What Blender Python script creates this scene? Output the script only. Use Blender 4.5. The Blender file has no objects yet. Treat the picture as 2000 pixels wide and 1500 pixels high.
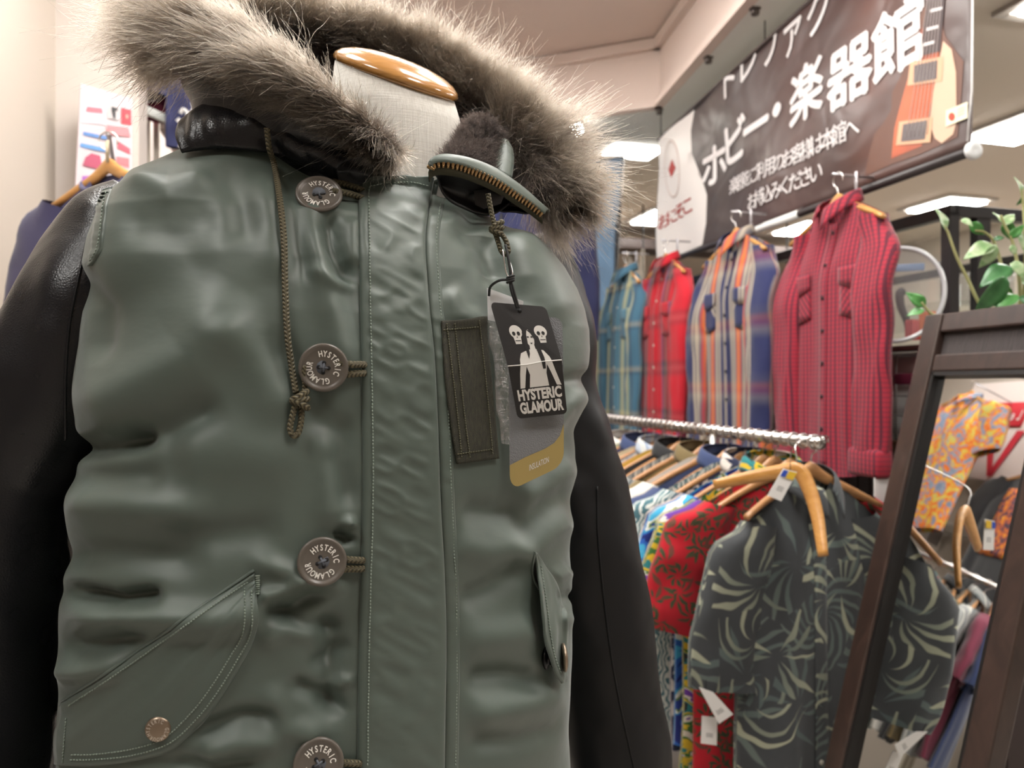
import bpy, bmesh, math, random
import numpy as np
from mathutils import Vector, Matrix
from mathutils.bvhtree import BVHTree

SC = bpy.context.scene
COL = SC.collection
rnd = random.Random(7)
rng = np.random.default_rng(11)

# ---------------------------------------------------------------- camera
F = 1450.0            # focal length in pixels of the 2000 x 1500 frame
CH = 1.35             # camera height
cam_d = bpy.data.cameras.new('camera')
cam_d.sensor_width = 36.0
cam_d.lens = F / 2000.0 * 36.0
cam_d.clip_start = 0.02
cam_d.dof.use_dof = True
cam_d.dof.focus_distance = 0.62
cam_d.dof.aperture_fstop = 7.2
cam = bpy.data.objects.new('camera', cam_d)
cam.location = (0, 0, CH)
cam.rotation_euler = (math.pi / 2, 0, 0)
COL.objects.link(cam)
SC.camera = cam

# ---------------------------------------------------------------- world and exposure
wd = bpy.data.worlds.new('shop_air')
SC.world = wd
wd.use_nodes = True
wd.node_tree.nodes['Background'].inputs[0].default_value = (1.0, 0.95, 0.91, 1)
wd.node_tree.nodes['Background'].inputs[1].default_value = 0.25
SC.view_settings.view_transform = 'Standard'
SC.view_settings.look = 'None'
SC.view_settings.gamma = 1.0
SC.view_settings.use_curve_mapping = False
SC.view_settings.exposure = 0.45
SC.cycles.max_bounces = 5
SC.cycles.diffuse_bounces = 2
SC.cycles.glossy_bounces = 3
SC.cycles.transmission_bounces = 3
SC.cycles.transparent_max_bounces = 12
SC.cycles.caustics_reflective = False
SC.cycles.caustics_refractive = False
SC.cycles.sample_clamp_indirect = 6.0
SC.cycles.adaptive_threshold = 0.02
SC.cycles.use_light_tree = False
LAMP = 18.0           # strength of the ceiling lamps' diffusers

# ---------------------------------------------------------------- helpers
def W(px, py, d):
    """point seen at a pixel of the photograph, d metres in front of the camera"""
    return np.array([(px - 1000.0) / F * d, d, CH + (750.0 - py) / F * d])

def to_px(P):
    P = np.asarray(P, float)
    y = np.maximum(P[..., 1], 1e-4)
    return 1000 + F * P[..., 0] / y, 750 - F * (P[..., 2] - CH) / y

UA = math.atan2(0.266, 0.964)                      # the shop's aisle runs 15 degrees to the left of the view
U = np.array([-math.sin(UA), math.cos(UA), 0.0])   # along the aisle, away
R_ = np.array([math.cos(UA), math.sin(UA), 0.0])   # across the aisle, to the right
Z_ = np.array([0, 0, 1.0])

_g2 = {}
def vnoise(x, y, seed=0):
    """smooth 2-D value noise in -1..1 (numpy arrays)"""
    x = np.asarray(x, float); y = np.asarray(y, float)
    if seed not in _g2:
        _g2[seed] = np.random.default_rng(1000 + seed).uniform(-1, 1, (256, 256))
    g = _g2[seed]
    xi = np.floor(x).astype(int); yi = np.floor(y).astype(int)
    fx = x - xi; fy = y - yi
    fx = fx * fx * fx * (fx * (fx * 6 - 15) + 10); fy = fy * fy * fy * (fy * (fy * 6 - 15) + 10)
    a = g[xi % 256, yi % 256]; b = g[(xi + 1) % 256, yi % 256]
    c = g[xi % 256, (yi + 1) % 256]; d = g[(xi + 1) % 256, (yi + 1) % 256]
    return (a * (1 - fx) + b * fx) * (1 - fy) + (c * (1 - fx) + d * fx) * fy

def smooth(a, b, x):
    t = np.clip((np.asarray(x, float) - a) / (b - a), 0, 1)
    return t * t * (3 - 2 * t)

def nrm(v):
    v = np.asarray(v, float)
    return v / np.maximum(np.linalg.norm(v, axis=-1, keepdims=True), 1e-9)

def spline(pts, n, closed=False):
    """Catmull-Rom through pts (rows of any width), n samples"""
    P = np.asarray(pts, float)
    m = len(P)
    out = []
    segs = m if closed else m - 1
    for k in range(n):
        t = k / (n if closed else n - 1) * segs
        i = min(int(t), segs - 1); f = t - i
        if closed:
            p0, p1, p2, p3 = P[(i - 1) % m], P[i % m], P[(i + 1) % m], P[(i + 2) % m]
        else:
            p1, p2 = P[i], P[i + 1]
            p0 = P[i - 1] if i > 0 else 2 * p1 - p2
            p3 = P[i + 2] if i + 2 < m else 2 * p2 - p1
        out.append(0.5 * (2 * p1 + (p2 - p0) * f + (2 * p0 - 5 * p1 + 4 * p2 - p3) * f * f + (3 * p1 - p0 - 3 * p2 + p3) * f ** 3))
    return np.array(out)

def grid_faces(nu, nv, wrap_u=False, off=0):
    f = []
    for j in range(nv - 1):
        for i in range(nu if wrap_u else nu - 1):
            i2 = (i + 1) % nu
            f.append((off + j * nu + i, off + j * nu + i2, off + (j + 1) * nu + i2, off + (j + 1) * nu + i))
    return f

class MB:
    """collects shapes for one mesh (world coordinates, or local ones for shared meshes)"""
    def __init__(self):
        self.v = []; self.f = []; self.uv = []; self.n = 0
    def add(self, V, Fc, uv=None):
        V = np.asarray(V, float).reshape(-1, 3)
        self.v.append(V); self.f += [tuple(i + self.n for i in q) for q in Fc]
        self.uv.append(np.zeros((len(V), 2)) if uv is None else np.asarray(uv, float).reshape(-1, 2))
        self.n += len(V)
        return self
    def box(self, c, size, ax=None):
        ax = np.eye(3) if ax is None else np.asarray(ax, float)
        h = np.asarray(size, float) / 2
        V = [np.asarray(c) + sx * h[0] * ax[0] + sy * h[1] * ax[1] + sz * h[2] * ax[2]
             for sz in (-1, 1) for sy in (-1, 1) for sx in (-1, 1)]
        return self.add(V, [(0, 2, 3, 1), (4, 5, 7, 6), (0, 1, 5, 4), (2, 6, 7, 3), (0, 4, 6, 2), (1, 3, 7, 5)])
    def bbox(self, c, size, ax=None, bev=0.004):
        """box with chamfered edges"""
        ax = np.eye(3) if ax is None else np.asarray(ax, float)
        h = np.asarray(size, float) / 2
        b = min(bev, h.min() * 0.9)
        bm = bmesh.new()
        bmesh.ops.create_cube(bm, size=1.0)
        for v in bm.verts:
            v.co = Vector((v.co.x * 2 * h[0], v.co.y * 2 * h[1], v.co.z * 2 * h[2]))
        bmesh.ops.bevel(bm, geom=list(bm.edges), offset=b, segments=2, affect='EDGES', profile=0.5)
        V = np.array([v.co for v in bm.verts]) @ ax + np.asarray(c)
        bm.verts.index_update()
        fs = [tuple(v.index for v in f.verts) for f in bm.faces]
        bm.free()
        return self.add(V, fs)
    def tube(self, path, r, n=8, cap=True, flat=1.0, up=None):
        P = np.asarray(path, float); m = len(P)
        r = np.broadcast_to(np.asarray(r, float), (m,))
        T = nrm(np.gradient(P, axis=0))
        up = np.array([0, 0, 1.0]) if up is None else np.asarray(up, float)
        if abs(np.dot(T[0], up)) > 0.9: up = np.array([1.0, 0.3, 0])
        N = nrm(np.cross(T[0], up)); V = []; uv = []
        L = np.concatenate([[0], np.cumsum(np.linalg.norm(np.diff(P, axis=0), axis=1))])
        for k in range(m):
            N = N - T[k] * np.dot(N, T[k]); N = N / (np.linalg.norm(N) + 1e-9)
            B = np.cross(T[k], N)
            for q in range(n):
                a = 2 * math.pi * q / n
                V.append(P[k] + r[k] * (math.cos(a) * N + flat * math.sin(a) * B)); uv.append((q / n, L[k]))
        fs = grid_faces(n, m, True)
        if cap:
            fs += [tuple(range(n))[::-1], tuple(range((m - 1) * n, m * n))]
        return self.add(V, fs, uv)
    def lathe(self, prof, c, axis=(0, 0, 1), n=24, xa=None, ell=1.0):
        """prof: rows (radius, height along axis)"""
        ax = nrm(axis); t = np.array([1.0, 0, 0]) if abs(ax[0]) < 0.9 else np.array([0, 1.0, 0])
        e1 = nrm(np.cross(ax, t)) if xa is None else nrm(xa)
        e2 = np.cross(ax, e1); V = []
        for (r, h) in prof:
            for q in range(n):
                a = 2 * math.pi * q / n
                V.append(np.asarray(c) + ax * h + r * (math.cos(a) * e1 + ell * math.sin(a) * e2))
        m = len(prof)
        fs = grid_faces(n, m, True) + [tuple(range(n))[::-1], tuple(range((m - 1) * n, m * n))]
        return self.add(V, fs)
    def prism(self, poly, depth, O, ex, ey, bothuv=None):
        """flat outline poly (x, y) on plane O, ex, ey with thickness depth towards ex x ey"""
        ex = nrm(ex); ey = nrm(ey); ez = np.cross(ex, ey)
        p = np.asarray(poly, float); n = len(p)
        A = np.asarray(O) + p[:, :1] * ex + p[:, 1:2] * ey
        V = np.concatenate([A, A + ez * depth])
        fs = [tuple(range(n))[::-1], tuple(range(n, 2 * n))] + [(i, (i + 1) % n, n + (i + 1) % n, n + i) for i in range(n)]
        return self.add(V, fs, np.concatenate([p, p]))
    def sheet(self, G, th, nrmG=None, uv=None):
        """grid G[nv, nu, 3] thickened by th along its normals (closed shell)"""
        G = np.asarray(G, float); nv, nu = G.shape[:2]
        if nrmG is None:
            du = np.gradient(G, axis=1); dv = np.gradient(G, axis=0)
            nrmG = nrm(np.cross(du, dv))
        V = np.concatenate([G.reshape(-1, 3), (G + nrmG * np.asarray(th)[..., None] if np.ndim(th) else G + nrmG * th).reshape(-1, 3)])
        n = nu * nv
        fs = [q[::-1] for q in grid_faces(nu, nv)] + grid_faces(nu, nv, off=n)
        rim = [i for i in range(nu)] + [j * nu + nu - 1 for j in range(1, nv)] + [(nv - 1) * nu + i for i in range(nu - 2, -1, -1)] + [j * nu for j in range(nv - 2, 0, -1)]
        for k in range(len(rim)):
            a, b = rim[k], rim[(k + 1) % len(rim)]
            fs.append((a, b, n + b, n + a))
        if uv is None:
            jj, ii = np.meshgrid(np.linspace(0, 1, nv), np.linspace(0, 1, nu), indexing='ij')
            uv = np.stack([ii, jj], -1)
        uv = np.asarray(uv).reshape(-1, 2)
        return self.add(V, fs, np.concatenate([uv, uv]))
    def planar(self):
        self.uv = [v[:, [0, 2]].copy() for v in self.v]
        return self
    def mesh(self, name, mat=None, smooth_=True, offset=None):
        V = np.concatenate(self.v) if self.v else np.zeros((0, 3))
        if offset is not None: V = V - np.asarray(offset)
        me = bpy.data.meshes.new(name)
        me.from_pydata(V.tolist(), [], self.f)
        if mat is not None: me.materials.append(mat)
        uvl = me.uv_layers.new(name='UVMap')
        li = np.zeros(len(me.loops), dtype=np.int32)
        me.loops.foreach_get('vertex_index', li)
        UV = np.concatenate(self.uv)
        uvl.data.foreach_set('uv', UV[li].astype(np.float32).ravel())
        if smooth_:
            me.polygons.foreach_set('use_smooth', [True] * len(me.polygons))
        me.update()
        return me
    def build(self, name, mat, parent=None, smooth_=True, origin=None, sharp=None):
        if parent is not None:
            off = wloc(parent)
        elif origin is not None:
            off = np.asarray(origin, float)
        else:
            V = np.concatenate(self.v); off = np.array([V[:, 0].mean(), V[:, 1].mean(), V[:, 2].min()])
        me = self.mesh(name, mat, smooth_, off)
        if smooth_ and sharp is not None:
            me.set_sharp_from_angle(angle=math.radians(sharp))
        o = bpy.data.objects.new(name, me); COL.objects.link(o)
        if parent is not None: o.parent = parent
        else: o.location = off
        return o

def wloc(o):
    p = np.zeros(3)
    while o is not None:
        p = p + np.array(o.location); o = o.parent
    return p

def tag(o, label=None, cat=None, group=None, kind=None):
    if label: o['label'] = label
    if cat: o['category'] = cat
    if group: o['group'] = group
    if kind: o['kind'] = kind
    return o

def thing(name, label, cat, loc, group=None):
    o = bpy.data.objects.new(name, None); COL.objects.link(o)
    o.empty_display_size = 0.05
    o.location = tuple(float(x) for x in loc)
    return tag(o, label, cat, group)

def inst(name, me, parent, M=None):
    """an object that shares mesh data; M is its matrix relative to the parent"""
    o = bpy.data.objects.new(name, me); COL.objects.link(o)
    if parent is not None: o.parent = parent
    if M is not None: o.matrix_local = M
    return o

def frame_mat(O, ex, ey, ez, s=1.0):
    return Matrix(((ex[0] * s, ey[0] * s, ez[0] * s, O[0]), (ex[1] * s, ey[1] * s, ez[1] * s, O[1]),
                   (ex[2] * s, ey[2] * s, ez[2] * s, O[2]), (0, 0, 0, 1)))

# ---------------------------------------------------------------- materials
class NT:
    """small node-tree builder"""
    def __init__(self, name):
        self.m = bpy.data.materials.new(name); self.m.use_nodes = True
        self.t = self.m.node_tree; self.b = self.t.nodes['Principled BSDF']
        self.out = self.t.nodes['Material Output']
    def n(self, typ, **kw):
        nd = self.t.nodes.new(typ)
        for k, v in kw.items():
            if k.startswith('i_'):
                key = k[2:]
                sock = nd.inputs[int(key)] if key.isdigit() else nd.inputs[key]
                self.set(sock, v)
            else: setattr(nd, k, v)
        return nd
    def set(self, sock, v):
        if isinstance(v, bpy.types.NodeSocket): self.t.links.new(v, sock)
        else: sock.default_value = v
    def math(self, op, a, b=0.0, c=0.0):
        nd = self.t.nodes.new('ShaderNodeMath'); nd.operation = op
        for i, v in enumerate((a, b, c)): self.set(nd.inputs[i], v)
        return nd.outputs[0]
    def ramp(self, fac, stops, interp='LINEAR'):
        nd = self.t.nodes.new('ShaderNodeValToRGB'); cr = nd.color_ramp; cr.interpolation = interp
        while len(cr.elements) < len(stops): cr.elements.new(0.5)
        for e, (p, c) in zip(cr.elements, stops):
            e.position = p; e.color = (*c, 1) if len(c) == 3 else c
        self.set(nd.inputs[0], fac)
        return nd.outputs[0]
    def mix(self, fac, a, b, mode='MIX'):
        nd = self.t.nodes.new('ShaderNodeMix'); nd.data_type = 'RGBA'; nd.blend_type = mode
        for k, v in ((0, fac), (6, a), (7, b)):
            if isinstance(v, tuple) and len(v) == 3: v = (*v, 1)
            self.set(nd.inputs[k], v)
        return nd.outputs[2]
    def noise(self, vec, scale, detail=3, rough=0.5, dist=0.0):
        nd = self.n('ShaderNodeTexNoise'); nd.inputs['Scale'].default_value = scale
        nd.inputs['Detail'].default_value = detail; nd.inputs['Roughness'].default_value = rough
        nd.inputs['Distortion'].default_value = dist
        if vec is not None: self.set(nd.inputs['Vector'], vec)
        return nd
    def obj(self): return self.n('ShaderNodeTexCoord').outputs['Object']
    def uv(self): return self.n('ShaderNodeTexCoord').outputs['UV']
    def xyz(self, v):
        nd = self.n('ShaderNodeSeparateXYZ'); self.set(nd.inputs[0], v); return nd.outputs
    def vec(self, x, y, z=0.0):
        nd = self.n('ShaderNodeCombineXYZ')
        for i, q in enumerate((x, y, z)): self.set(nd.inputs[i], q)
        return nd.outputs[0]
    def scale(self, v, s):
        nd = self.n('ShaderNodeVectorMath', operation='MULTIPLY'); self.set(nd.inputs[0], v); self.set(nd.inputs[1], s); return nd.outputs[0]
    def bump(self, h, strength=0.3, dist=0.01):
        nd = self.n('ShaderNodeBump'); nd.inputs['Strength'].default_value = strength; nd.inputs['Distance'].default_value = dist
        self.set(nd.inputs['Height'], h); self.t.links.new(nd.outputs[0], self.b.inputs['Normal']); return nd
    def base(self, c):
        self.set(self.b.inputs['Base Color'], (*c, 1) if isinstance(c, tuple) and len(c) == 3 else c)
    def props(self, **kw):
        names = dict(rough='Roughness', metal='Metallic', spec='Specular IOR Level', sheen='Sheen Weight', sheenr='Sheen Roughness', coat='Coat Weight',
                     coatr='Coat Roughness', trans='Transmission Weight', ior='IOR', alpha='Alpha', aniso='Anisotropic', em='Emission Strength', sub='Subsurface Weight')
        for k, v in kw.items(): self.set(self.b.inputs[names[k]], v)
        return self

def plain(name, c, rough=0.6, metal=0.0, spec=0.5, bump=None, **kw):
    k = NT(name); k.base(c); k.props(rough=rough, metal=metal, spec=spec, **kw)
    if bump:
        nz = k.noise(k.obj(), bump[0], 4); k.bump(nz.outputs[0], bump[1], bump[2])
    return k.m

def emit(name, c, s):
    k = NT(name); k.base(c); k.set(k.b.inputs['Emission Color'], (*c, 1)); k.props(em=s, rough=0.5)
    return k.m

def cloth(name, c, rough=0.8, weave=900, var=0.12, sheen=0.2):
    """plain woven cloth: slight colour variation and a fine weave bump"""
    k = NT(name)
    nz = k.noise(k.obj(), 18, 3)
    k.base(k.mix(nz.outputs[0], tuple(x * (1 - var) for x in c), tuple(min(1, x * (1 + var)) for x in c)))
    k.props(rough=rough, sheen=sheen)
    w = k.noise(k.obj(), weave, 1)
    k.bump(w.outputs[0], 0.15, 0.001)
    return k.m

def wood(name, c1, c2, rough=0.35, scale=14, axis=(1, 1, 8), coat=0.3):
    k = NT(name)
    nz = k.noise(k.scale(k.obj(), axis), scale, 5, 0.6, 1.2)
    k.base(k.ramp(nz.outputs[0], [(0.3, c1), (0.7, c2)]))
    k.props(rough=rough, coat=coat, coatr=0.15)
    k.bump(nz.outputs[0], 0.08, 0.002)
    return k.m

# ---------------------------------------------------------------- the shop shell
def AB(a, b, z=0.0):
    return R_ * a + U * b + Z_ * z

M_CEIL = plain('painted_ceiling', (0.84, 0.73, 0.62), 0.9, bump=(6, 0.05, 0.01))
M_BEAM = plain('beam_paint', (0.90, 0.89, 0.84), 0.85, bump=(8, 0.05, 0.01))
M_COF = plain('coffer_paint', (0.86, 0.70, 0.62), 0.8, bump=(3, 0.08, 0.02))
M_WALL = plain('cream_wall', (0.54, 0.47, 0.40), 0.85, bump=(30, 0.06, 0.004))
M_COLUMN = plain('white_wall', (0.60, 0.53, 0.48), 0.8, bump=(30, 0.05, 0.004))
M_FAR = plain('far_wall', (0.70, 0.60, 0.50), 0.9, bump=(10, 0.05, 0.01))
M_DARKW = plain('dark_band', (0.07, 0.05, 0.045), 0.6)
k = NT('floor_vinyl')
nz = k.noise(k.obj(), 9, 4); k.base(k.mix(nz.outputs[0], (0.50, 0.45, 0.40), (0.60, 0.55, 0.50))); k.props(rough=0.45)
M_FLOOR = k.m

fl = MB(); fl.add([AB(-3.2, -3.2), AB(5.6, -3.2), AB(5.6, 9.6), AB(-3.2, 9.6)], [(0, 1, 2, 3)], [(0, 0), (9, 0), (9, 13), (0, 13)])
tag(fl.build('floor', M_FLOOR, smooth_=False), kind='structure')

ZC, ZU = 2.70, 3.02
cA, cB, cC, cD = (0.725, 3.6), (1.65, -3.6), (-3.6, -3.6), (-3.6, 5.3)
def slab(name, poly, z, h, mat):
    b = MB(); b.prism(poly, h, (0, 0, z), (1, 0, 0), (0, 1, 0))
    return tag(b.build(name, mat, smooth_=False), kind='structure')
ceil = slab('ceiling', [cA, cB, (8, -3.6), (8, 12)], ZC, 0.3, M_CEIL)
slab('ceiling', [cA, (8, 12), (-6, 12), cD], ZC, 0.3, M_CEIL)
slab('ceiling', [cD, (-6, 12), (-6, -3.6), cC], ZC, 0.3, M_CEIL)
slab('ceiling', [cC, cB, (1.75, 5.6), (-3.8, 5.6)], ZU, 0.05, M_COF)
# pale beam around the recess, and the faces of the recess
def off_line(p, q, w):
    p = np.array(p); q = np.array(q); d = nrm(q - p); n = np.array([d[1], -d[0]]); return p + n * w, q + n * w
slab('trim_1', [cA, (-3.6, 5.3), (-3.4, 5.85), (0.95, 4.15)], ZC - 0.02, 0.025, M_BEAM)
slab('trim_2', [cA, (0.95, 4.15), (2.25, -3.6), cB], ZC - 0.02, 0.025, M_BEAM)
for nm, p, q in (('trim_3', cA, cD), ('trim_4', cB, cA)):
    d = nrm(np.array([q[0] - p[0], q[1] - p[1], 0]))
    n = np.array([-d[1], d[0], 0]) if nm == 'trim_3' else np.array([-d[1], d[0], 0])
    if np.dot(n, np.array([-1.0, 0.5, 0]) - np.array([p[0], p[1], 0])) < 0: n = -n
    b = MB(); L = math.hypot(q[0] - p[0], q[1] - p[1])
    mid = np.array([(p[0] + q[0]) / 2, (p[1] + q[1]) / 2, 0])
    b.box(mid + n * 0.006 + Z_ * (ZC + 0.165), (L, 0.012, 0.31), (d, n, Z_))
    b.box(mid + n * 0.02 + Z_ * (ZC - 0.0), (L, 0.05, 0.035), (d, n, Z_))
    b.box(mid + n * 0.02 + Z_ * (ZU - 0.03), (L, 0.05, 0.05), (d, n, Z_))
    tag(b.build(nm, M_COF, smooth_=False), kind='structure')

def wall(name, a0, b0, a1, b1, z0, z1, mat, th=0.06):
    p, q = AB(a0, b0), AB(a1, b1)
    d = nrm(q - p); n = np.cross(d, Z_)
    b = MB(); b.box((p + q) / 2 + Z_ * (z0 + z1) / 2 + n * th / 2, (np.linalg.norm(q - p), th, z1 - z0), (d, n, Z_))
    return tag(b.build(name, mat, smooth_=False), kind='structure')
wall('wall_left', -0.80, 9.3, -0.80, 0.9, 0, 2.72, M_WALL)
wall('wall_left', -0.80, 0.96, -3.2, 0.96, 0, 3.05, M_WALL)
wall('wall_near', -3.2, -3.2, 5.6, -3.2, 0, 3.05, M_WALL)
wall('wall_side', -3.2, 0.96, -3.2, -3.2, 0, 3.05, M_WALL)
wall('wall_right', 5.6, -3.2, 5.6, 9.3, 0, 3.05, M_FAR)
wall('wall_far', 5.6, 9.3, -0.9, 9.3, 0, 2.72, M_FAR)
b = MB(); b.box(AB(-0.675, 2.83, 1.35), (0.25, 0.14, 2.7), (R_, U, Z_))
tag(b.build('wall_column', M_COLUMN, smooth_=False), kind='structure')
b = MB(); b.bbox(AB(-0.785, 2.0, 1.515), (0.03, 1.5, 0.022), (R_, U, Z_), 0.004)
tag(b.build('trim_5', wood('oak_rail', (0.25, 0.13, 0.07), (0.36, 0.2, 0.11), axis=(1, 1, 1)), smooth_=False), kind='structure')

# ---------------------------------------------------------------- ceiling lamps
M_TRIMW = plain('lamp_trim', (0.62, 0.56, 0.50), 0.5)
M_LAMP = emit('lamp_lens', (0.985, 0.965, 0.925), LAMP)
M_REFL = plain('lamp_reflector', (0.75, 0.72, 0.70), 0.25, metal=0.6)
def ceiling_lamp(x, y, z, w, d_, ang, label, group='recessed ceiling lamps', two=True):
    o = thing('ceiling_light', label, 'ceiling light', (x, y, z), group)
    ex = np.array([math.cos(ang), math.sin(ang), 0]); ey = np.array([-math.sin(ang), math.cos(ang), 0])
    c = np.array([x, y, z])
    fr = MB()
    for s in (-1, 1):
        fr.bbox(c + ex * s * (w / 2 + 0.02) - Z_ * 0.008, (0.04, d_ + 0.08, 0.016), (ex, ey, Z_), 0.003)
        fr.bbox(c + ey * s * (d_ / 2 + 0.02) - Z_ * 0.008, (w + 0.0, 0.04, 0.016), (ex, ey, Z_), 0.003)
    fr.build('frame', M_TRIMW, o, smooth_=False)
    bk = MB(); bk.box(c - Z_ * 0.003, (w, d_, 0.006), (ex, ey, Z_)); bk.build('reflector', M_REFL, o, smooth_=False)
    for s in ((-1, 1) if two else (0,)):
        ln = MB(); ln.box(c + ex * s * w * 0.25 - Z_ * 0.017, (w * (0.44 if two else 0.92), d_ * 0.92, 0.030), (ex, ey, Z_))  # lens hangs below the trim, shaped so its glowing sides brighten the ceiling
        ln.build('lamp_lens', M_LAMP, o, smooth_=False)
    return o
def lamp_at(px, py, w, d_, label, ang=UA):
    d = (ZC - CH) * F / (750 - py)
    p = W(px, py, d)
    ceiling_lamp(p[0], p[1], ZC - 0.001, w, d_, ang, label)
lamp_at(1236, 288, 0.30, 0.22, 'bright recessed ceiling lamp left of the hanging banner, above the blue denim')
lamp_at(1278, 421, 0.22, 0.45, 'small far ceiling lamp glowing beside the lower left edge of the banner')
lamp_at(1848, 398, 0.36, 0.42, 'recessed square ceiling lamp above the glass showcase corner')
lamp_at(2000, 245, 0.34, 0.42, 'recessed ceiling lamp cut by the right edge, beside the banner roll')
for i, (x, y) in enumerate(((-1.0, -0.55), (0.95, -0.3), (-0.85, 0.75), (0.45, 0.75), (-0.25, 2.35), (-0.75, 1.75), (0.45, 1.7), (-0.95, 3.55))):  # the last lamp, hidden by the hood, is added to brighten the tees
    ceiling_lamp(x, y, ZU - 0.001, 0.55, 0.55, UA, 'unseen square ceiling lamp in the raised recess overhead', 'recess lamps overhead')
for i, (x, y) in enumerate(((2.35, 0.6), (2.1, 2.5), (3.6, 3.4), (2.6, 6.4), (0.4, 6.6), (1.6, 5.0), (4.4, 5.6), (3.2, 2.2), (4.6, 7.6))):  # the last ones are added, out of sight, to brighten the dim far end
    ceiling_lamp(x, y, ZC - 0.001, 0.5, 0.5, UA, 'unseen square ceiling lamp in the low ceiling', 'low ceiling lamps out of the picture')
# round spotlight close to the hood's right side
sp = W(1126, 254, 3.80)
so = thing('spotlight', 'round glaring spotlight just right of the fur hood', 'spotlight', (sp[0], sp[1], sp[2]))
b = MB(); b.lathe([(0.001, 0.085), (0.030, 0.08), (0.036, 0.02), (0.038, -0.02), (0.034, -0.02), (0.03, 0.0)], sp, nrm(-(np.array([sp[0], sp[1] - 0.6, sp[2] - 1.5]) * -1)), 20)
b.build('housing', M_TRIMW, so)
ax = nrm(np.array([0, 0, CH]) - sp)
b = MB(); b.lathe([(0.001, 0.012), (0.03, 0.01), (0.036, 0.0), (0.03, -0.02)], sp + ax * 0.03, ax, 20)
b.build('lamp_lens', emit('spot_lens', (1.0, 0.95, 0.86), 30), so)
b = MB(); b.tube([sp + Z_ * 0.03, np.array([sp[0], sp[1], ZU if sp[1] < 3.4 else ZC])], 0.008, 8); b.build('stem', M_TRIMW, so)

# ================================================================ THE PARKA ON ITS MANNEQUIN
k = NT('sage_satin_nylon')
uvw = k.obj()
big = k.noise(uvw, 7, 3)
k.base(k.mix(big.outputs[0], (0.083, 0.107, 0.090), (0.103, 0.131, 0.110)))
k.props(rough=0.47, spec=0.5, sheen=0.25, sheenr=0.35)
cr = k.noise(k.scale(uvw, (1.0, 1.0, 2.2)), 42, 2, 0.55, 0.0)
k.bump(cr.outputs[0], 0.10, 0.003)
M_SATIN = k.m
k = NT('black_lamb_leather')
v = k.n('ShaderNodeTexVoronoi', feature='DISTANCE_TO_EDGE'); v.inputs['Scale'].default_value = 420; k.set(v.inputs['Vector'], k.obj())
n1 = k.noise(k.obj(), 30, 4)
k.base((0.0095, 0.0095, 0.0115)); k.props(rough=k.ramp(n1.outputs[0], [(0.3, (0.25,) * 3), (0.7, (0.38,) * 3)]), spec=0.38)
k.bump(v.outputs[0], 0.28, 0.0010)
M_LEATHER = k.m
M_BLKSM = plain('smooth_black_sleeve', (0.0085, 0.0085, 0.0095), 0.5, spec=0.3, bump=(25, 0.1, 0.004))
M_HOODBLK = plain('black_hood_shell', (0.010, 0.009, 0.010), 0.42, bump=(60, 0.25, 0.003))
M_LINING = plain('brown_fleece_base', (0.020, 0.014, 0.012), 0.95, spec=0.1)
M_FURBASE = plain('fur_backing', (0.075, 0.062, 0.052), 0.95, spec=0.1, bump=(220, 0.8, 0.006))
M_THREAD = plain('green_thread', (0.24, 0.29, 0.24), 0.6)
M_THREADD = plain('dark_seam_thread', (0.035, 0.045, 0.038), 0.7)  # plain dark green, default for seam lines
k = NT('olive_braided_cord')
u_, v_, _ = k.xyz(k.uv())
br = k.math('SINE', k.math('ADD', k.math('MULTIPLY', v_, 2100.0), k.math('MULTIPLY', k.math('SINE', k.math('MULTIPLY', u_, 12.566)), 2.4)))
k.base(k.ramp(k.math('MULTIPLY_ADD', br, 0.5, 0.5), [(0.1, (0.035, 0.030, 0.016)), (0.6, (0.16, 0.135, 0.075))]))
k.props(rough=0.6); k.bump(br, 0.6, 0.0012)
M_CORD = k.m
k = NT('olive_webbing')
x_, y_, z_ = k.xyz(k.obj())
w1 = k.math('SINE', k.math('ADD', k.math('MULTIPLY', z_, 5200.0), k.math('MULTIPLY', x_, 900.0)))
w2 = k.math('SINE', k.math('MULTIPLY', x_, 3600.0))
nzw = k.noise(k.scale(k.obj(), (6, 6, 1)), 160, 2)
k.base(k.ramp(k.math('ADD', k.math('MULTIPLY', k.math('MULTIPLY', w1, w2), 0.25), nzw.outputs[0]), [(0.25, (0.010, 0.010, 0.005)), (0.75, (0.044, 0.042, 0.023))]))
k.props(rough=0.7); k.bump(k.math('MULTIPLY', w1, w2), 0.4, 0.001)
M_WEB = k.m
M_BUTTON = plain('grey_horn_button', (0.115, 0.098, 0.082), 0.32, spec=0.5, bump=(300, 0.03, 0.001))
M_BTNTXT = plain('cream_print', (0.82, 0.79, 0.72), 0.6)
M_HOLE = plain('dark_hole', (0.006, 0.006, 0.006), 0.8)
M_BTHREAD = plain('button_thread', (0.10, 0.11, 0.13), 0.6)
M_SNAP = plain('antique_brass_snap', (0.30, 0.235, 0.175), 0.35, metal=0.85, bump=(200, 0.05, 0.001))
M_SNAPTXT = plain('raised_pale_letter', (0.62, 0.55, 0.47), 0.4, metal=0.4)
M_TOOTH = plain('brass_tooth', (0.33, 0.21, 0.10), 0.32, metal=0.9)
M_GUN = plain('black_snap_socket', (0.012, 0.012, 0.013), 0.25, metal=0.6)

YAW = math.radians(30)
MX, MY = -0.130, 0.720
e1 = np.array([math.cos(YAW), math.sin(YAW), 0.0]); e2 = np.array([math.sin(YAW), -math.cos(YAW), 0.0])
PARKA = thing('parka', 'sage green satin parka with black leather sleeves and fur hood on the mannequin', 'jacket', (MX, MY, 0.72))

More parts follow.
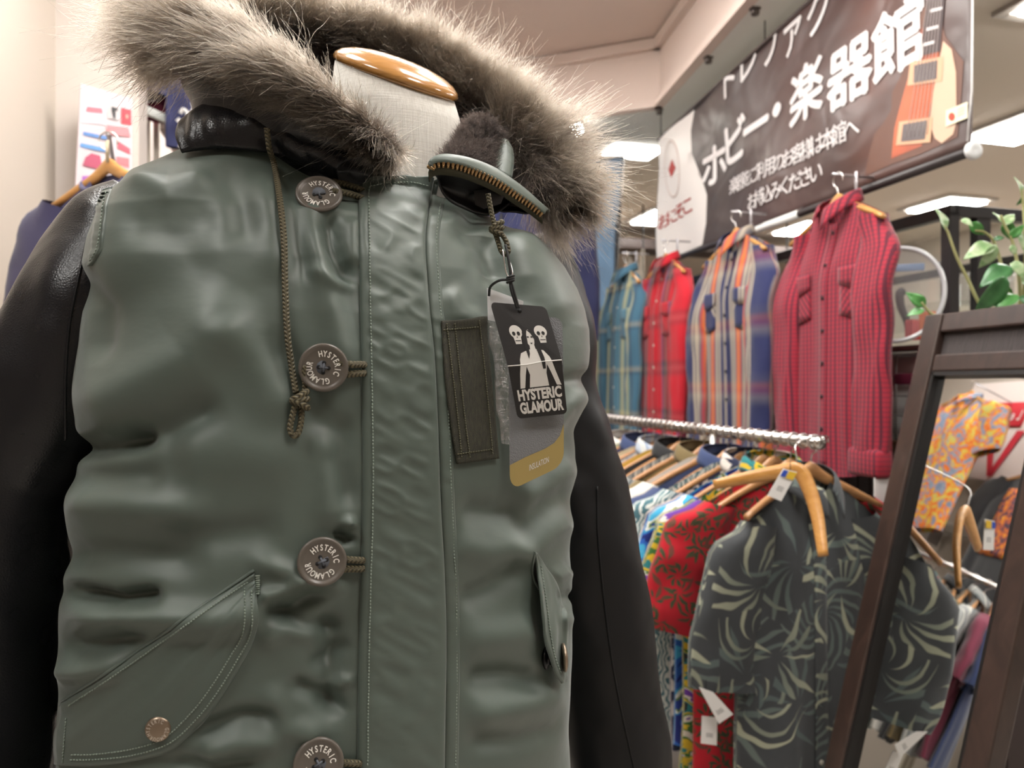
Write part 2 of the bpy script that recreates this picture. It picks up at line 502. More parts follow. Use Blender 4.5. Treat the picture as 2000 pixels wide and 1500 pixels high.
# ---- body: horizontal sections fitted to the photographed outline
Ly = np.array([[200, 560], [262, 470], [290, 395], [318, 300], [345, 218], [400, 184], [500, 166], [700, 160], [870, 149], [1000, 133], [1200, 125], [1300, 118], [1500, 114], [2600, 106]], float)
Ry = np.array([[330, 880], [400, 950], [430, 990], [470, 1060], [500, 1095], [560, 1128], [600, 1150], [667, 1158], [733, 1151], [800, 1134], [900, 1121], [1000, 1113], [1100, 1109], [1200, 1112], [1500, 1111], [2600, 1118]], float)
NPOW = 2.35
def section(a, b, n):
    ph = np.linspace(0, 2 * math.pi, n, endpoint=False)
    c, s = np.cos(ph), np.sin(ph)
    return np.sign(c) * np.abs(c) ** (2 / NPOW) * a, np.sign(s) * np.abs(s) ** (2 / NPOW) * b
bz = np.array([[-0.75, 0.175], [-0.4, 0.168], [-0.2, 0.162], [0.0, 0.158], [0.06, 0.152], [0.10, 0.142], [0.135, 0.125], [0.16, 0.108], [0.18, 0.094], [0.20, 0.082], [0.22, 0.078]])
def fit_row(z):
    bb = np.interp(z, bz[:, 0], bz[:, 1]); a, s = 0.23, 0.0
    for it in range(25):
        xs, ys = section(a, bb, 120)
        P = np.array([MX, MY, 0]) + np.outer(xs + s, e1) + np.outer(ys, e2)
        px = 1000 + F * P[:, 0] / P[:, 1]
        iL, iR = px.argmin(), px.argmax()
        Lt = np.interp(750 - F * z / P[iL, 1], Ly[:, 0], Ly[:, 1]); Rt = np.interp(750 - F * z / P[iR, 1], Ry[:, 0], Ry[:, 1])
        eL, eR = Lt - px[iL], Rt - px[iR]
        s += 0.25 * (eL / 2.4 + eR / 1.9) / 1000; a += 0.25 * (eR / 1.9 - eL / 2.4) / 1000
        a = max(a, 0.05)
    return a, bb, s
NP, zrows = 420, np.concatenate([np.linspace(-0.60, -0.36, 14, endpoint=False), np.linspace(-0.36, 0.12, 250, endpoint=False), np.linspace(0.12, 0.198, 60)])
zk = np.linspace(-0.60, 0.198, 40)
fit = np.array([fit_row(z) for z in zk])
def sm(a):
    for _ in range(2):
        a = np.concatenate([a[:1], (a[:-2] + 2 * a[1:-1] + a[2:]) / 4, a[-1:]])
    return a
fit[:, 0] = sm(fit[:, 0]); fit[:, 2] = sm(fit[:, 2])
rowsV = []
ph = np.linspace(0, 2 * math.pi, NP, endpoint=False)
for z in zrows:
    a = np.interp(z, zk, fit[:, 0]); bb = np.interp(z, zk, fit[:, 1]); s = np.interp(z, zk, fit[:, 2])
    xs, ys = section(a, bb, NP)
    drop = smooth(0.13, 0.198, z) * 0.030 * smooth(-0.2, 1.0, np.sin(ph)) * (1 - 0.85 * smooth(math.radians(100), math.radians(130), ph))       # neckline lower in front
    P = np.array([MX, MY, CH]) + np.outer(xs + s, e1) + np.outer(ys, e2)
    P[:, 2] += z - drop
    rowsV.append(P)
TB = np.array(rowsV)          # [rows, NP, 3]

def seg_dist(px, py, pts):
    """distance to a polyline and the position (0..1) of the nearest point on it"""
    best = np.full(px.shape, 1e9); tt = np.zeros(px.shape)
    pts = np.asarray(pts, float); n = len(pts) - 1
    for i in range(n):
        a, b_ = pts[i], pts[i + 1]; d = b_ - a; L2 = d @ d
        t = np.clip(((px - a[0]) * d[0] + (py - a[1]) * d[1]) / L2, 0, 1)
        D = np.hypot(px - a[0] - t * d[0], py - a[1] - t * d[1])
        m = D < best
        best[m] = D[m]; tt[m] = (i + t[m]) / n
    return best, tt
def fold(px, py, pts, w, amp, taper=0.25):
    D, t = seg_dist(px, py, pts)
    e = np.exp(-(D / w) ** 2)
    return amp * e * smooth(0, taper, t + 0.02) * smooth(0, taper, 1.02 - t)

du = np.roll(TB, -1, 1) - np.roll(TB, 1, 1); dv = np.gradient(TB, axis=0)
NB = nrm(np.cross(du, dv))
if np.mean(np.sum(NB * (TB - np.array([MX, MY, 0]) * np.array([1, 1, 0])), -1)) < 0: NB = -NB
cx, cy = to_px(TB)
view = nrm(np.array([0, 0, CH]) - TB)
facing = np.sum(NB * view, -1)
ff = smooth(-0.25, 0.15, facing)
mm = 0.001
FOLDS = [  # polyline in photo pixels, width, height in mm (minus = valley)
    ([(110, 985), (260, 985), (430, 1010)], 42, 6.5), ([(100, 1085), (230, 1085), (420, 1100)], 30, -5.0),
    ([(120, 1150), (230, 1172), (330, 1160)], 17, -9.0), ([(120, 1205), (250, 1195), (420, 1205), (560, 1180)], 30, 7.0),
    ([(120, 880), (200, 868), (300, 850)], 22, -8.0), ([(120, 930), (230, 935), (330, 930)], 26, -3.0),
    ([(150, 815), (250, 770), (380, 700), (470, 560)], 62, 8.0), ([(160, 640), (300, 560), (420, 470)], 60, -3.0),
    ([(200, 860), (330, 840), (440, 780)], 30, -4.5), ([(120, 1262), (200, 1255), (300, 1240)], 20, -4.5), ([(110, 1310), (170, 1310), (260, 1290)], 24, 5.0),
    ([(480, 1085), (600, 1130), (690, 1150)], 20, 4.0), ([(500, 1165), (560, 1150), (610, 1120)], 13, 4.5), ([(505, 1200), (560, 1195), (640, 1150)], 16, -4.0),
    ([(640, 400), (650, 480), (690, 560)], 16, -6.0), ([(600, 420), (625, 520), (660, 640), (680, 760)], 26, 5.0), ([(690, 560), (650, 555), (600, 520)], 12, 3.0),
    ([(560, 340), (570, 430), (600, 560)], 26, -3.5), ([(690, 420), (690, 520)], 14, 3.0), ([(500, 330), (540, 430), (540, 560)], 40, 3.0),
    ([(668, 800), (660, 900), (690, 1000)], 24, -4.0), ([(640, 830), (645, 940), (640, 1040)], 24, 3.5), ([(670, 1010), (690, 1030)], 10, 5.0),
    ([(650, 1040), (690, 1060)], 10, -5.0), ([(640, 1180), (650, 1300), (640, 1430)], 26, -4.5), ([(690, 1250), (640, 1290), (600, 1300)], 16, -3.5), ([(690, 1320), (650, 1350)], 12, 3.5),
    ([(520, 1330), (560, 1420), (640, 1440)], 28, 4.0), ([(380, 1480), (470, 1450), (560, 1450)], 22, 4.5), ([(350, 1440), (470, 1400), (560, 1400)], 18, -3.5),
    ([(300, 1490), (420, 1500), (520, 1490)], 18, -3.0), ([(230, 330), (330, 370), (420, 340)], 24, 3.0), ([(420, 320), (470, 390), (480, 480)], 30, -2.5),
    ([(150, 520), (190, 600), (200, 720)], 26, -4.0), ([(330, 900), (460, 880), (600, 900)], 60, 4.5), ([(300, 1040), (430, 1050), (560, 1030)], 34, -3.5), ([(520, 640), (600, 760), (640, 860)], 30, -3.0), ([(430, 620), (500, 700), (560, 840)], 44, 3.5), ([(220, 430), (330, 450), (440, 420)], 40, -2.5), ([(640, 1240), (560, 1230), (500, 1260)], 20, 3.0), ([(560, 1330), (620, 1360), (690, 1400)], 16, -4.0), ([(520, 1180), (590, 1220), (680, 1230)], 15, -3.0),
    # right-hand panel
    ([(890, 420), (950, 470), (985, 560)], 30, -6.0), ([(870, 560), (900, 610), (950, 640)], 24, 4.0), ([(1000, 440), (1060, 540), (1100, 640)], 34, 4.0),
    ([(960, 430), (990, 520), (1030, 620)], 22, -4.0), ([(1160, 770), (1110, 790), (1040, 880)], 22, 6.5), ([(1165, 735), (1110, 745), (1060, 800)], 16, -6.5), ([(1150, 820), (1090, 870), (1030, 960)], 24, -4.0),
    ([(1130, 905), (1080, 930), (1000, 990)], 24, 5.0), ([(1125, 960), (1060, 990), (990, 1060)], 22, -4.5), ([(1125, 1010), (1070, 1040), (1000, 1110)], 22, 5.0),
    ([(890, 990), (960, 1000), (1030, 990)], 26, -4.0), ([(880, 1060), (950, 1080), (1040, 1060)], 30, 4.0), ([(890, 1180), (960, 1150), (1040, 1100)], 24, -4.0),
    ([(890, 1250), (980, 1240), (1050, 1230)], 36, 5.0), ([(900, 1330), (980, 1320), (1060, 1330)], 24, -5.0), ([(900, 1400), (1000, 1380), (1100, 1350)], 30, 5.0), ([(900, 1450), (1000, 1450), (1100, 1420)], 20, -3.5),
    ([(1110, 1110), (1080, 1130)], 14, 4.0), ([(1115, 1160), (1085, 1170)], 12, -5.0), ([(1115, 1205), (1080, 1210)], 14, 3.0),
]
disp = np.zeros(cx.shape)
for pts, w, amp in FOLDS:
    disp += fold(cx, cy, pts, w, amp * mm * (1.55 if amp > 0 else 1.8) * (0.6 if pts[0][0] > 1100 else 1.0))
arc = np.cumsum(np.linalg.norm(np.diff(TB, axis=1, append=TB[:, :1]), axis=2), 1)
zz = TB[..., 2] - CH
soft = vnoise(arc * 6 + 3, zz * 11, 1) * 4.0 + vnoise(arc * 9, zz * 22 + arc * 5, 2) * 1.3
disp += soft * mm * (0.35 + 0.65 * smooth(0.16, 0.05, zz)) * smooth(-0.2, 0.3, 1 - facing * 0.6)
disp *= smooth(0.196, 0.16, zz)
pl = smooth(690, 725, cx) * smooth(880, 850, cx) * ff            # the placket strip lies flatter
disp *= (1 - 0.6 * pl)
TB = TB + NB * disp[..., None]
body = MB()
uvb = np.stack([arc, zz], -1)
body.add(TB.reshape(-1, 3), grid_faces(NP, len(zrows), True), uvb)
BODY = body.build('body', M_SATIN, PARKA)
bodyV = TB.reshape(-1, 3)
bvh = BVHTree.FromPolygons([Vector(v) for v in bodyV], body.f)

def cast(px, py):
    d = nrm(W(px, py, 1.0) - np.array([0, 0, CH]))
    h, n, i, t = bvh.ray_cast(Vector((0, 0, CH)), Vector(d))
    if h is None: return None, None
    n = np.array(n)
    if np.dot(n, d) > 0: n = -n
    return np.array(h), n
def castn(px, py):
    h, n = cast(px, py); q = 0
    while h is None and q < 60:
        q += 1; h, n = cast(px + (700 - px) * 0.02 * q, py + (700 - py) * 0.02 * q)
    return W(px, py, h[1]), n
def drape(PX, PY, lift=0.0):
    """grid of photo pixels laid on the jacket body; lift along the local normal"""
    G = np.zeros(PX.shape + (3,)); N = np.zeros_like(G); ok = np.ones(PX.shape, bool)
    for idx in np.ndindex(PX.shape):
        h, n = cast(PX[idx], PY[idx])
        if h is None: ok[idx] = False; continue
        G[idx] = h; N[idx] = n
    if not ok.all():      # outside the outline: take the nearest neighbour's depth along its own ray
        good = np.argwhere(ok)
        for idx in np.argwhere(~ok):
            j = good[np.abs(good - idx).sum(1).argmin()]
            G[tuple(idx)] = W(PX[tuple(idx)], PY[tuple(idx)], G[tuple(j)][1] + 0.004); N[tuple(idx)] = N[tuple(j)]
    # smooth the normals
    for _ in range(2):
        N2 = N.copy()
        if N.shape[0] > 2: N2[1:-1] = (N[:-2] + N[1:-1] + N[2:]) / 3
        if N.shape[1] > 2: N2[:, 1:-1] = (N2[:, :-2] + N2[:, 1:-1] + N2[:, 2:]) / 3
        N = nrm(N2)
    return G + N * (np.asarray(lift)[..., None] if np.ndim(lift) else lift), N
def drape_line(pts, n, lift=0.0008):
    L = spline(pts, n)
    G, N = drape(L[None, :, 0], L[None, :, 1], lift)
    return G[0], N[0]

def stitches(name, pts, parent, lift=0.0010, step=6.5, duty=0.62, r=0.00052, mat=None, surf=None):
    """a dashed seam laid on the surface"""
    L = spline(pts, 200); D = np.concatenate([[0], np.cumsum(np.hypot(*np.diff(L, axis=0).T))])
    b = MB(); s = 0.0
    while s + step < D[-1]:
        q = [np.array([np.interp(x, D, L[:, 0]), np.interp(x, D, L[:, 1])]) for x in (s, s + step * duty / 2, s + step * duty)]
        P = []
        for i, c in enumerate(q):
            if surf is None:
                h, n = cast(*c)
            else: h, n = surf(*c)
            if h is None: P = None; break
            P.append(h + n * (lift + (0.00035 if i == 1 else 0.0)))
        if P is not None: b.tube(P, r, 5, True)
        s += step
    if b.n:
        return tag(b.build(name, mat or M_THREAD, parent), kind='stuff')

def bvh_of(b):
    t = BVHTree.FromPolygons([Vector(v) for v in np.concatenate(b.v)], b.f)
    def f(px, py):
        d = nrm(W(px, py, 1.0) - np.array([0, 0, CH]))
        h, n, i, tt = t.ray_cast(Vector((0, 0, CH)), Vector(d))
        if h is None: return None, None
        n = np.array(n)
        return np.array(h), (-n if np.dot(n, d) > 0 else n)
    return f

# ---- placket: the wide storm flap down the front
plL = np.array([(702, 352), (700, 380), (701, 470), (703, 600), (705, 720), (708, 900), (707, 1000), (704, 1120), (700, 1300), (697, 1500), (694, 1720)], float)
plR = np.array([(846, 352), (838, 400), (829, 470), (836, 590), (847, 700), (854, 840), (859, 980), (866, 1120), (869, 1280), (866, 1500), (862, 1720)], float)
nv, nu = 240, 34
sl = spline(plL, nv); sr = spline(plR, nv)
uu = np.linspace(0, 1, nu)
PX = sl[:, :1] * (1 - uu) + sr[:, :1] * uu; PY = sl[:, 1:] * (1 - uu) + sr[:, 1:] * uu
round_top = 22 * np.clip(1 - (PX - sl[:, :1]) / 30, 0, 1) ** 2
fade = np.clip(1 - np.arange(nv)[:, None] / 14, 0, 1)
PY = PY + round_top * fade
cr = (1 - np.abs(vnoise(PX / 62 + PY / 90, PY / 26 - PX / 50, 5))) * 2.0 + vnoise(PX / 34 + PY / 60, PY / 14 - PX / 40, 6) * 0.5 - 1.4
prof = np.minimum(1, np.minimum(uu / 0.05, (1 - uu) / 0.04))[None, :]
quilt = 1.3 * np.exp(-((uu - 0.5) / 0.36) ** 2)[None, :]
lift = (4.6 + quilt + cr * smooth(0.0, 0.25, uu)[None, :] * smooth(1.0, 0.8, uu)[None, :]) * mm
G, N = drape(PX, PY, 0.0)
base = G - N * 0.001
Gt = G + N * lift[..., None]
PLK = MB(); PLK.sheet(base, (lift + 0.001) * np.clip(0.55 + 0.45 * prof, 0, 1), N, np.stack([PX / 1000, PY / 1000], -1))
PLACKET = PLK.build('placket', M_SATIN, PARKA)
plk_surf = bvh_of(PLK)
stitches('stitching', [(p[0] + 20, p[1] + (14 if i == 0 else 0)) for i, p in enumerate(plL[:-1])], PLACKET, surf=plk_surf)
stitches('stitching', [(722, 366), (760, 358), (800, 356), (838, 364)], PLACKET, surf=plk_surf)
stitches('stitching', [(p[0] + 22, p[1]) for p in plR[1:-1]], PARKA, lift=0.0012)
# raised double edge beside the placket
ridge_pts = [(p[0] + 12, p[1]) for p in plR]
PXr = np.stack([spline([(p[0] + o, p[1]) for p in plR], 200)[:, 0] for o in (0, 4, 10, 18, 26, 30)], 1)
PYr = np.stack([spline(plR, 200)[:, 1]] * 6, 1)
Gr, Nr = drape(PXr, PYr, 0.0)
puck = vnoise(np.zeros(200), np.arange(200) / 2.2, 8)[:, None]
hr = np.array([0.6, 2.2, 2.6, 2.5, 1.6, 0.2]) * mm * (1 + 0.22 * puck)
b = MB(); b.sheet(Gr - Nr * 0.0005, hr, Nr); b.build('placket_facing', M_SATIN, PARKA)

# ---- armhole band on the left shoulder
bandL = [(203, 372), (194, 395), (186, 440), (178, 490), (174, 520)]; bandR = [(219, 366), (211, 395), (206, 440), (199, 488), (180, 519)]
l_, r_ = spline(bandL, 60), spline(bandR, 60)
uu2 = np.linspace(0, 1, 6)
G2, N2 = drape(l_[:, :1] * (1 - uu2) + r_[:, :1] * uu2, l_[:, 1:] * (1 - uu2) + r_[:, 1:] * uu2, 0.0)
hb = (1.5 + 0.5 * vnoise(np.arange(60) / 1.6, np.zeros(60), 12))[:, None] * mm * np.array([1, 1, 1, 1, 0.9, 0.2])
b = MB(); b.sheet(G2 - N2 * 0.0005, hb + 0.0005, N2); BAND = b.build('armhole_band', M_SATIN, PARKA)
stitches('stitching', [(219, 358), (208, 400), (203, 440), (196, 486), (178, 518)], PARKA, lift=0.0026, step=7)

# ---- sleeves
def sleeve(rows, label, wr_seed, depth_ratio=1.0, mat=M_LEATHER):
    R = spline(rows, 170)
    P = np.array([W(*r[:3]) for r in R]); rad = R[:, 3] * R[:, 2] / F
    n = 110; T = nrm(np.gradient(P, axis=0)); N0 = np.array([1.0, 0, 0]); V = []
    L = np.concatenate([[0], np.cumsum(np.linalg.norm(np.diff(P, axis=0), axis=1))])
    a = np.linspace(0, 2 * math.pi, n, endpoint=False)
    for i in range(len(P)):
        N = nrm(N0 - T[i] * np.dot(N0, T[i])); B = np.cross(T[i], N)
        w = vnoise(a / 6.283 * 9 + 40, np.full(n, L[i] * 16 + wr_seed), 20) * 3.2 + vnoise(a / 6.283 * 14 + L[i] * 14, np.full(n, L[i] * 7), 21) * 2.2 + vnoise(a * 4, np.full(n, L[i] * 60), 22) * 0.5
        w = w * np.cos(a / 2) ** 0 * mm
        rr = rad[i] + w
        V.append(P[i] + np.outer(rr * np.cos(a), N) + np.outer(rr * np.sin(a) * depth_ratio, B))
    V = np.array(V)
    b = MB(); b.add(V.reshape(-1, 3), grid_faces(n, len(P), True) + [tuple(range(n))[::-1], tuple(range((len(P) - 1) * n, len(P) * n))])
    o = b.build('sleeve', mat, PARKA); o['label'] = label
    return b, V, o
slL, slLV, SLL = sleeve([(285, 385, .675, 62), (255, 440, .675, 105), (226, 520, .67, 130), (186, 620, .655, 138), (132, 730, .645, 140), (72, 830, .64, 138), (12, 920, .635, 138), (-30, 1020, .63, 158), (-48, 1120, .63, 172), (-72, 1300, .63, 182), (-90, 1500, .63, 188), (-105, 1850, .64, 180)],
       'black grained leather sleeve at the left edge', 3)
slR, slRV, SLR = sleeve([(1020, 470, .89, 52), (1045, 540, .90, 82), (1064, 640, .90, 96), (1073, 760, .90, 96), (1092, 850, .90, 100), (1114, 950, .90, 104), (1136, 1050, .90, 105), (1162, 1200, .90, 107), (1184, 1350, .90, 107), (1204, 1500, .90, 108), (1236, 1850, .90, 100)],
       'smooth black sleeve hanging behind the right side', 9, mat=M_BLKSM)
surfR = bvh_of(slR)
def seam_on(surf, pts, name, parent, mat, r=0.0012, n=60, lift=0.0002):
    P = []
    for q in spline(pts, n):
        h, nn = surf(*q)
        if h is not None: P.append(h + nn * lift)
    if len(P) > 3:
        b = MB(); b.tube(P, r, 6); return b.build(name, mat, parent)
seam_on(surfR, [(1166, 950), (1168, 1050), (1183, 1200), (1204, 1340), (1236, 1490), (1250, 1560)], 'seam', SLR, M_BLKSM)
surfL = bvh_of(slL)
seam_on(surfL, [(170, 470), (150, 560), (135, 640), (128, 740), (128, 860)], 'seam', SLL, M_LEATHER)

# ---- the mannequin: linen covered neck, varnished wooden cap, stand
NCX, NCY = MX + 0.016, MY + 0.005
MQ = thing('mannequin', 'linen covered mannequin neck with a varnished wooden cap inside the parka', 'mannequin', (NCX, NCY, 0.0))
k = NT('linen_cover')
gx, gy, gz = k.xyz(k.obj())
g1 = k.noise(k.scale(k.obj(), (40, 40, 2.2)), 14, 3, 0.6)
g2 = k.noise(k.scale(k.obj(), (3, 3, 60)), 12, 2, 0.5)
k.base(k.ramp(k.math('ADD', k.math('MULTIPLY', g1.outputs[0], 0.7), k.math('MULTIPLY', g2.outputs[0], 0.3)), [(0.3, (0.60, 0.56, 0.50)), (0.7, (0.80, 0.77, 0.71))]))
k.props(rough=0.85, sheen=0.2); k.bump(k.math('ADD', g1.outputs[0], g2.outputs[0]), 0.25, 0.0015)
M_LINEN = k.m
def cap_plane(x, y):       # height of the sloping cut through the neck
    return CH + 0.2965 - 0.36 * (x - NCX) + 0.40 * (y - NCY)
n = 72; V = []
aa = np.linspace(0, 2 * math.pi, n, endpoint=False)
prof = [(-0.10, 0.100), (0.0, 0.095), (0.08, 0.080), (0.14, 0.069), (0.19, 0.0655), (0.23, 0.0645), (0.26, 0.0635)]
for (z, r) in prof:
    V.append(np.stack([NCX + r * np.cos(aa), NCY + r * 0.95 * np.sin(aa), np.full(n, CH + z)], 1))
rt = 0.0575
top = np.stack([NCX + rt * np.cos(aa), NCY + rt * 0.95 * np.sin(aa)], 1)
topz = cap_plane(top[:, 0], top[:, 1]); topr = np.concatenate([top, topz[:, None]], 1)
low = V[-1].copy()
for f in (0.0,):
    V[-1][:, 2] = np.minimum(V[-1][:, 2], topz - 0.02); V[-2][:, 2] = np.minimum(V[-2][:, 2], topz - 0.05)
V.append(topr)
b = MB(); b.add(np.concatenate(V), grid_faces(n, len(V), True) + [tuple(range((len(V) - 1) * n, len(V) * n))])
b.build('neck', M_LINEN, MQ)
k = NT('varnished_maple')
g = k.noise(k.scale(k.obj(), (6, 6, 50)), 9, 4, 0.6, 1.0)
k.base(k.ramp(g.outputs[0], [(0.3, (0.42, 0.185, 0.045)), (0.7, (0.56, 0.275, 0.075))])); k.props(rough=0.22, coat=0.9, coatr=0.06)
M_CAP = k.m
rings = []
for (s, h) in ((0.99, -0.001), (1.035, 0.0015), (1.045, 0.004), (1.02, 0.0075), (0.93, 0.012), (0.75, 0.0165), (0.5, 0.0195), (0.25, 0.021), (0.02, 0.0213)):
    x = NCX + rt * s * np.cos(aa); y = NCY + rt * s * 0.95 * np.sin(aa)
    nn = nrm(np.array([0.36, -0.40, 1.0]))
    rings.append(np.stack([x, y, cap_plane(x, y)], 1) + nn * h)
b = MB(); b.add(np.concatenate(rings), grid_faces(n, len(rings), True) + [tuple(range(n))[::-1], tuple(range((len(rings) - 1) * n, len(rings) * n))])
b.build('neck_cap', M_CAP, MQ)
b = MB(); b.lathe([(0.10, -0.10), (0.12, -0.2), (0.11, -0.45), (0.05, -0.55)], (NCX, NCY, CH), n=32); b.build('torso_form', M_LINEN, MQ)
b = MB(); b.tube([(NCX, NCY, CH - 0.52), (NCX, NCY, 0.03)], 0.016, 12); b.build('pole', plain('steel_pole', (0.5, 0.5, 0.5), 0.3, metal=0.9), MQ)
b = MB(); b.lathe([(0.001, 0.0), (0.17, 0.0), (0.172, 0.012), (0.16, 0.02), (0.03, 0.034), (0.02, 0.05)], (NCX, NCY, 0.0), n=40); b.build('base', plain('steel_base', (0.3, 0.3, 0.3), 0.3, metal=0.9), MQ)

# ---- hood: black outer shell, brown fleece lining, fur ruff along the rim
RUFF = np.array([  # px, py, depth, tube radius, flow x, y, z, neckline angle
    (772, 306, .606, .006, .2, -.4, -.6, 10), (705, 262, .588, .010, -.3, -.5, .1, 24), (630, 210, .574, .014, -.7, -.3, .25, 40), (545, 156, .572, .017, -.9, -.2, .3, 58),
    (460, 104, .588, .021, -1., -.1, .18, 75), (385, 72, .618, .024, -1., 0, .16, 92), (362, 50, .690, .025, -.9, .1, .3, 112), (425, 42, .770, .022, -.4, .1, .9, 135),
    (545, 50, .835, .020, -.1, .1, 1., 158), (670, 72, .865, .018, .15, 0, 1., 180), (790, 110, .870, .018, .35, 0, .9, 204), (895, 165, .855, .018, .5, 0, .8, 232),
    (978, 228, .825, .020, .7, -.1, .5, 262), (1036, 296, .785, .024, .8, -.2, .1, 290), (1072, 354, .755, .024, .7, -.35, -.35, 314), (1096, 398, .735, .018, .55, -.3, -.7, 330)])
NR = 150
RS = spline(RUFF, NR)
RP = np.array([W(*r[:3]) for r in RS]); RR = RS[:, 3]; RFL = nrm(RS[:, 4:7]); RAL = np.radians(RS[:, 7])
ZN = np.array([MX, MY, CH])
def neckring(al, scale=1.0):
    return ZN + np.outer(-np.sin(al) * 0.086 * scale, e1) + np.outer(np.where(np.cos(al) > 0, 0.066, 0.080) * np.cos(al) * scale, e2) + np.outer(0.192 - 0.018 * np.cos(al), Z_)
RN = neckring(RAL)
outdir = nrm((RP - ZN) * np.array([1, 1, 0]))
ns = 26
HS = []
for s in np.linspace(0, 1, ns):
    bul = 4 * s * (1 - s)
    leftside = np.exp(-((RS[:, 7] - 60) / 55) ** 2)[:, None]
    bul = bul * (0.12 + 0.88 * smooth(30, 95, RS[:, 7]))[:, None]
    HS.append(RN * (1 - s) + RP * s + outdir * (0.024 * bul) + Z_ * (-0.012 * bul) - Z_ * 0.012 * bul * leftside + outdir * 0.012 * bul * leftside)
HS = np.array(HS)                     # [ns, NR, 3]
ii = np.arange(NR)[None, :]; jj = np.arange(ns)[:, None]
cr = vnoise(ii / 9.0 + jj * 0.25, jj / 5.0, 31) * 4.5 + vnoise(ii / 4.0, jj / 3.0 + ii / 12, 32) * 1.6
dHs = nrm(np.cross(np.gradient(HS, axis=1), np.gradient(HS, axis=0)))
ctr = ZN + Z_ * 0.30
sgn = np.sign(np.sum(dHs * (HS - ctr), -1, keepdims=True)); dHs = dHs * sgn
env = (np.sin(np.linspace(0, math.pi, ns)) ** 0.7)[:, None]
HO = HS + dHs * ((cr * mm * env)[..., None] + 0.002)
hs = MB(); hs.sheet(HO, 0.0015, dHs); HOOD = hs.build('hood_shell', M_HOODBLK, PARKA)
HI = HS - dHs * 0.004
hl = MB(); hl.sheet(HI, -0.004, dHs); LINING = hl.build('hood_lining', M_LINING, PARKA)
rf = MB(); rf.tube(RP, RR * 0.82, 20, True)
RUFFO = rf.build('fur_ruff', M_FURBASE, PARKA); RUFFO['label'] = 'taupe long-haired faux fur ruff around the hood'

def hair_mat(name, stops, rough=0.35, rand=0.25):
    """strand colour from root to tip"""
    m = bpy.data.materials.new(name); m.use_nodes = True; t = m.node_tree
    t.nodes.remove(t.nodes['Principled BSDF'])
    h = t.nodes.new('ShaderNodeBsdfHairPrincipled'); h.parametrization = 'COLOR'
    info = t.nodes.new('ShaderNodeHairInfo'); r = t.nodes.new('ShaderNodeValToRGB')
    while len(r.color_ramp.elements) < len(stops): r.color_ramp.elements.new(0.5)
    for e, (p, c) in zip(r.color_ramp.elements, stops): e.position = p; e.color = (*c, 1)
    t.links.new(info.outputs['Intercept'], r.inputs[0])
    hs_ = t.nodes.new('ShaderNodeHueSaturation')
    mp = t.nodes.new('ShaderNodeMapRange'); t.links.new(info.outputs['Random'], mp.inputs[0]); mp.inputs[3].default_value = 1 - rand; mp.inputs[4].default_value = 1 + rand
    tc_ = t.nodes.new('ShaderNodeTexCoord'); nz_ = t.nodes.new('ShaderNodeTexNoise'); nz_.inputs['Scale'].default_value = 55; t.links.new(tc_.outputs['Object'], nz_.inputs['Vector'])
    m2 = t.nodes.new('ShaderNodeMapRange'); t.links.new(nz_.outputs[0], m2.inputs[0]); m2.inputs[1].default_value = 0.3; m2.inputs[2].default_value = 0.7; m2.inputs[3].default_value = 0.6; m2.inputs[4].default_value = 1.15
    mu_ = t.nodes.new('ShaderNodeMath'); mu_.operation = 'MULTIPLY'; t.links.new(mp.outputs[0], mu_.inputs[0]); t.links.new(m2.outputs[0], mu_.inputs[1])
    t.links.new(mu_.outputs[0], hs_.inputs['Value']); t.links.new(r.outputs[0], hs_.inputs['Color'])
    t.links.new(hs_.outputs[0], h.inputs['Color'])
    h.inputs['Roughness'].default_value = rough; h.inputs['Radial Roughness'].default_value = 0.6
    t.links.new(h.outputs[0], t.nodes['Material Output'].inputs['Surface'])
    return m
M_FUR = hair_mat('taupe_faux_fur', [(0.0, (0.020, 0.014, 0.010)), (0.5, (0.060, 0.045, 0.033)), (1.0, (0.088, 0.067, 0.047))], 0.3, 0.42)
M_FLEECE = hair_mat('brown_fleece', [(0.0, (0.005, 0.003, 0.0025)), (1.0, (0.012, 0.008, 0.0065))], 0.5)
def hair_object(name, root, dirs, length, mat, parent, droop=None, npt=7, r0=0.00021, kink=0.0, curl=None):
    N = len(root); s = np.linspace(0, 1, npt)[None, :, None]
    P = root[:, None] + dirs[:, None] * length[:, None, None] * s
    if droop is not None: P = P + droop[:, None] * length[:, None, None] * s ** 2
    if kink:
        k1 = rng.normal(0, 1, (N, 1, 3)); k2 = rng.normal(0, 1, (N, 1, 3))
        P = P + (k1 * np.sin(s * 5 + rng.uniform(0, 6, (N, 1, 1))) * s + k2 * s ** 2) * length[:, None, None] * kink
    off = wloc(parent)
    c = bpy.data.hair_curves.new(name)
    c.add_curves([npt] * N)
    c.position_data.foreach_set('vector', (P - off).astype(np.float32).ravel())
    ra = c.attributes.get('radius') or c.attributes.new('radius', 'FLOAT', 'POINT')
    rr = (r0 * (1 - 0.75 * np.linspace(0, 1, npt)))[None, :] * rng.uniform(0.7, 1.25, (N, 1))
    ra.data.foreach_set('value', rr.astype(np.float32).ravel())
    c.materials.append(mat)
    o = bpy.data.objects.new(name, c); COL.objects.link(o); o.parent = parent
    return tag(o, kind='stuff')

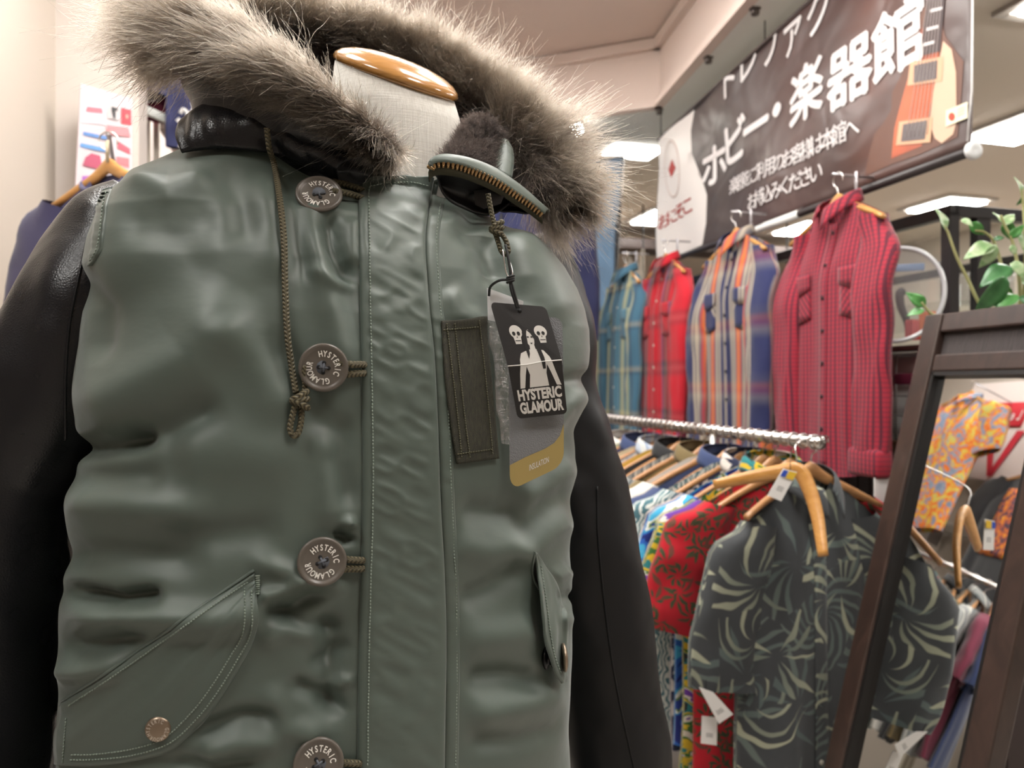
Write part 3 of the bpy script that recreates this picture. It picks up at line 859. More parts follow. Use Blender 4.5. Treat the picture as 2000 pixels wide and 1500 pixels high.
def ruff_hair(N, lmin, lmax, kink, seed_noise, name, r0, long_=False):
    seg = np.linalg.norm(np.diff(RP, axis=0), axis=1); cum = np.concatenate([[0], np.cumsum(seg)])
    u = rng.uniform(0, 1, N) * cum[-1]
    ti = np.interp(u, cum, np.arange(NR))
    I = np.clip(ti.astype(int), 0, NR - 2); f = (ti - I)[:, None]
    C = RP[I] * (1 - f) + RP[I + 1] * f; FL = nrm(RFL[I] * (1 - f) + RFL[I + 1] * f); rad = RR[I] * (1 - f[:, 0]) + RR[I + 1] * f[:, 0]
    T = nrm(RP[I + 1] - RP[I]); A = nrm(np.cross(T, Z_)); B = np.cross(T, A)
    th = rng.uniform(0, 2 * math.pi, N)
    rd = A * np.cos(th)[:, None] + B * np.sin(th)[:, None]
    keep = np.ones(N, bool)
    root = C + rd * (rad * 0.8)[:, None]
    cl = np.stack([vnoise(u * 55 + th * 1.2, th * 3.0, seed_noise + i) for i in range(3)], 1)      # locks of hair
    cl2 = np.stack([vnoise(u * 160, th * 8.0, seed_noise + 5 + i) for i in range(3)], 1)
    d = rd * 0.42 + FL * 0.95 + cl * 0.46 + cl2 * 0.42 + rng.normal(0, 0.16, (N, 3))
    d = nrm(d)
    # do not let strands run back through the tube
    back = np.sum(d * rd, 1)
    d = nrm(d + rd * np.maximum(0, 0.12 - back)[:, None])
    ln = rng.uniform(lmin, lmax, N) * (0.22 + 0.78 * np.clip(rad / 0.024, 0.2, 1.1)) * (1 + 0.25 * vnoise(u * 30, th * 2, seed_noise + 9))
    ln = ln * np.where((rd[:, 2] < -0.15) & (ti < 52), 0.55, 1.0)
    dr = FL * 0.25 - Z_ * 0.12 + cl * 0.40
    return hair_object(name, root, d, ln, M_FUR, RUFFO, dr, 7, r0, kink)
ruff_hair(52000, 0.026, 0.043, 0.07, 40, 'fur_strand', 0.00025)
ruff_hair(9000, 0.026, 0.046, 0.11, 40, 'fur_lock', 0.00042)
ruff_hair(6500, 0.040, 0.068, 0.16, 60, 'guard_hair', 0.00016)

def surf_hair(Gd, Nd, N, lmin, lmax, mat, parent, name, flow, r0=0.0002, kink=0.12, smin=0.0):
    nv_, nu_ = Gd.shape[:2]
    a = rng.uniform(smin, 1, N) * (nv_ - 1.001); c = rng.uniform(0, 1, N) * (nu_ - 1.001)
    i0 = a.astype(int); j0 = c.astype(int); fa = (a - i0)[:, None]; fc = (c - j0)[:, None]
    P = (Gd[i0, j0] * (1 - fa) + Gd[i0 + 1, j0] * fa) * (1 - fc) + (Gd[i0, j0 + 1] * (1 - fa) + Gd[i0 + 1, j0 + 1] * fa) * fc
    nn = Nd[i0, j0]
    cl = np.stack([vnoise(c * 0.8 + i, a * 0.8, 80 + i) for i in range(3)], 1)
    d = nrm(nn * 0.8 + flow * 0.5 + cl * 0.7 + rng.normal(0, 0.25, (N, 3)))
    return hair_object(name, P, d, rng.uniform(lmin, lmax, N), mat, parent, None, 5, r0, kink)
surf_hair(HI - dHs * 0.004, -dHs, 34000, 0.010, 0.020, M_FLEECE, LINING, 'fleece_pile', np.array([0.2, -0.1, 0.6]))

# black rolled collar of the hood on the left, under the fur
_lo = spline([(360, 309), (400, 302), (450, 299), (510, 304), (560, 314), (610, 336), (662, 362)], 60); _up = spline([(396, 216), (440, 188), (500, 185), (560, 204), (615, 238), (660, 270), (700, 305)], 60)
_gl = []
for q in range(60):
    h_, n_ = castn(*_lo[q]); _gl.append(h_ + n_ * 0.004)
_gl = np.array(_gl); _gu = np.array([W(x, y, 0.640 - 0.030 * q / 59) for q, (x, y) in enumerate(_up)])
_cg = []
for s_ in np.linspace(0, 1, 20):
    wr_ = np.array([vnoise(q / 9.0 + s_ * 1.5, s_ * 2.2, 35) * 0.007 + vnoise(q / 4.0, s_ * 4 + q / 20, 36) * 0.002 for q in range(60)])
    bl_ = math.sin(s_ * math.pi) ** 0.8
    _cg.append(_gl * (1 - s_) + _gu * s_ + np.outer(wr_ * bl_ + 0.016 * bl_, np.array([-0.25, -0.95, -0.1])))
b = MB(); b.sheet(np.array(_cg), 0.002); b.build('hood_collar', M_LEATHER, PARKA)

# ---- lettering helper
_glyph = {}
def glyph(ch, bold=0.0):
    """outline of one character as vertices, faces and advance width (size 1)"""
    key = (ch, bold)
    if key in _glyph: return _glyph[key]
    c = bpy.data.curves.new('glyph', 'FONT'); c.body = ch; c.size = 1.0; c.resolution_u = 3; c.offset = bold; c.fill_mode = 'FRONT'
    o = bpy.data.objects.new('glyph', c); COL.objects.link(o)
    dg = bpy.context.evaluated_depsgraph_get()
    me = bpy.data.meshes.new_from_object(o.evaluated_get(dg))
    V = np.array([v.co[:2] for v in me.vertices]) if len(me.vertices) else np.zeros((0, 2))
    Fc = [tuple(p.vertices) for p in me.polygons]
    bpy.data.objects.remove(o); bpy.data.curves.remove(c); bpy.data.meshes.remove(me)
    _glyph[key] = (V, Fc)
    return _glyph[key]
def text2d(s, cell_w, cell_h, x0=0, y0=0, bold=0.0, fit=True, gap=0.08):
    """characters of s set in equal cells from x0; returns list of (V2, faces)"""
    out = []
    for i, ch in enumerate(s):
        V, Fc = glyph(ch, bold)
        if len(V) == 0: continue
        mn, mx = V.min(0), V.max(0); sz = np.maximum(mx - mn, 1e-3)
        if fit:
            Q = (V - mn) / sz * np.array([cell_w * (1 - gap), cell_h]) + np.array([x0 + i * cell_w + cell_w * gap / 2, y0])
        else:
            Q = V * np.array([cell_w, cell_h]) + np.array([x0 + i * cell_w, y0])
        out.append((Q, Fc))
    return out
def line2d(s, x0, y0, w, h, bold=0.0):
    """a whole line of text fitted into the box x0, y0, w, h"""
    V, Fc = glyph(s, bold); mn, mx = V.min(0), V.max(0)
    return [((V - mn) / (mx - mn) * np.array([w, h]) + np.array([x0, y0]), Fc)]
def ring_text(b, words, c, ex, ey, ez, R, size, lift, wid=0.72, bold=0.02):
    """words: list of (text, first angle, last angle) in degrees, clockwise, tops outward"""
    for s, a0, a1 in words:
        for i, ch in enumerate(s):
            a = math.radians(a0 + (a1 - a0) * i / max(1, len(s) - 1))
            V, Fc = glyph(ch, bold)
            mn, mx = V.min(0), V.max(0)
            w = (mx[0] - mn[0]) * wid
            Q = np.stack([(V[:, 0] - (mn[0] + mx[0]) / 2) * wid, V[:, 1] - 0.35], 1) * size
            up = np.array([math.cos(a), math.sin(a)]); rt_ = np.array([math.sin(a), -math.cos(a)])
            q = up * R + Q[:, 1:] * up + Q[:, :1] * rt_
            P = np.asarray(c) + q[:, :1] * ex + q[:, 1:] * ey + ez * lift
            b.add(P, Fc)

def face_frame(n, mixv=0.5, pos=None):
    v = nrm(np.array([0, 0, CH]) - pos) if pos is not None else -np.array([0, 1.0, 0])
    ez = nrm(n * (1 - mixv) + v * mixv)
    ex = nrm(np.cross(np.array([0, 0, 1.0]), ez)); ey = np.cross(ez, ex)
    return ex, ey, ez

# ---- four big lettered buttons with cord loops
for (px, py, rot, rpx, mixv, look) in ((623, 379, -4, 44, 0.5, 'topmost dark button under the fur'), (632, 718, -26, 47, 0.62, 'second button with the drawcord over it'), (629, 1097, 0, 47, 0.62, 'third button beside the pocket'), (622, 1492, 6, 48, 0.62, 'lowest button cut by the bottom edge')):
    h, nn = castn(px, py)
    ex, ey, ez = face_frame(nn, mixv, h)
    if py < 400: ez = nrm(ez + Z_ * 0.10 - 0.10 * e1); ex = nrm(np.cross(Z_, ez)); ey = np.cross(ez, ex)
    c = W(px, py, h[1] - (0.008 if py > 400 else 0.016))
    r = rpx * h[1] / F
    b = MB()
    b.lathe([(r * 0.55, -0.003), (r * 0.9, -0.0022), (r, -0.0004), (r * 0.99, 0.0010), (r * 0.93, 0.0020), (r * 0.86, 0.0018), (r * 0.79, 0.0008), (r * 0.74, 0.0005), (r * 0.4, 0.0001), (r * 0.02, -0.0001)], c, ez, 56, ex)
    BT = b.build('button', M_BUTTON, PARKA); BT['label'] = look
    t = MB(); ring_text(t, [('HYSTERIC', 128 + rot, 0 + rot), ('GLAMOUR', -48 + rot, -172 + rot)], c, ex, ey, ez, r * 0.575, r * 0.34, 0.0011)
    t.build('button_lettering', M_BTNTXT, BT, smooth_=False)
    hb = MB()
    for a in (20, 110, 200, 290):
        q = math.radians(a + rot); hb.lathe([(r * 0.085, 0.0), (r * 0.085, 0.0004), (0.0001, 0.0004)], c + (ex * math.cos(q) + ey * math.sin(q)) * r * 0.20 + ez * 0.0001, ez, 12)
    hb.build('button_holes', M_HOLE, BT)
    tb = MB()
    for a in (20, 110):
        q = math.radians(a + rot); d = (ex * math.cos(q) + ey * math.sin(q)) * r * 0.17
        tb.tube([c + d + ez * 0.0004, c + ez * 0.0012, c - d + ez * 0.0004], r * 0.045, 6)
    tb.build('button_thread', M_BTHREAD, BT)
    sh = MB(); sh.tube([h - ez * 0.002, c], r * 0.3, 10); sh.build('shank', M_BTHREAD, BT)
    lo = MB()
    for dy in (-8, 8):
        ed = 703 if py < 1400 else 697
        P = []
        for f in np.linspace(0, 1, 7):
            qx = px + rpx * 0.55 + (ed + 5 - px - rpx * 0.55) * f; qy = py + (2 if py < 400 else 0) + dy * (1.3 - 0.3 * f) + (6 if py < 400 else 3) * f
            hh, n2 = castn(qx, qy)
            P.append(hh + n2 * (0.0045 - 0.0012 * f + 0.001 * math.sin(f * 3) + (0.003 * (1 - f) if py < 400 else 0)))
        lo.tube(P, 0.0026, 9)
    lo.build('cord_loop', M_CORD, PARKA)

# ---- drawcords
def cord(pts3, name, parent, r=0.0023, mat=None, n=80):
    b = MB(); b.tube(spline(pts3, n), r, 10); return b.build(name, mat or M_CORD, parent)
lc = []
for (x, y) in ((533, 330), (541, 400), (549, 480), (556, 560), (562, 650), (568, 720), (572, 770)):
    h, nn = castn(x, y); lc.append(h + nn * 0.0042)
lc = [W(521, 250, lc[0][1] - 0.012), W(526, 290, lc[0][1] - 0.008)] + lc
DC = cord(lc, 'drawcord', PARKA)
kc, kn = castn(577, 783); kc = kc + kn * 0.006
ex, ey, ez = face_frame(kn, 0.5, kc)
b = MB()
for q in range(3):       # knot: three wraps
    a = np.linspace(0, 2 * math.pi, 26); tilt = (-0.5, 0.1, 0.6)[q]
    P = np.array([kc + ey * (0.0032 * (q - 1)) + ex * 0.0052 * math.cos(t) + ez * 0.0042 * math.sin(t) + ey * 0.0052 * tilt * math.cos(t) for t in a])
    b.tube(P, 0.0023, 9)
b.build('knot', M_CORD, DC)
lp = [(571, 790), (566, 815), (564, 838), (569, 852), (578, 848), (583, 825), (583, 800), (580, 788)]
P = []
for (x, y) in lp:
    h, nn = castn(x, y); P.append(h + nn * 0.0045)
cord(P, 'cord_end_loop', DC, 0.0022)
P = []
for i, (x, y) in enumerate([(583, 778), (592, 755), (598, 735), (604, 712)]):
    h, nn = castn(x, y); P.append(h + nn * (0.006 + 0.0022 * i))
b = MB(); b.tube(spline(P, 20), [0.0022 * (1 - 0.4 * i / 19) for i in range(20)], 8); b.build('frayed_end', M_CORD, DC)

rc0, rcn = castn(985, 500)
dR = rc0[1] - 0.012
DR = cord([W(953, 378, dR - 0.014), W(956, 395, dR - 0.012), W(961, 420, dR - 0.010), W(966, 440, dR - 0.010), W(968, 448, dR - 0.009)], 'drawcord', PARKA, 0.0022)
kc = W(970, 447, dR - 0.009); ex, ey, ez = face_frame(rcn, 0.6, kc)
b = MB()
for q in range(3):
    a = np.linspace(0, 2 * math.pi, 24)
    b.tube(np.array([kc + ey * 0.003 * (q - 1) + ex * 0.0048 * math.cos(t) + ez * 0.004 * math.sin(t) + ey * (-0.4, 0.2, 0.6)[q] * 0.005 * math.cos(t) for t in a]), 0.0022, 8)
b.build('knot', M_CORD, DR)
cord([W(966, 452, dR - 0.008), W(974, 475, dR - 0.006), W(979, 490, dR - 0.006), W(987, 497, dR - 0.006), W(993, 490, dR - 0.006), W(988, 470, dR - 0.008), W(975, 450, dR - 0.009)], 'cord_end_loop', DR, 0.0022)

# ---- left pocket flap
top = spline([(124, 1373), (250, 1290), (380, 1198), (497, 1119)], 70)
bot = spline([(116, 1493), (180, 1494), (255, 1486), (335, 1464), (385, 1420), (425, 1372), (470, 1300), (499, 1238), (502, 1160)], 70)
vv = np.linspace(0, 1, 40)[:, None]
PX = top[None, :, 0] * (1 - vv) + bot[None, :, 0] * vv; PY = top[None, :, 1] * (1 - vv) + bot[None, :, 1] * vv
G, N = drape(PX, PY, 0.0)
fan = np.arctan2(PY - 1120, 520 - PX)
lift = 3.4 + 2.6 * vnoise(fan * 9 + 3, vv * 1.5 + np.zeros_like(PX), 51) * np.sin(vv * math.pi) ** 0.8 + 0.6 * vnoise(fan * 22, vv * 3 + np.zeros_like(PX), 52) * np.sin(vv * math.pi)
rimp = np.minimum(1, np.minimum(vv / 0.04, (1 - vv) / 0.03)) * np.ones_like(PX)
lift = lift + 0.5 * np.exp(-((1 - vv) / 0.09) ** 2)
lift = lift * (0.55 + 0.45 * rimp) * mm
FLP = MB(); FLP.sheet(G - N * 0.0012, lift + 0.0012, N); FLAP = FLP.build('pocket_flap', M_SATIN, PARKA)
fs = bvh_of(FLP)
stitches('stitching', [(135, 1378), (250, 1301), (380, 1209), (488, 1134)], FLAP, 0.0003, surf=fs, step=6)
stitches('stitching', [(138, 1484), (185, 1483), (258, 1475), (328, 1453), (376, 1412), (416, 1364), (460, 1294), (489, 1234), (491, 1150)], FLAP, 0.0003, surf=fs, step=6)
stitches('stitching', [(140, 1474), (185, 1473), (256, 1463), (318, 1443), (364, 1402), (403, 1355), (446, 1288), (475, 1230), (478, 1146)], FLAP, 0.0003, surf=fs, step=6)
stitches('stitching', [(123, 1490), (127, 1440), (131, 1395)], FLAP, 0.0003, surf=fs, step=6)
def seamline(pts, r=0.0007, n=60, lift=0.0002, mat=None, parent=None, name='seam'):
    P, N_ = drape_line(pts, n, lift)
    b = MB(); b.tube(P, r, 6); return b.build(name, mat or M_THREADD, parent or PARKA)
seamline([(122, 1370), (250, 1286), (380, 1194), (496, 1114)], 0.0012, mat=M_SATIN, name='welt')
b = MB()
for i in range(9):
    P, _n = drape_line([(499, 1124 + i * 4.6), (508, 1123 + i * 4.6)], 4, 0.0012); b.tube(P, 0.0007, 5)
b.build('bar_tack', M_THREAD, PARKA)
def snap(px, py, rpx, parent, surf, label, txt=True, squash=0.0):
    h, nn = surf(px, py)
    ex, ey, ez = face_frame(nn, squash, h)
    r = rpx * h[1] / F
    b = MB(); b.lathe([(r * 0.9, -0.001), (r, 0.0006), (r * 0.96, 0.0016), (r * 0.8, 0.0026), (r * 0.5, 0.0031), (r * 0.02, 0.0033)], h, ez, 40, ex)
    o = b.build('snap_button', M_SNAP, parent); o['label'] = label
    if txt:
        t = MB(); ring_text(t, [('HYSTERIC', 205, 60), ('GLAMOUR', 5, -130)], h, ex, ey, ez, r * 0.70, r * 0.40, 0.00315, bold=0.025)
        t.build('snap_lettering', M_SNAPTXT, o, smooth_=False)
    return o
snap(310, 1423, 25, FLAP, fs, 'round brass snap with lettering', squash=0.35)

# ---- right pocket flap, standing off the body
lt = spline([(1046, 1078), (1054, 1120), (1060, 1180), (1067, 1230), (1077, 1280), (1090, 1318), (1101, 1333)], 40)
rt2 = spline([(1049, 1079), (1068, 1108), (1086, 1138), (1096, 1168), (1106, 1195), (1111, 1240), (1108, 1331)], 40)
uu3 = np.linspace(0, 1, 16)
PX = lt[:, :1] * (1 - uu3) + rt2[:, :1] * uu3; PY = lt[:, 1:] * (1 - uu3) + rt2[:, 1:] * uu3
G, N = drape(np.clip(PX, 0, 1100), PY, 0.0)
dep = G[..., 1]
open_ = smooth(0, 0.35, np.linspace(0, 1, 40))[:, None]
dd = dep - 0.004 - open_ * (0.016 * (1 - uu3)[None, :] + 0.006)
dd = np.minimum(dd, dep - 0.003)
G3 = np.array([[W(PX[i, j], PY[i, j], dd[i, j]) for j in range(16)] for i in range(40)])
wr = vnoise(uu3[None, :] * 3 + np.zeros((40, 1)), np.linspace(0, 7, 40)[:, None] + uu3[None, :] * 2, 55) * 0.0016 * np.sin(np.linspace(0, math.pi, 40))[:, None]
nF = nrm(np.cross(np.gradient(G3, axis=1), np.gradient(G3, axis=0)))
if np.mean(nF[..., 1]) > 0: nF = -nF
G3 = G3 + nF * wr[..., None]
F2 = MB(); F2.sheet(G3, -0.0022, nF); FLAP2 = F2.build('pocket_flap', M_SATIN, PARKA); FLAP2['label'] = 'narrow pocket flap on the right standing open'
f2s = bvh_of(F2)
stitches('stitching', [(1056, 1105), (1067, 1180), (1075, 1240), (1084, 1285), (1097, 1320)], FLAP2, 0.0003, surf=f2s, step=6)
h, nn = f2s(1098, 1284)
if h is not None:
    ez = nrm(nn * 0.7 + e1 * 0.8); r = 0.0125
    b = MB(); b.lathe([(r * 0.9, -0.001), (r, 0.0006), (r * 0.96, 0.0018), (r * 0.6, 0.0032), (r * 0.02, 0.0035)], h + nn * 0.001, ez, 36); o = b.build('snap_button', M_SNAP, FLAP2); o['label'] = 'brass snap seen edge-on'
h, nn = castn(1066, 1284)
b = MB(); ez = nrm(nn + e1 * 0.5); b.lathe([(0.007, -0.002), (0.010, 0.0), (0.010, 0.002), (0.006, 0.0025), (0.006, 0.006), (0.0085, 0.0065), (0.0085, 0.009), (0.001, 0.010)], h, ez, 28); b.build('snap_socket', M_GUN, PARKA)
seamline([(1044, 1080), (1040, 1105), (1042, 1130), (1052, 1150)], 0.0012, mat=M_SATIN, name='welt')
P, N_ = drape_line([(1048, 1086), (1046, 1110), (1051, 1140), (1058, 1165)], 20, 0.0006)
b = MB(); b.tube(P, [0.0003 + 0.004 * math.sin(i / 19 * math.pi) for i in range(20)], 8, flat=0.3); b.build('pocket_opening', M_HOLE, PARKA)

# ---- olive webbing patch
uu4 = np.linspace(0, 1, 24); v4 = np.linspace(0, 1, 60)[:, None]
TLc, TRc, BRc, BLc = (859, 628), (944, 620), (970, 895), (890, 906)
PX = (TLc[0] * (1 - uu4) + TRc[0] * uu4) * (1 - v4) + (BLc[0] * (1 - uu4) + BRc[0] * uu4) * v4
PY = (TLc[1] * (1 - uu4) + TRc[1] * uu4) * (1 - v4) + (BLc[1] * (1 - uu4) + BRc[1] * uu4) * v4
PX = PX - 5 * np.sin(v4 * math.pi) * (1 - uu4)
G, N = drape(PX, PY, 0.0)
for _ in range(6):
    G[1:-1] = (G[:-2] + G[2:] + 2 * G[1:-1]) / 4; G[:, 1:-1] = (G[:, :-2] + G[:, 2:] + 2 * G[:, 1:-1]) / 4
WB = MB(); WB.sheet(G + N * 0.0006, 0.0032, N); WEB = WB.build('webbing_patch', M_WEB, PARKA); WEB['label'] = 'olive woven webbing strip on the chest'
ws = bvh_of(WB)
M_OLT = plain('olive_thread', (0.095, 0.09, 0.05), 0.6)
for pts in ([(866, 645), (940, 638)], [(893, 887), (964, 877)], [(872, 632), (880, 700), (892, 800), (902, 900)], [(888, 632), (897, 720), (908, 820), (918, 898)], [(935, 625), (944, 700), (954, 800), (962, 890)]):
    stitches('stitching', pts, WEB, 0.0003, surf=ws, step=5, mat=M_OLT)

# ---- zipper edge, green facing and flap of the opened hood front on the right
zp = [(838, 332, .616), (843, 322, .616), (858, 318, .618), (880, 320, .622), (905, 326, .630), (940, 340, .645), (975, 358, .660), (1005, 378, .674), (1035, 398, .688), (1060, 418, .700)]
ZS = spline(zp, 160); ZP = np.array([W(*r) for r in ZS])
up_pts = spline([(846, 328, .624), (852, 317, .626), (872, 309, .632), (900, 311, .642), (930, 318, .655), (965, 332, .675), (1000, 355, .690), (1030, 378, .702), (1056, 402, .712), (1072, 416, .716)], 160)
UP = np.array([W(*r) for r in up_pts])
fG = np.stack([ZP * (1 - s) + UP * s + np.array([0, -1, 0.4]) * 0.004 * math.sin(s * math.pi) for s in np.linspace(0, 1, 8)])
b = MB(); b.sheet(fG, 0.0025); FAC = b.build('hood_facing', M_SATIN, PARKA)
tp = np.stack([ZP + np.array([0, 0.001, -0.002]) , ZP + np.array([0.0, 0.006, -0.0085])])
b = MB(); b.sheet(tp, 0.0012); b.build('zipper_tape', plain('zipper_tape', (0.05, 0.045, 0.025), 0.8), PARKA)
tooth = MB(); tooth.bbox((0, 0, 0), (0.0030, 0.0036, 0.0052), bev=0.0009); tooth.bbox((0, -0.0006, -0.0030), (0.0020, 0.0026, 0.0022), bev=0.0006)
TME = tooth.mesh('zipper_tooth', M_TOOTH)
Ld = np.concatenate([[0], np.cumsum(np.linalg.norm(np.diff(ZP, axis=0), axis=1))]); nt = int(Ld[-1] / 0.0042)
for i in range(nt):
    s = (i + 0.5) / nt * Ld[-1]
    p = np.array([np.interp(s, Ld, ZP[:, q]) for q in range(3)]); p2 = np.array([np.interp(s + 0.002, Ld, ZP[:, q]) for q in range(3)])
    tx = nrm(p2 - p); vy = nrm(np.array([0, 1.0, 0.25])); vy = nrm(vy - tx * np.dot(vy, tx)); vz = np.cross(tx, vy)
    if vz[2] < 0: vz = -vz; vy = -vy
    inst('zipper_tooth', TME, PARKA, frame_mat(p - wloc(PARKA), tx, vy, vz))
# green tab of the hood opening behind the zipper
tb1 = spline([(958, 330, .715), (958, 300, .735), (965, 282, .745), (978, 272, .750)], 20); tb2 = spline([(1000, 348, .712), (1004, 318, .730), (1002, 292, .742), (994, 276, .750)], 20)
tg = np.stack([np.array([W(*r) for r in tb1]) * (1 - s) + np.array([W(*r) for r in tb2]) * s + np.array([0, -1, 0]) * 0.006 * math.sin(s * math.pi) for s in np.linspace(0, 1, 8)])
b = MB(); b.sheet(tg, 0.002); b.build('hood_tab', M_SATIN, PARKA)
# fleece patch left of the tab
fp1 = spline([(858, 322, .650), (885, 285, .69), (905, 258, .72), (930, 240, .745)], 24); fp2 = spline([(962, 338, .700), (968, 312, .73), (975, 285, .75), (985, 262, .765)], 24)
fg = np.stack([np.array([W(*r) for r in fp1]) * (1 - s) + np.array([W(*r) for r in fp2]) * s + np.array([0, -1, 0.2]) * 0.010 * math.sin(s * math.pi) for s in np.linspace(0, 1, 12)])
fn = nrm(np.cross(np.gradient(fg, axis=1), np.gradient(fg, axis=0)))
if fn[..., 1].mean() > 0: fn = -fn
b = MB(); b.sheet(fg, -0.003, fn); FP = b.build('fleece_lapel', M_LINING, PARKA)
surf_hair(fg, fn, 9000, 0.006, 0.013, M_FLEECE, FP, 'fleece_pile', np.array([-0.6, -0.3, 0.2]))
# black underside of the open hood front
ub = spline([(858, 338, .640), (864, 368, .640), (880, 388, .645), (905, 402, .655), (930, 412, .668), (960, 415, .680), (985, 400, .690), (1000, 385, .695)], 40)
ug = np.stack([np.array([np.array([np.interp(x, np.linspace(0, 1, 160), ZP[:, q]) for q in range(3)]) for x in np.linspace(0.05, 0.78, 40)]) * (1 - s) + np.array([W(*r) for r in ub]) * s + np.array([0, 1, 0]) * 0.02 * math.sin(s * math.pi) + np.array([0, 0.004, 0]) for s in np.linspace(0, 1, 12)])
b = MB(); b.sheet(ug, 0.002); b.build('hood_underside', M_HOODBLK, PARKA)
tbk = [(925, 372), (960, 368), (985, 382), (978, 398), (945, 408), (928, 400)]
b = MB(); b.add(np.array([W(x, y, .668 - 0.0) for x, y in tbk] + [W(x, y, .672) for x, y in tbk]), [tuple(range(6))[::-1], tuple(range(6, 12))] + [(i, (i + 1) % 6, 6 + (i + 1) % 6, 6 + i) for i in range(6)])
b.build('cord_tab', M_HOODBLK, PARKA, smooth_=False)

# ================================================================ THE HANG TAGS
def quad_map(rows):
    """rows: list of (left px, left py, left depth, right px, right py, right depth) from top to bottom"""
    rows = [(W(*r[:3]), W(*r[3:])) for r in rows]; m = len(rows) - 1
    def f(u, v, lift=0.0):
        t = min(max(v, 0), 1) * m; i = min(int(t), m - 1); f_ = t - i
        L = rows[i][0] * (1 - f_) + rows[i + 1][0] * f_; R = rows[i][1] * (1 - f_) + rows[i + 1][1] * f_
        p = L * (1 - u) + R * u
        nn = nrm(np.cross(rows[i][1] - rows[i][0], rows[i + 1][0] - rows[i][0]))
        if nn[1] > 0: nn = -nn
        return p + nn * lift
    return f
def mapped_sheet(b, outline, f, th, splits=()):
    """outline (u, v) polygon, cut at the fold lines v = splits, thickness th behind the face"""
    bm = bmesh.new(); vs = [bm.verts.new((x, y, 0)) for x, y in outline]; bm.faces.new(vs)
    for s in splits:
        bmesh.ops.bisect_plane(bm, geom=list(bm.verts) + list(bm.edges) + list(bm.faces), plane_co=(0, s, 0), plane_no=(0, 1, 0))
    bmesh.ops.triangulate(bm, faces=list(bm.faces))
    bm.verts.index_update(); bm.edges.ensure_lookup_table()
    V2 = [(v.co.x, v.co.y) for v in bm.verts]; fs = [tuple(v.index for v in q.verts) for q in bm.faces]
    be = [(e.verts[0].index, e.verts[1].index) for e in bm.edges if e.is_boundary]
    n = len(V2); bm.free()
    A = [f(x, y, 0) for x, y in V2] + [f(x, y, -th) for x, y in V2]
    b.add(A, fs + [tuple(i + n for i in q[::-1]) for q in fs] + [(a, c, c + n, a + n) for a, c in be])
def rrect(x0, y0, x1, y1, rx, ry, n=6):
    out = []
    for (cx_, cy_, a0) in ((x1 - rx, y0 + ry, -90), (x1 - rx, y1 - ry, 0), (x0 + rx, y1 - ry, 90), (x0 + rx, y0 + ry, 180)):
        for i in range(n + 1):
            a = math.radians(a0 + 90 * i / n); out.append((cx_ + rx * math.cos(a), cy_ + ry * math.sin(a)))
    return out
def flat_on(b, poly, f, lift, splits=()):
    """flat printed shape on a mapped face"""
    bm = bmesh.new(); vs = [bm.verts.new((x, y, 0)) for x, y in poly]
    bm.faces.new(vs)
    for s in splits:
        bmesh.ops.bisect_plane(bm, geom=list(bm.verts) + list(bm.edges) + list(bm.faces), plane_co=(0, s, 0), plane_no=(0, 1, 0))
    bmesh.ops.triangulate(bm, faces=list(bm.faces)); bm.verts.index_update()
    b.add([f(v.co.x, v.co.y, lift) for v in bm.verts], [tuple(v.index for v in q.verts) for q in bm.faces]); bm.free()
def text_on(b, glyphs, f, lift):
    for Q, Fc in glyphs: b.add([f(x, y, lift) for x, y in Q], Fc)

d0 = min(castn(x, y)[0][1] for x, y in ((960, 600), (1010, 700), (1050, 800), (1090, 800), (1060, 900), (1000, 900), (1085, 660), (1000, 640)))
dT = d0 - 0.020
M_TAGB = plain('black_card', (0.016, 0.015, 0.015), 0.45)
M_TAGW = plain('bone_print', (0.70, 0.665, 0.615), 0.6)
M_TAGE = plain('card_edge', (0.75, 0.72, 0.68), 0.7)
fB = quad_map([(957, 590, dT + .004, 1066, 599, dT + .006), (992, 716, dT - .006, 1097, 703, dT - .004), (1011, 818, dT - .002, 1108, 808, dT + .000)])
tagB = thing('hang_tag', 'black card hang tag with pale figure, skulls and lettering on the parka chest', 'hang tag', fB(0.5, 1, 0))
b = MB(); mapped_sheet(b, rrect(0, 0, 1, 1, .09, .045), fB, 0.0006, (0.5,)); b.build('card', M_TAGB, tagB, smooth_=False)
t = MB()
text_on(t, line2d('HYSTERIC', 0.085, 0.838, 0.85, -0.108, 0.045), fB, 0.0004)
text_on(t, line2d('GLAMOUR', 0.085, 0.962, 0.86, -0.112, 0.045), fB, 0.0004)
t.build('lettering', M_TAGW, tagB, smooth_=False)
t = MB()
def oval(cx_, cy_, rx, ry, n=20): return [(cx_ + rx * math.cos(2 * math.pi * i / n), cy_ + ry * math.sin(2 * math.pi * i / n)) for i in range(n)]
# light silhouette: torso, arms, face and two skulls; dark shapes over it
flat_on(t, [(.36, .40), (.46, .385), (.60, .385), (.72, .40), (.80, .46), (.86, .58), (.93, .70), (.95, .725), (.86, .72), (.78, .60), (.72, .52), (.69, .60), (.71, .72), (.34, .72), (.38, .60), (.34, .52), (.30, .60), (.25, .72), (.16, .72), (.20, .58), (.25, .46), (.30, .41)], fB, 0.0004, (0.5,))
flat_on(t, oval(.535, .29, .075, .075), fB, 0.0004); flat_on(t, [(.50, .34), (.58, .34), (.59, .40), (.48, .40)], fB, 0.0004)
for s, cx_ in ((-1, .315), (1, .765)):
    flat_on(t, oval(cx_, .235, .115, .055), fB, 0.0004)
    flat_on(t, [(cx_ - .07, .27), (cx_ + .07, .27), (cx_ + .055, .335), (cx_ - .055, .335)], fB, 0.0004)
t.build('figure_print', M_TAGW, tagB, smooth_=False)
t = MB()
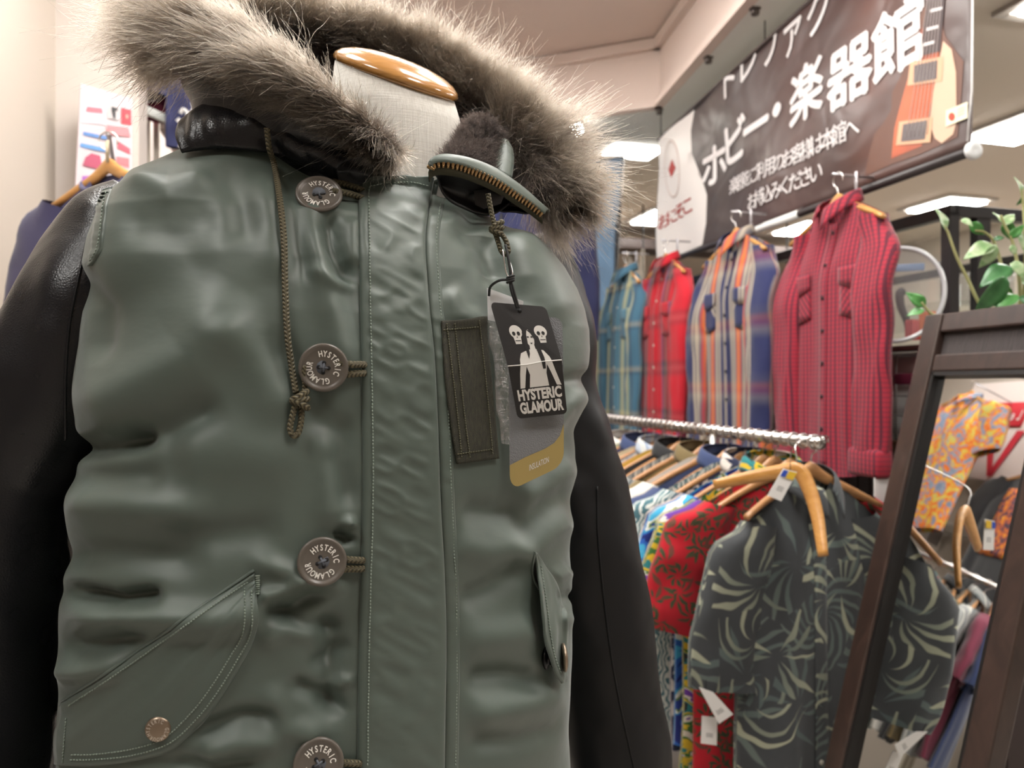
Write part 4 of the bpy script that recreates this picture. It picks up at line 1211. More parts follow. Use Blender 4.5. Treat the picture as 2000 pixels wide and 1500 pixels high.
flat_on(t, [(.42, .24), (.48, .205), (.53, .20), (.49, .26), (.475, .33), (.46, .42), (.42, .46), (.40, .36)], fB, 0.0006)
flat_on(t, [(.53, .20), (.60, .21), (.645, .27), (.67, .36), (.70, .46), (.69, .56), (.64, .56), (.62, .46), (.60, .38), (.61, .30), (.57, .25)], fB, 0.0006, (0.5,))
flat_on(t, [(.49, .275), (.525, .275), (.525, .287), (.49, .287)], fB, 0.0006); flat_on(t, [(.555, .275), (.59, .275), (.59, .287), (.555, .287)], fB, 0.0006); flat_on(t, [(.515, .33), (.565, .33), (.54, .343)], fB, 0.0006)
flat_on(t, [(.345, .53), (.36, .58), (.345, .70), (.33, .70), (.335, .58)], fB, 0.0006); flat_on(t, [(.71, .53), (.725, .60), (.735, .70), (.72, .70), (.705, .60)], fB, 0.0006)
for s, cx_ in ((-1, .315), (1, .765)):
    flat_on(t, oval(cx_ - .045, .25, .03, .018, 10), fB, 0.0006); flat_on(t, oval(cx_ + .04, .25, .03, .018, 10), fB, 0.0006)
    flat_on(t, [(cx_ - .012, .285), (cx_, .268), (cx_ + .012, .285)], fB, 0.0006)
    flat_on(t, [(cx_ - .05, .305), (cx_ + .05, .305), (cx_ + .05, .312), (cx_ - .05, .312)], fB, 0.0006)
t.build('figure_dark_print', M_TAGB, tagB, smooth_=False)  # dark print: hair, features and arm lines
t = MB(); t.tube([fB(0, 0.497, .0003), fB(0.35, 0.505, .0003), fB(0.65, 0.494, .0003), fB(1, 0.5, .0003)], 0.0005, 5); t.build('crease', M_TAGE, tagB)

fG_ = quad_map([(992, 626, dT + .0065, 1098, 618, dT + .0085), (994, 760, dT + .003, 1101, 740, dT + .006), (996, 958, dT + .006, 1101, 908, dT + .009)])
k = NT('grey_pebbled_card')
vv_ = k.n('ShaderNodeTexVoronoi'); vv_.inputs['Scale'].default_value = 900; k.set(vv_.inputs['Vector'], k.obj())
k.base((0.22, 0.225, 0.235)); k.props(rough=0.45, metal=0.1); k.bump(vv_.outputs[0], 0.5, 0.001)
M_TAGG = k.m
M_GOLD = plain('gold_band', (0.42, 0.31, 0.11), 0.45)
tagG = thing('hang_tag', 'grey pebbled hang tag with a gold band reading INSULATION', 'hang tag', fG_(0.5, 1, 0))
b = MB(); mapped_sheet(b, rrect(0, 0, 1, 1, .2, .075), fG_, 0.0006, (0.5,)); b.build('card', M_TAGG, tagG, smooth_=False)
t = MB(); rr_ = rrect(0, 0, 1, 1, .2, .075)
band_ = [p for p in rr_ if p[1] > 0.87]
flat_on(t, [(0.0, .875), (.3, .865), (.65, .862), (.82, .85), (.93, .82), (1.0, .76)] + [p for p in rr_ if p[1] >= .92 and p[0] > .5] + [p for p in rr_ if p[1] >= .92 and p[0] <= .5], fG_, 0.0004); t.build('gold_band', M_GOLD, tagG, smooth_=False)
t = MB(); text_on(t, line2d('INSULATION', 0.36, 0.945, 0.36, -0.032), fG_, 0.0007); t.build('lettering', plain('white_print', (0.85, 0.83, 0.78), 0.6), tagG, smooth_=False)

# clear pouch with a white header, behind the cards
k = NT('clear_pouch')
k.t.nodes.remove(k.b)
tr = k.n('ShaderNodeBsdfTransparent'); gl = k.n('ShaderNodeBsdfGlossy'); gl.inputs['Roughness'].default_value = 0.12
nzp = k.noise(k.obj(), 120, 4, 0.6, 1.5); bp = k.n('ShaderNodeBump'); bp.inputs['Strength'].default_value = 0.9; bp.inputs['Distance'].default_value = 0.004; k.set(bp.inputs['Height'], nzp.outputs[0])
k.t.links.new(bp.outputs[0], gl.inputs['Normal'])
mx = k.n('ShaderNodeMixShader'); mx.inputs[0].default_value = 0.22; k.t.links.new(tr.outputs[0], mx.inputs[1]); k.t.links.new(gl.outputs[0], mx.inputs[2]); k.t.links.new(mx.outputs[0], k.out.inputs[0])
M_POUCH = k.m
fP = quad_map([(951, 562, dT + .011, 1022, 588, dT + .013), (953, 625, dT + .010, 1020, 640, dT + .012), (957, 863, dT + .012, 1020, 872, dT + .014)])
pouch = thing('tag_pouch', 'clear plastic tag pouch with white header behind the hang tags', 'pouch', fP(0.5, 1, 0))
b = MB()
g = np.array([[fP(u, v, 0.0015 * vnoise(u * 5, v * 14, 71)) for u in np.linspace(0, 1, 14)] for v in np.linspace(0.5, 1, 40)])
b.sheet(g, 0.0006); b.build('clear_sleeve', M_POUCH, pouch)
b = MB(); mapped_sheet(b, [(0, 0), (1, 0), (1, .5), (0, .5)], fP, 0.0008); b.build('white_header', plain('white_plastic', (0.80, 0.80, 0.80), 0.35), pouch, smooth_=False)

# black string, pin and loops
M_STR = plain('black_string', (0.008, 0.008, 0.008), 0.6, bump=(1500, 0.4, 0.001))
kn3 = W(997, 545, dT - .001)
stg = thing('tag_string', 'black twisted string and silver pin holding the hang tags', 'string', kn3)
for pts in ([(987, 478, dT + .002), (992, 500, dT), (996, 525, dT - .001), (997, 545, dT - .001)], [(997, 545, dT - .001), (1004, 570, dT - .001), (1013, 602, dT + .0015)], [(996, 545, dT - .001), (999, 568, dT - .0015), (1010, 602, dT + .001)],
            [(996, 546, dT - .001), (975, 548, dT), (958, 560, dT + .006), (955, 578, dT + .009)]):
    cord([W(*p) for p in pts], 'string', stg, 0.0011, M_STR, 30)
b = MB()
for q in range(3):
    a = np.linspace(0, 2 * math.pi, 18); b.tube(np.array([kn3 + np.array([0.0026 * math.cos(t), 0.002 * math.sin(t), 0.0018 * (q - 1) + 0.001 * math.cos(t)]) for t in a]), 0.0011, 7)
b.build('knot', M_STR, stg)
cord([W(982, 488, dT), W(984, 505, dT - .001), W(988, 530, dT - .001), W(994, 541, dT - .0015), W(1000, 538, dT - .001), W(999, 524, dT), W(991, 500, dT + .001)], 'pin', stg, 0.0007, plain('silver_wire', (0.75, 0.75, 0.75), 0.2, metal=1.0), 40)
b = MB(); b.lathe([(0.0016, 0.0), (0.0016, 0.0008), (0.0001, 0.0008)], fB(0.5, 0.055, 0.0), fB(0.5, 0.055, 1.0) - fB(0.5, 0.055, 0.0), 14); b.build('eyelet', M_HOLE, tagB)

# ================================================================ GARMENTS: cloth patterns
def frac(k, v, s, off=0.0): return k.math('FRACT', k.math('ADD', k.math('MULTIPLY', v, s), off))
def finish_cloth(k, col, rough=0.85):
    k.base(col); k.props(rough=rough, sheen=0.15, spec=0.3)
    w = k.noise(k.uv(), 500, 1); k.bump(w.outputs[0], 0.1, 0.001)
    return k.m
def plaid(name, warp, weft, su, sv, mixf=0.45, inter='LINEAR'):
    k = NT(name); u, v, _ = k.xyz(k.uv())
    a = k.ramp(frac(k, u, su), warp, inter); b_ = k.ramp(frac(k, v, sv), weft, inter)
    return finish_cloth(k, k.mix(mixf, a, b_))
def leafy(name, ground, leafs, cell=9.0, n=11.0, rin=0.06, rout=0.62, curl=2.2, wmin=0.16, warp=0.15, layers=2, seed=0.0, gate=0.12, thin=0.33):
    """sprays of pointed leaves fanned around scattered centres"""
    k = NT(name); uv = k.uv()
    col = (*ground, 1)
    g = k.noise(uv, 14, 3); col = k.mix(g.outputs[0], tuple(x * 0.75 for x in ground), tuple(min(1, x * 1.3) for x in ground))
    for L in range(layers):
        off = k.n('ShaderNodeVectorMath', operation='ADD'); k.set(off.inputs[0], k.scale(uv, (cell, cell, 1))); off.inputs[1].default_value = (3.7 * L + seed, 1.9 * L + seed, 0)
        dn = k.noise(off.outputs[0], 1.5, 2); ds = k.n('ShaderNodeVectorMath', operation='MULTIPLY_ADD')
        k.set(ds.inputs[0], dn.outputs['Color']); ds.inputs[1].default_value = (warp, warp, 0); k.set(ds.inputs[2], off.outputs[0])
        vo = k.n('ShaderNodeTexVoronoi', voronoi_dimensions='2D'); vo.inputs['Scale'].default_value = 1.0; vo.inputs['Randomness'].default_value = 0.85; k.set(vo.inputs['Vector'], ds.outputs[0])
        sub = k.n('ShaderNodeVectorMath', operation='SUBTRACT'); k.set(sub.inputs[0], ds.outputs[0]); k.set(sub.inputs[1], vo.outputs['Position'])
        sx, sy, _ = k.xyz(sub.outputs[0])
        r = k.math('SQRT', k.math('ADD', k.math('MULTIPLY', sx, sx), k.math('MULTIPLY', sy, sy)))
        ang = k.math('ARCTAN2', sy, sx)
        cr_, cg_, cb_ = k.n('ShaderNodeSeparateColor'), None, None
        k.set(cr_.inputs[0], vo.outputs['Color'])
        tw_ = k.math('MULTIPLY', k.math('SUBTRACT', cr_.outputs[0], 0.5), curl * 2)
        a2 = k.math('ADD', k.math('ADD', k.math('DIVIDE', ang, 6.2832), k.math('MULTIPLY', r, k.math('MULTIPLY', tw_, 0.16))), cr_.outputs[1])
        pet = k.math('ABSOLUTE', k.math('SUBTRACT', k.math('FRACT', k.math('MULTIPLY', a2, n)), 0.5))   # 0 at leaf midrib
        idx = k.math('FLOOR', k.math('MULTIPLY', a2, n))
        rndv = k.n('ShaderNodeTexWhiteNoise', noise_dimensions='2D'); k.set(rndv.inputs['Vector'], k.vec(idx, cr_.outputs[2]))
        lo = k.math('MULTIPLY_ADD', rndv.outputs['Value'], 0.35, rout * 0.55)
        t = k.math('DIVIDE', k.math('SUBTRACT', r, rin), k.math('SUBTRACT', lo, rin))
        inside = k.math('MULTIPLY', k.math('GREATER_THAN', t, 0.0), k.math('LESS_THAN', t, 1.0))
        shape = k.math('MULTIPLY', k.math('SINE', k.math('MULTIPLY', k.math('POWER', k.math('MAXIMUM', t, 0.0), 0.75), 3.1416)), thin)
        shape = k.math('ADD', shape, -0.02)
        soft = k.n('ShaderNodeMapRange'); k.set(soft.inputs[0], k.math('SUBTRACT', shape, pet)); soft.inputs[1].default_value = -0.02; soft.inputs[2].default_value = 0.06
        mask = k.math('MULTIPLY', k.math('MULTIPLY', inside, soft.outputs[0]), k.math('GREATER_THAN', rndv.outputs['Value'], gate + 0.1 if L else gate))
        lc_ = k.ramp(k.math('ADD', k.math('MULTIPLY', rndv.outputs['Value'], 0.7), k.math('MULTIPLY', t, 0.3)), leafs[L % len(leafs)])
        col = k.mix(mask, col, lc_)
    return finish_cloth(k, col)
def swirl(name, stops, scale=9, dist=2.5, kind='noise', rough=0.85):
    k = NT(name); uv = k.uv()
    a = k.noise(uv, scale, 2, 0.5, dist)
    return finish_cloth(k, k.ramp(a.outputs[0], stops, 'CONSTANT' if kind == 'flat' else 'LINEAR'), rough)
def lines(name, c1, c2, scale=60, dist=6):
    k = NT(name); wv = k.n('ShaderNodeTexWave'); wv.inputs['Scale'].default_value = scale; wv.inputs['Distortion'].default_value = dist; wv.inputs['Detail'].default_value = 2
    k.set(wv.inputs['Vector'], k.uv()); return finish_cloth(k, k.ramp(wv.outputs[1], [(0.35, c1), (0.6, c2)]))
def vstripes(name, stops, su):
    k = NT(name); u, v, _ = k.xyz(k.uv()); return finish_cloth(k, k.ramp(frac(k, u, su), stops, 'CONSTANT'))

# ---------------------------------------------------------------- garment geometry (local: x width, y front, z up, origin at the hanger's centre)
def garment_meshes(key, mat, hw=0.235, length=0.70, flare=1.06, slope=0.055, thick=0.035, sl_len=0.55, sl_w=(0.165, 0.105), sl_out=0.06, collar=True, fold=1.0, seed=0, nphi=64, nv=36, neckw=0.075, neckdrop=0.02, cuff=True, mat2=None, fwd=0.0):
    """meshes of one garment: dict part -> list of meshes"""
    out = {}
    ph = np.linspace(0, 2 * math.pi, nphi, endpoint=False); V = []; uv = []
    for j in range(nv):
        v = j / (nv - 1)
        u = np.cos(ph); sy = np.sin(ph)
        w = hw * (1 + (flare - 1) * v) * (0.96 + 0.04 * smooth(0, 0.1, v))
        x = np.sign(u) * np.abs(u) ** 0.8 * w
        ztop = -slope * np.clip((np.abs(x) - neckw * 0.6) / (hw - neckw * 0.6), 0, 1) ** 1.15
        ztop = ztop - (0.055 + neckdrop) * np.exp(-(x / (neckw * 0.55)) ** 4) * (sy > 0) * 0.8
        z = ztop + (-length - ztop) * v - 0.012 * v * np.cos(x / hw * 3)
        t = thick * (0.25 + 0.75 * smooth(0, 0.25, v)) * np.abs(sy) ** 0.7
        f = (vnoise(x * 17 + seed * 3.1, np.full(nphi, v * 1.6 + seed), 90 + (seed % 5)) * 0.020 + vnoise(x * 34 + seed, np.full(nphi, v * 2.5), 96) * 0.007) * v ** 0.8 * fold
        y = np.sign(sy) * t + f
        V.append(np.stack([x, y, z], 1)); uv.append(np.stack([x + np.where(sy > 0, 0, 1.7), z], 1))
    b = MB(); b.add(np.concatenate(V), grid_faces(nphi, nv, True), np.concatenate(uv)); out['body'] = [b.mesh('body', mat)]
    Vb = np.array(V)
    sls = []
    for s in (-1, 1):
        m_ = 30 if sl_len > 0.35 else 16; n_ = 26; V = []; uv = []
        for j in range(m_):
            v = j / (m_ - 1)
            cxs = s * (hw * (0.74 + 0.16 * smooth(0, 0.16, v)) + sl_out * smooth(0, 1, v) + 0.015 * math.sin(v * 3)); czs = -slope - 0.010 - sl_len * v
            czs += 0.02 * (1 - v)
            wd_ = (sl_w[0] * (1 - v) + sl_w[1] * v) / 2; th_ = 0.030 * (1 - 0.3 * v) + 0.004
            wd_ *= 0.45 + 0.55 * smooth(0, 0.2, v)
            tl = math.atan2(sl_out, sl_len) * s
            a = np.linspace(0, 2 * math.pi, n_, endpoint=False)
            lx = wd_ * np.sign(np.cos(a)) * np.abs(np.cos(a)) ** 0.8; ly = th_ * np.sin(a)
            ly = ly + fwd * smooth(0.05, 0.35, v) + vnoise(lx * 40 + s * 5, np.full(n_, v * 7 + seed), 97) * 0.008 * fold
            V.append(np.stack([cxs + lx * math.cos(tl), ly, czs + lx * math.sin(tl) * 1.0 - 0.5 * s * 0 * lx], 1))
            uv.append(np.stack([lx + s * 0.6 + 0.1 * np.sign(np.sin(a)), np.full(n_, czs)], 1))
        b = MB(); b.add(np.concatenate(V), grid_faces(n_, m_, True), np.concatenate(uv)); sls.append(b.mesh('sleeve', mat))
    out['sleeve'] = sls
    if collar:
        n_ = 40; th = np.linspace(-2.75, 2.75, n_)
        st, lo_ = [], []
        for t in th:
            q = abs(t) / 2.75
            st.append((neckw * 0.92 * math.sin(t) * (1 - 0.55 * q ** 3), -0.045 * math.cos(t) + 0.012 * q ** 3, 0.036 - 0.055 * q ** 2.2))
            lo_.append((neckw * 1.12 * math.sin(t) * (1 - 0.30 * q ** 4) + 0.0 * t, (-0.058 * math.cos(t)) + 0.022 * q ** 4, 0.002 - 0.062 * q ** 2.2 - 0.022 * q ** 6))
        st = np.array(st); lo_ = np.array(lo_)
        g = np.stack([st * (1 - s) + lo_ * s + np.array([0, 0, 0.012]) * math.sin(s * math.pi) for s in np.linspace(0, 1, 7)])
        b = MB(); b.sheet(g, 0.002, None, g[..., [0, 2]] + np.array([0.31, 0.2])); out['collar'] = [b.mesh('collar', mat2 or mat)]
    return out, Vb
def front_y(Vb, x, z):
    """front surface depth of the garment at x, z"""
    P = Vb.reshape(-1, 3); m = P[:, 1] > -0.002
    Q = P[m]; d = (Q[:, 0] - x) ** 2 * 2 + (Q[:, 2] - z) ** 2
    i = np.argsort(d)[:4]; w = 1 / (d[i] + 1e-5); return float((Q[i, 1] * w).sum() / w.sum())
def add_front(meshes, Vb, mat, length, pockets=True, nb=6, btn=None, pmat=None, pw=0.095, flap=True):
    """placket strip, buttons and chest pockets following the front"""
    zs = np.linspace(-0.06, -length + 0.015, 30); xs = np.array([-0.018, -0.008, 0.008, 0.018])
    g = np.array([[(x, front_y(Vb, x, z) + 0.0012, z) for x in xs] for z in zs])
    b = MB(); b.sheet(g, 0.0022, None, g[..., [0, 2]] + np.array([0.4, 0])); b2 = b.mesh('placket', mat)
    if np.mean([p.normal.y for p in b2.polygons]) < 0: pass
    meshes['placket'] = [b2]
    if nb:
        bs = []
        for i in range(nb):
            z = -0.085 - i * (length - 0.16) / max(1, nb - 1) * 0.92
            q = MB(); q.lathe([(0.0058, 0), (0.0058, 0.002), (0.004, 0.0026), (0.0002, 0.0018)], (0, front_y(Vb, 0, z) + 0.0038, z), (0, 1, 0), 14); bs.append(q.mesh('button', btn))
        meshes['button'] = bs
    if pockets:
        ps, fl_ = [], []
        for s in (-1, 1):
            c = s * 0.115; x_ = np.linspace(c - pw / 2, c + pw / 2, 8); z_ = np.linspace(-0.20, -0.325, 10)
            g = np.array([[(x + 0, front_y(Vb, x, z) + 0.0015, z - (0.014 * (1 - abs(x - c) / (pw / 2)) if z == z_[-1] else 0)) for x in x_] for z in z_])
            ang = 0.7 * s
            uvq = np.stack([(g[..., 0] - c) * math.cos(ang) - (g[..., 2]) * math.sin(ang), (g[..., 0] - c) * math.sin(ang) + g[..., 2] * math.cos(ang)], -1)
            b = MB(); b.sheet(g, 0.0025, None, uvq); ps.append(b.mesh('pocket', pmat or mat))
            z_ = np.linspace(-0.195, -0.24, 5)
            g = np.array([[(x, front_y(Vb, x, z) + 0.0045, z - 0.018 * (1 - abs(x - c) / (pw / 2)) * (z == z_[-1])) for x in np.linspace(c - pw / 2 - 0.003, c + pw / 2 + 0.003, 8)] for z in z_])
            b = MB(); b.sheet(g, 0.0025, None, g[..., [0, 2]] * np.array([1, 1]) + np.array([0.07, 0.03])); fl_.append(b.mesh('pocket_flap', pmat or mat))
        meshes['pocket'] = ps
        if flap: meshes['pocket_flap'] = fl_
    return meshes
def place_garment(name, label, cat, meshes, c, wx, fy, group=None):
    """c = hanger centre, wx = width axis, fy = front axis"""
    o = thing(name, label, cat, c, group)
    M = frame_mat((0, 0, 0), nrm(wx), nrm(fy), np.array([0, 0, 1.0]))
    for part, ms in meshes.items():
        for me in ms: inst(part, me, o, M)
    return o

# hanger: curved wooden bar and wire hook
M_HANG = wood('beech_hanger', (0.36, 0.165, 0.062), (0.50, 0.255, 0.105), 0.32, 10, (1, 6, 6))
M_HANGO = wood('orange_hanger', (0.45, 0.20, 0.045), (0.58, 0.29, 0.08), 0.32, 10, (1, 6, 6))
M_CHROME = plain('chrome_wire', (0.72, 0.70, 0.68), 0.18, metal=1.0)
def hanger_bar(half=0.205, drop=0.082, mat=M_HANG, neck=0.0):
    b = MB(); n_ = 27; V = []; xs = np.linspace(-half, half, n_)
    for i, x in enumerate(xs):
        q = abs(x) / half; z = -drop * q ** 1.25 + 0.012 * math.exp(-(x / 0.028) ** 2); hh = 0.026 * (1 - 0.45 * q) + 0.012 * math.exp(-(x / 0.05) ** 2); tt = 0.0065 + 0.0025 * q
        y0 = 0.016 * q ** 2
        for a in np.linspace(0, 2 * math.pi, 10, endpoint=False):
            V.append((x, y0 + tt * math.cos(a), z + hh * 0.5 * np.sign(math.sin(a)) * abs(math.sin(a)) ** 0.7))
    b.add(V, grid_faces(10, n_, True) + [tuple(range(10))[::-1], tuple(range((n_ - 1) * 10, n_ * 10))])
    return b.mesh('bar', mat)
def hanger_hook(mat=M_CHROME, neck=0.035, r=0.021):
    P = [(0, 0, 0.012), (0, 0, 0.012 + neck)] + [(0, 0, 0)][:0]
    c = np.array([0, 0, 0.012 + neck + r])
    pts = [(0.0, 0, 0.010), (0.0, 0, 0.02), (0.002, 0, 0.012 + neck - 0.01)]
    arc = [(r * math.cos(t), 0, c[2] + r * math.sin(t)) for t in np.linspace(-1.3, 3.5, 22)]
    b = MB(); b.tube(spline(pts + [tuple(a) for a in arc], 50), 0.0018, 7); return b.mesh('hook', mat)
HBAR, HHOOK = hanger_bar(), hanger_hook()
HBARO = hanger_bar(mat=M_HANGO)
HTOP = 0.012 + 0.035 + 0.042        # hanger centre to the top of the hook
def place_hanger(label, c, wx, fy, group=None, bar=None, hook_yaw=90.0):
    o = thing('hanger', label, 'hanger', c, group)
    inst('bar', bar or HBAR, o, frame_mat((0, 0, 0), nrm(wx), nrm(fy), Z_))
    a = math.radians(hook_yaw); hx = nrm(np.asarray(wx) * math.cos(a) + np.asarray(fy) * math.sin(a)); hy = np.cross(Z_, hx)
    inst('hook', HHOOK, o, frame_mat((0, 0, 0), hx, hy, Z_))
    return o

# ================================================================ THE CLOTHES RAIL
RE = np.array([0.6955, 1.68, CH - 0.133])               # near end of the rail
def rail_pt(s, dz=0.0): return RE + U * s + Z_ * dz
rail = thing('clothes_rail', 'chrome clothes rail running away behind the parka, crowded with shirts', 'clothes rail', rail_pt(0.8) * np.array([1, 1, 0]))
b = MB(); b.tube([rail_pt(0.0), rail_pt(1.75)], 0.0125, 16); b.lathe([(0.0125, -0.004), (0.0165, 0.0), (0.016, 0.006), (0.008, 0.011), (0.0005, 0.012)], rail_pt(0.0), -U, 20)
b.build('rail', plain('chrome_tube', (0.62, 0.60, 0.58), 0.2, metal=1.0), rail)
M_UPR = plain('grey_upright', (0.45, 0.44, 0.43), 0.35, metal=0.8)
for s in (0.45, 1.70):
    b = MB(); b.tube([rail_pt(s, -0.01), np.array([*rail_pt(s)[:2], 0.02])], 0.013, 12); b.build('upright', M_UPR, rail)
    b = MB(); b.bbox(rail_pt(s) * np.array([1, 1, 0]) + Z_ * 0.012, (0.45, 0.05, 0.024), (R_, U, Z_), 0.006); b.build('foot', M_DARKW, rail)
# spare hanger loops threaded on the rail, each a ring of wire
ring_b = MB(); ring_b.tube([(0.0158 * math.cos(t), 0, 0.0158 * math.sin(t)) for t in np.linspace(0, 2 * math.pi, 19)], 0.0028, 6, cap=False); RINGME = ring_b.mesh('ring', plain('steel_ring', (0.66, 0.62, 0.60), 0.28, metal=1.0))

M_PALM = leafy('palm_print', (0.052, 0.056, 0.060), [[(0.0, (0.055, 0.075, 0.078)), (0.6, (0.10, 0.13, 0.125)), (1.0, (0.16, 0.19, 0.165))], [(0.3, (0.09, 0.125, 0.12)), (0.6, (0.24, 0.26, 0.20)), (0.9, (0.46, 0.46, 0.33))]], cell=5.0, n=14, rout=0.84, curl=3.6, gate=0.36, thin=0.27, warp=0.3)
M_REDF = leafy('red_leaf_print', (0.43, 0.008, 0.018), [[(0.0, (0.018, 0.045, 0.028)), (0.6, (0.05, 0.065, 0.028)), (1.0, (0.20, 0.03, 0.03))]], cell=15, n=8, rout=0.62, layers=2)
M_BLUEF = swirl('blue_wave_print', [(0.0, (0.01, 0.02, 0.16)), (0.42, (0.02, 0.10, 0.42)), (0.50, (0.05, 0.33, 0.55)), (0.56, (0.75, 0.75, 0.70)), (0.62, (0.12, 0.20, 0.07)), (0.68, (0.02, 0.05, 0.3))], 8, 2.0, 'flat')
M_TROP = swirl('tropical_yellow_teal', [(0.0, (0.02, 0.025, 0.03)), (0.40, (0.02, 0.18, 0.19)), (0.47, (0.60, 0.40, 0.02)), (0.53, (0.04, 0.14, 0.03)), (0.58, (0.62, 0.56, 0.48)), (0.64, (0.13, 0.04, 0.28))], 10, 2.5, 'flat')
M_LINEA = lines('white_line_art', (0.62, 0.64, 0.60), (0.07, 0.16, 0.19), 26, 14)
M_NAVY = cloth('navy_cotton', (0.030, 0.050, 0.135))
M_WHITE = cloth('white_cotton', (0.68, 0.65, 0.60))
M_BLACKC = cloth('black_cotton', (0.012, 0.012, 0.014))
M_OLIVE = cloth('olive_cotton', (0.17, 0.12, 0.045))
M_PALEB = vstripes('pale_blue_stripe', [(0.0, (0.42, 0.47, 0.55)), (0.5, (0.20, 0.28, 0.45)), (0.62, (0.55, 0.56, 0.55))], 28)
M_GREYST = vstripes('grey_stripe', [(0.0, (0.30, 0.31, 0.30)), (0.45, (0.55, 0.53, 0.48)), (0.7, (0.16, 0.18, 0.19))], 36)
M_YELL = cloth('yellow_cotton', (0.62, 0.40, 0.07))
M_CREAM = cloth('cream_cotton', (0.60, 0.50, 0.33))
M_SAGE = cloth('pale_sage', (0.38, 0.42, 0.28))
M_WINE = cloth('wine_cotton', (0.16, 0.018, 0.045))
M_PURP = cloth('purple_cotton', (0.10, 0.035, 0.22))
M_HIB = leafy('navy_hibiscus', (0.018, 0.022, 0.055), [[(0.0, (0.50, 0.42, 0.38)), (1.0, (0.66, 0.60, 0.55))]], cell=9, n=6, rout=0.6, layers=2, seed=2.0)
M_BTND = plain('dark_button', (0.015, 0.013, 0.016), 0.3); M_BTNP = plain('pearl_button', (0.55, 0.52, 0.45), 0.3)

gm_palm, vb_palm = garment_meshes('palm', M_PALM, 0.205, 0.74, 1.06, 0.100, 0.030, 0.33, (0.18, 0.19), 0.065, True, 0.6, 4, 96, 60)
add_front(gm_palm, vb_palm, M_PALM, 0.76, False, 2, M_BTNP)
def rail_item(s, meshes, label, name='shirt', dyaw=0.0, cat='shirt', dz=0.0, front=-1, group='shirts on the clothes rail'):
    c = rail_pt(s) + Z_ * (0.0145 - HTOP + dz)
    a = math.radians(dyaw); wx = nrm(R_ * math.cos(a) + U * math.sin(a)); fy = np.cross(Z_, wx) * -1 * (1 if front < 0 else -1)
    wx2 = wx if front < 0 else wx
    fy = nrm(-U * math.cos(a) + R_ * math.sin(a)) if front < 0 else nrm(U * math.cos(a) - R_ * math.sin(a))
    if front < 0: wx2 = np.cross(fy, Z_)
    else: wx2 = np.cross(fy, Z_)
    place_garment(name, label, cat, meshes, c, wx2, fy, group)
    return c, wx2, fy
items = [
    (0.030, 'palm', 'grey short-sleeved shirt printed with pale palm leaves, nearest on the rail', 9),
    (0.105, M_REDF, 'bright red shirt printed with dark green leaves behind the palm shirt', -3),
    (0.170, M_TROP, 'yellow, teal and green tropical print shirt on the rail', 4),
    (0.215, M_BLUEF, 'royal blue Hawaiian wave print shirt on the rail', -4),
    (0.260, M_HIB, 'dark navy shirt with pale hibiscus flowers hanging low on the rail', 3),
    (0.315, M_LINEA, 'white shirt with fine teal line drawing between the blue and navy shirts', -2),
    (0.380, M_NAVY, 'plain navy blue shirt next to the white one on the rail', 5),
    (0.450, M_WHITE, 'plain off-white shirt with a high shoulder on the rail', -5),
    (0.510, M_OLIVE, 'olive brown shirt behind the off-white shirt', 2),
    (0.575, M_GREYST, 'grey and white striped shirt halfway down the rail', -3),
    (0.655, M_BLACKC, 'plain black shirt halfway down the rail', 3),
    (0.715, M_YELL, 'mustard yellow shirt on the rail behind the black one', -3),
    (0.775, M_PALEB, 'pale blue striped shirt on the rail behind the yellow one', 2),
    (0.835, M_CREAM, 'cream beige shirt in the far half of the rail', -4),
    (0.900, M_NAVY, 'second plain navy shirt, in the far half of the rail', 3),
    (0.965, M_SAGE, 'pale sage green shirt near the far end of the rail', -2),
    (1.040, M_WHITE, 'second off-white shirt, near the far end of the rail', 4),
    (1.120, M_GREYST, 'second grey striped shirt, farthest on the rail', -4),
]
_var = [garment_meshes('rail%d' % i, None, 0.235 + 0.012 * (i % 3), 0.72 - 0.02 * (i % 2), 1.04, 0.090, 0.016, 0.27, (0.17, 0.16), 0.07, i % 2 == 0, 1.0, i + 11, 48, 24, 0.10 if i % 2 else 0.085, 0.015)[0] for i in range(4)]
for i, (s, m, lab, yw) in enumerate(items):
    if m == 'palm': ms = gm_palm
    else:
        ms = {}
        for part, L in _var[i % 4].items():
            ms[part] = []
            for me in L:
                c_ = me.copy(); c_.materials.clear(); c_.materials.append(m); ms[part].append(c_)
    c, wx, fy = rail_item(s, ms, lab, dyaw=yw, dz=(0.004 if m != 'palm' else -0.012))
    place_hanger('wooden hanger carrying the ' + lab.split(',')[0].replace('shirt printed', 'printed shirt')[:60], c - Z_ * (0.004 if m != 'palm' else -0.012), wx, fy, 'wooden hangers on the clothes rail')
for i in range(34):
    s = 0.02 + i * 0.036
    o = inst('hook_ring', RINGME, rail, frame_mat(rail_pt(s + rnd.uniform(-.004, .004)) - wloc(rail), R_, nrm(U + R_ * rnd.uniform(-.15, .15)), Z_))
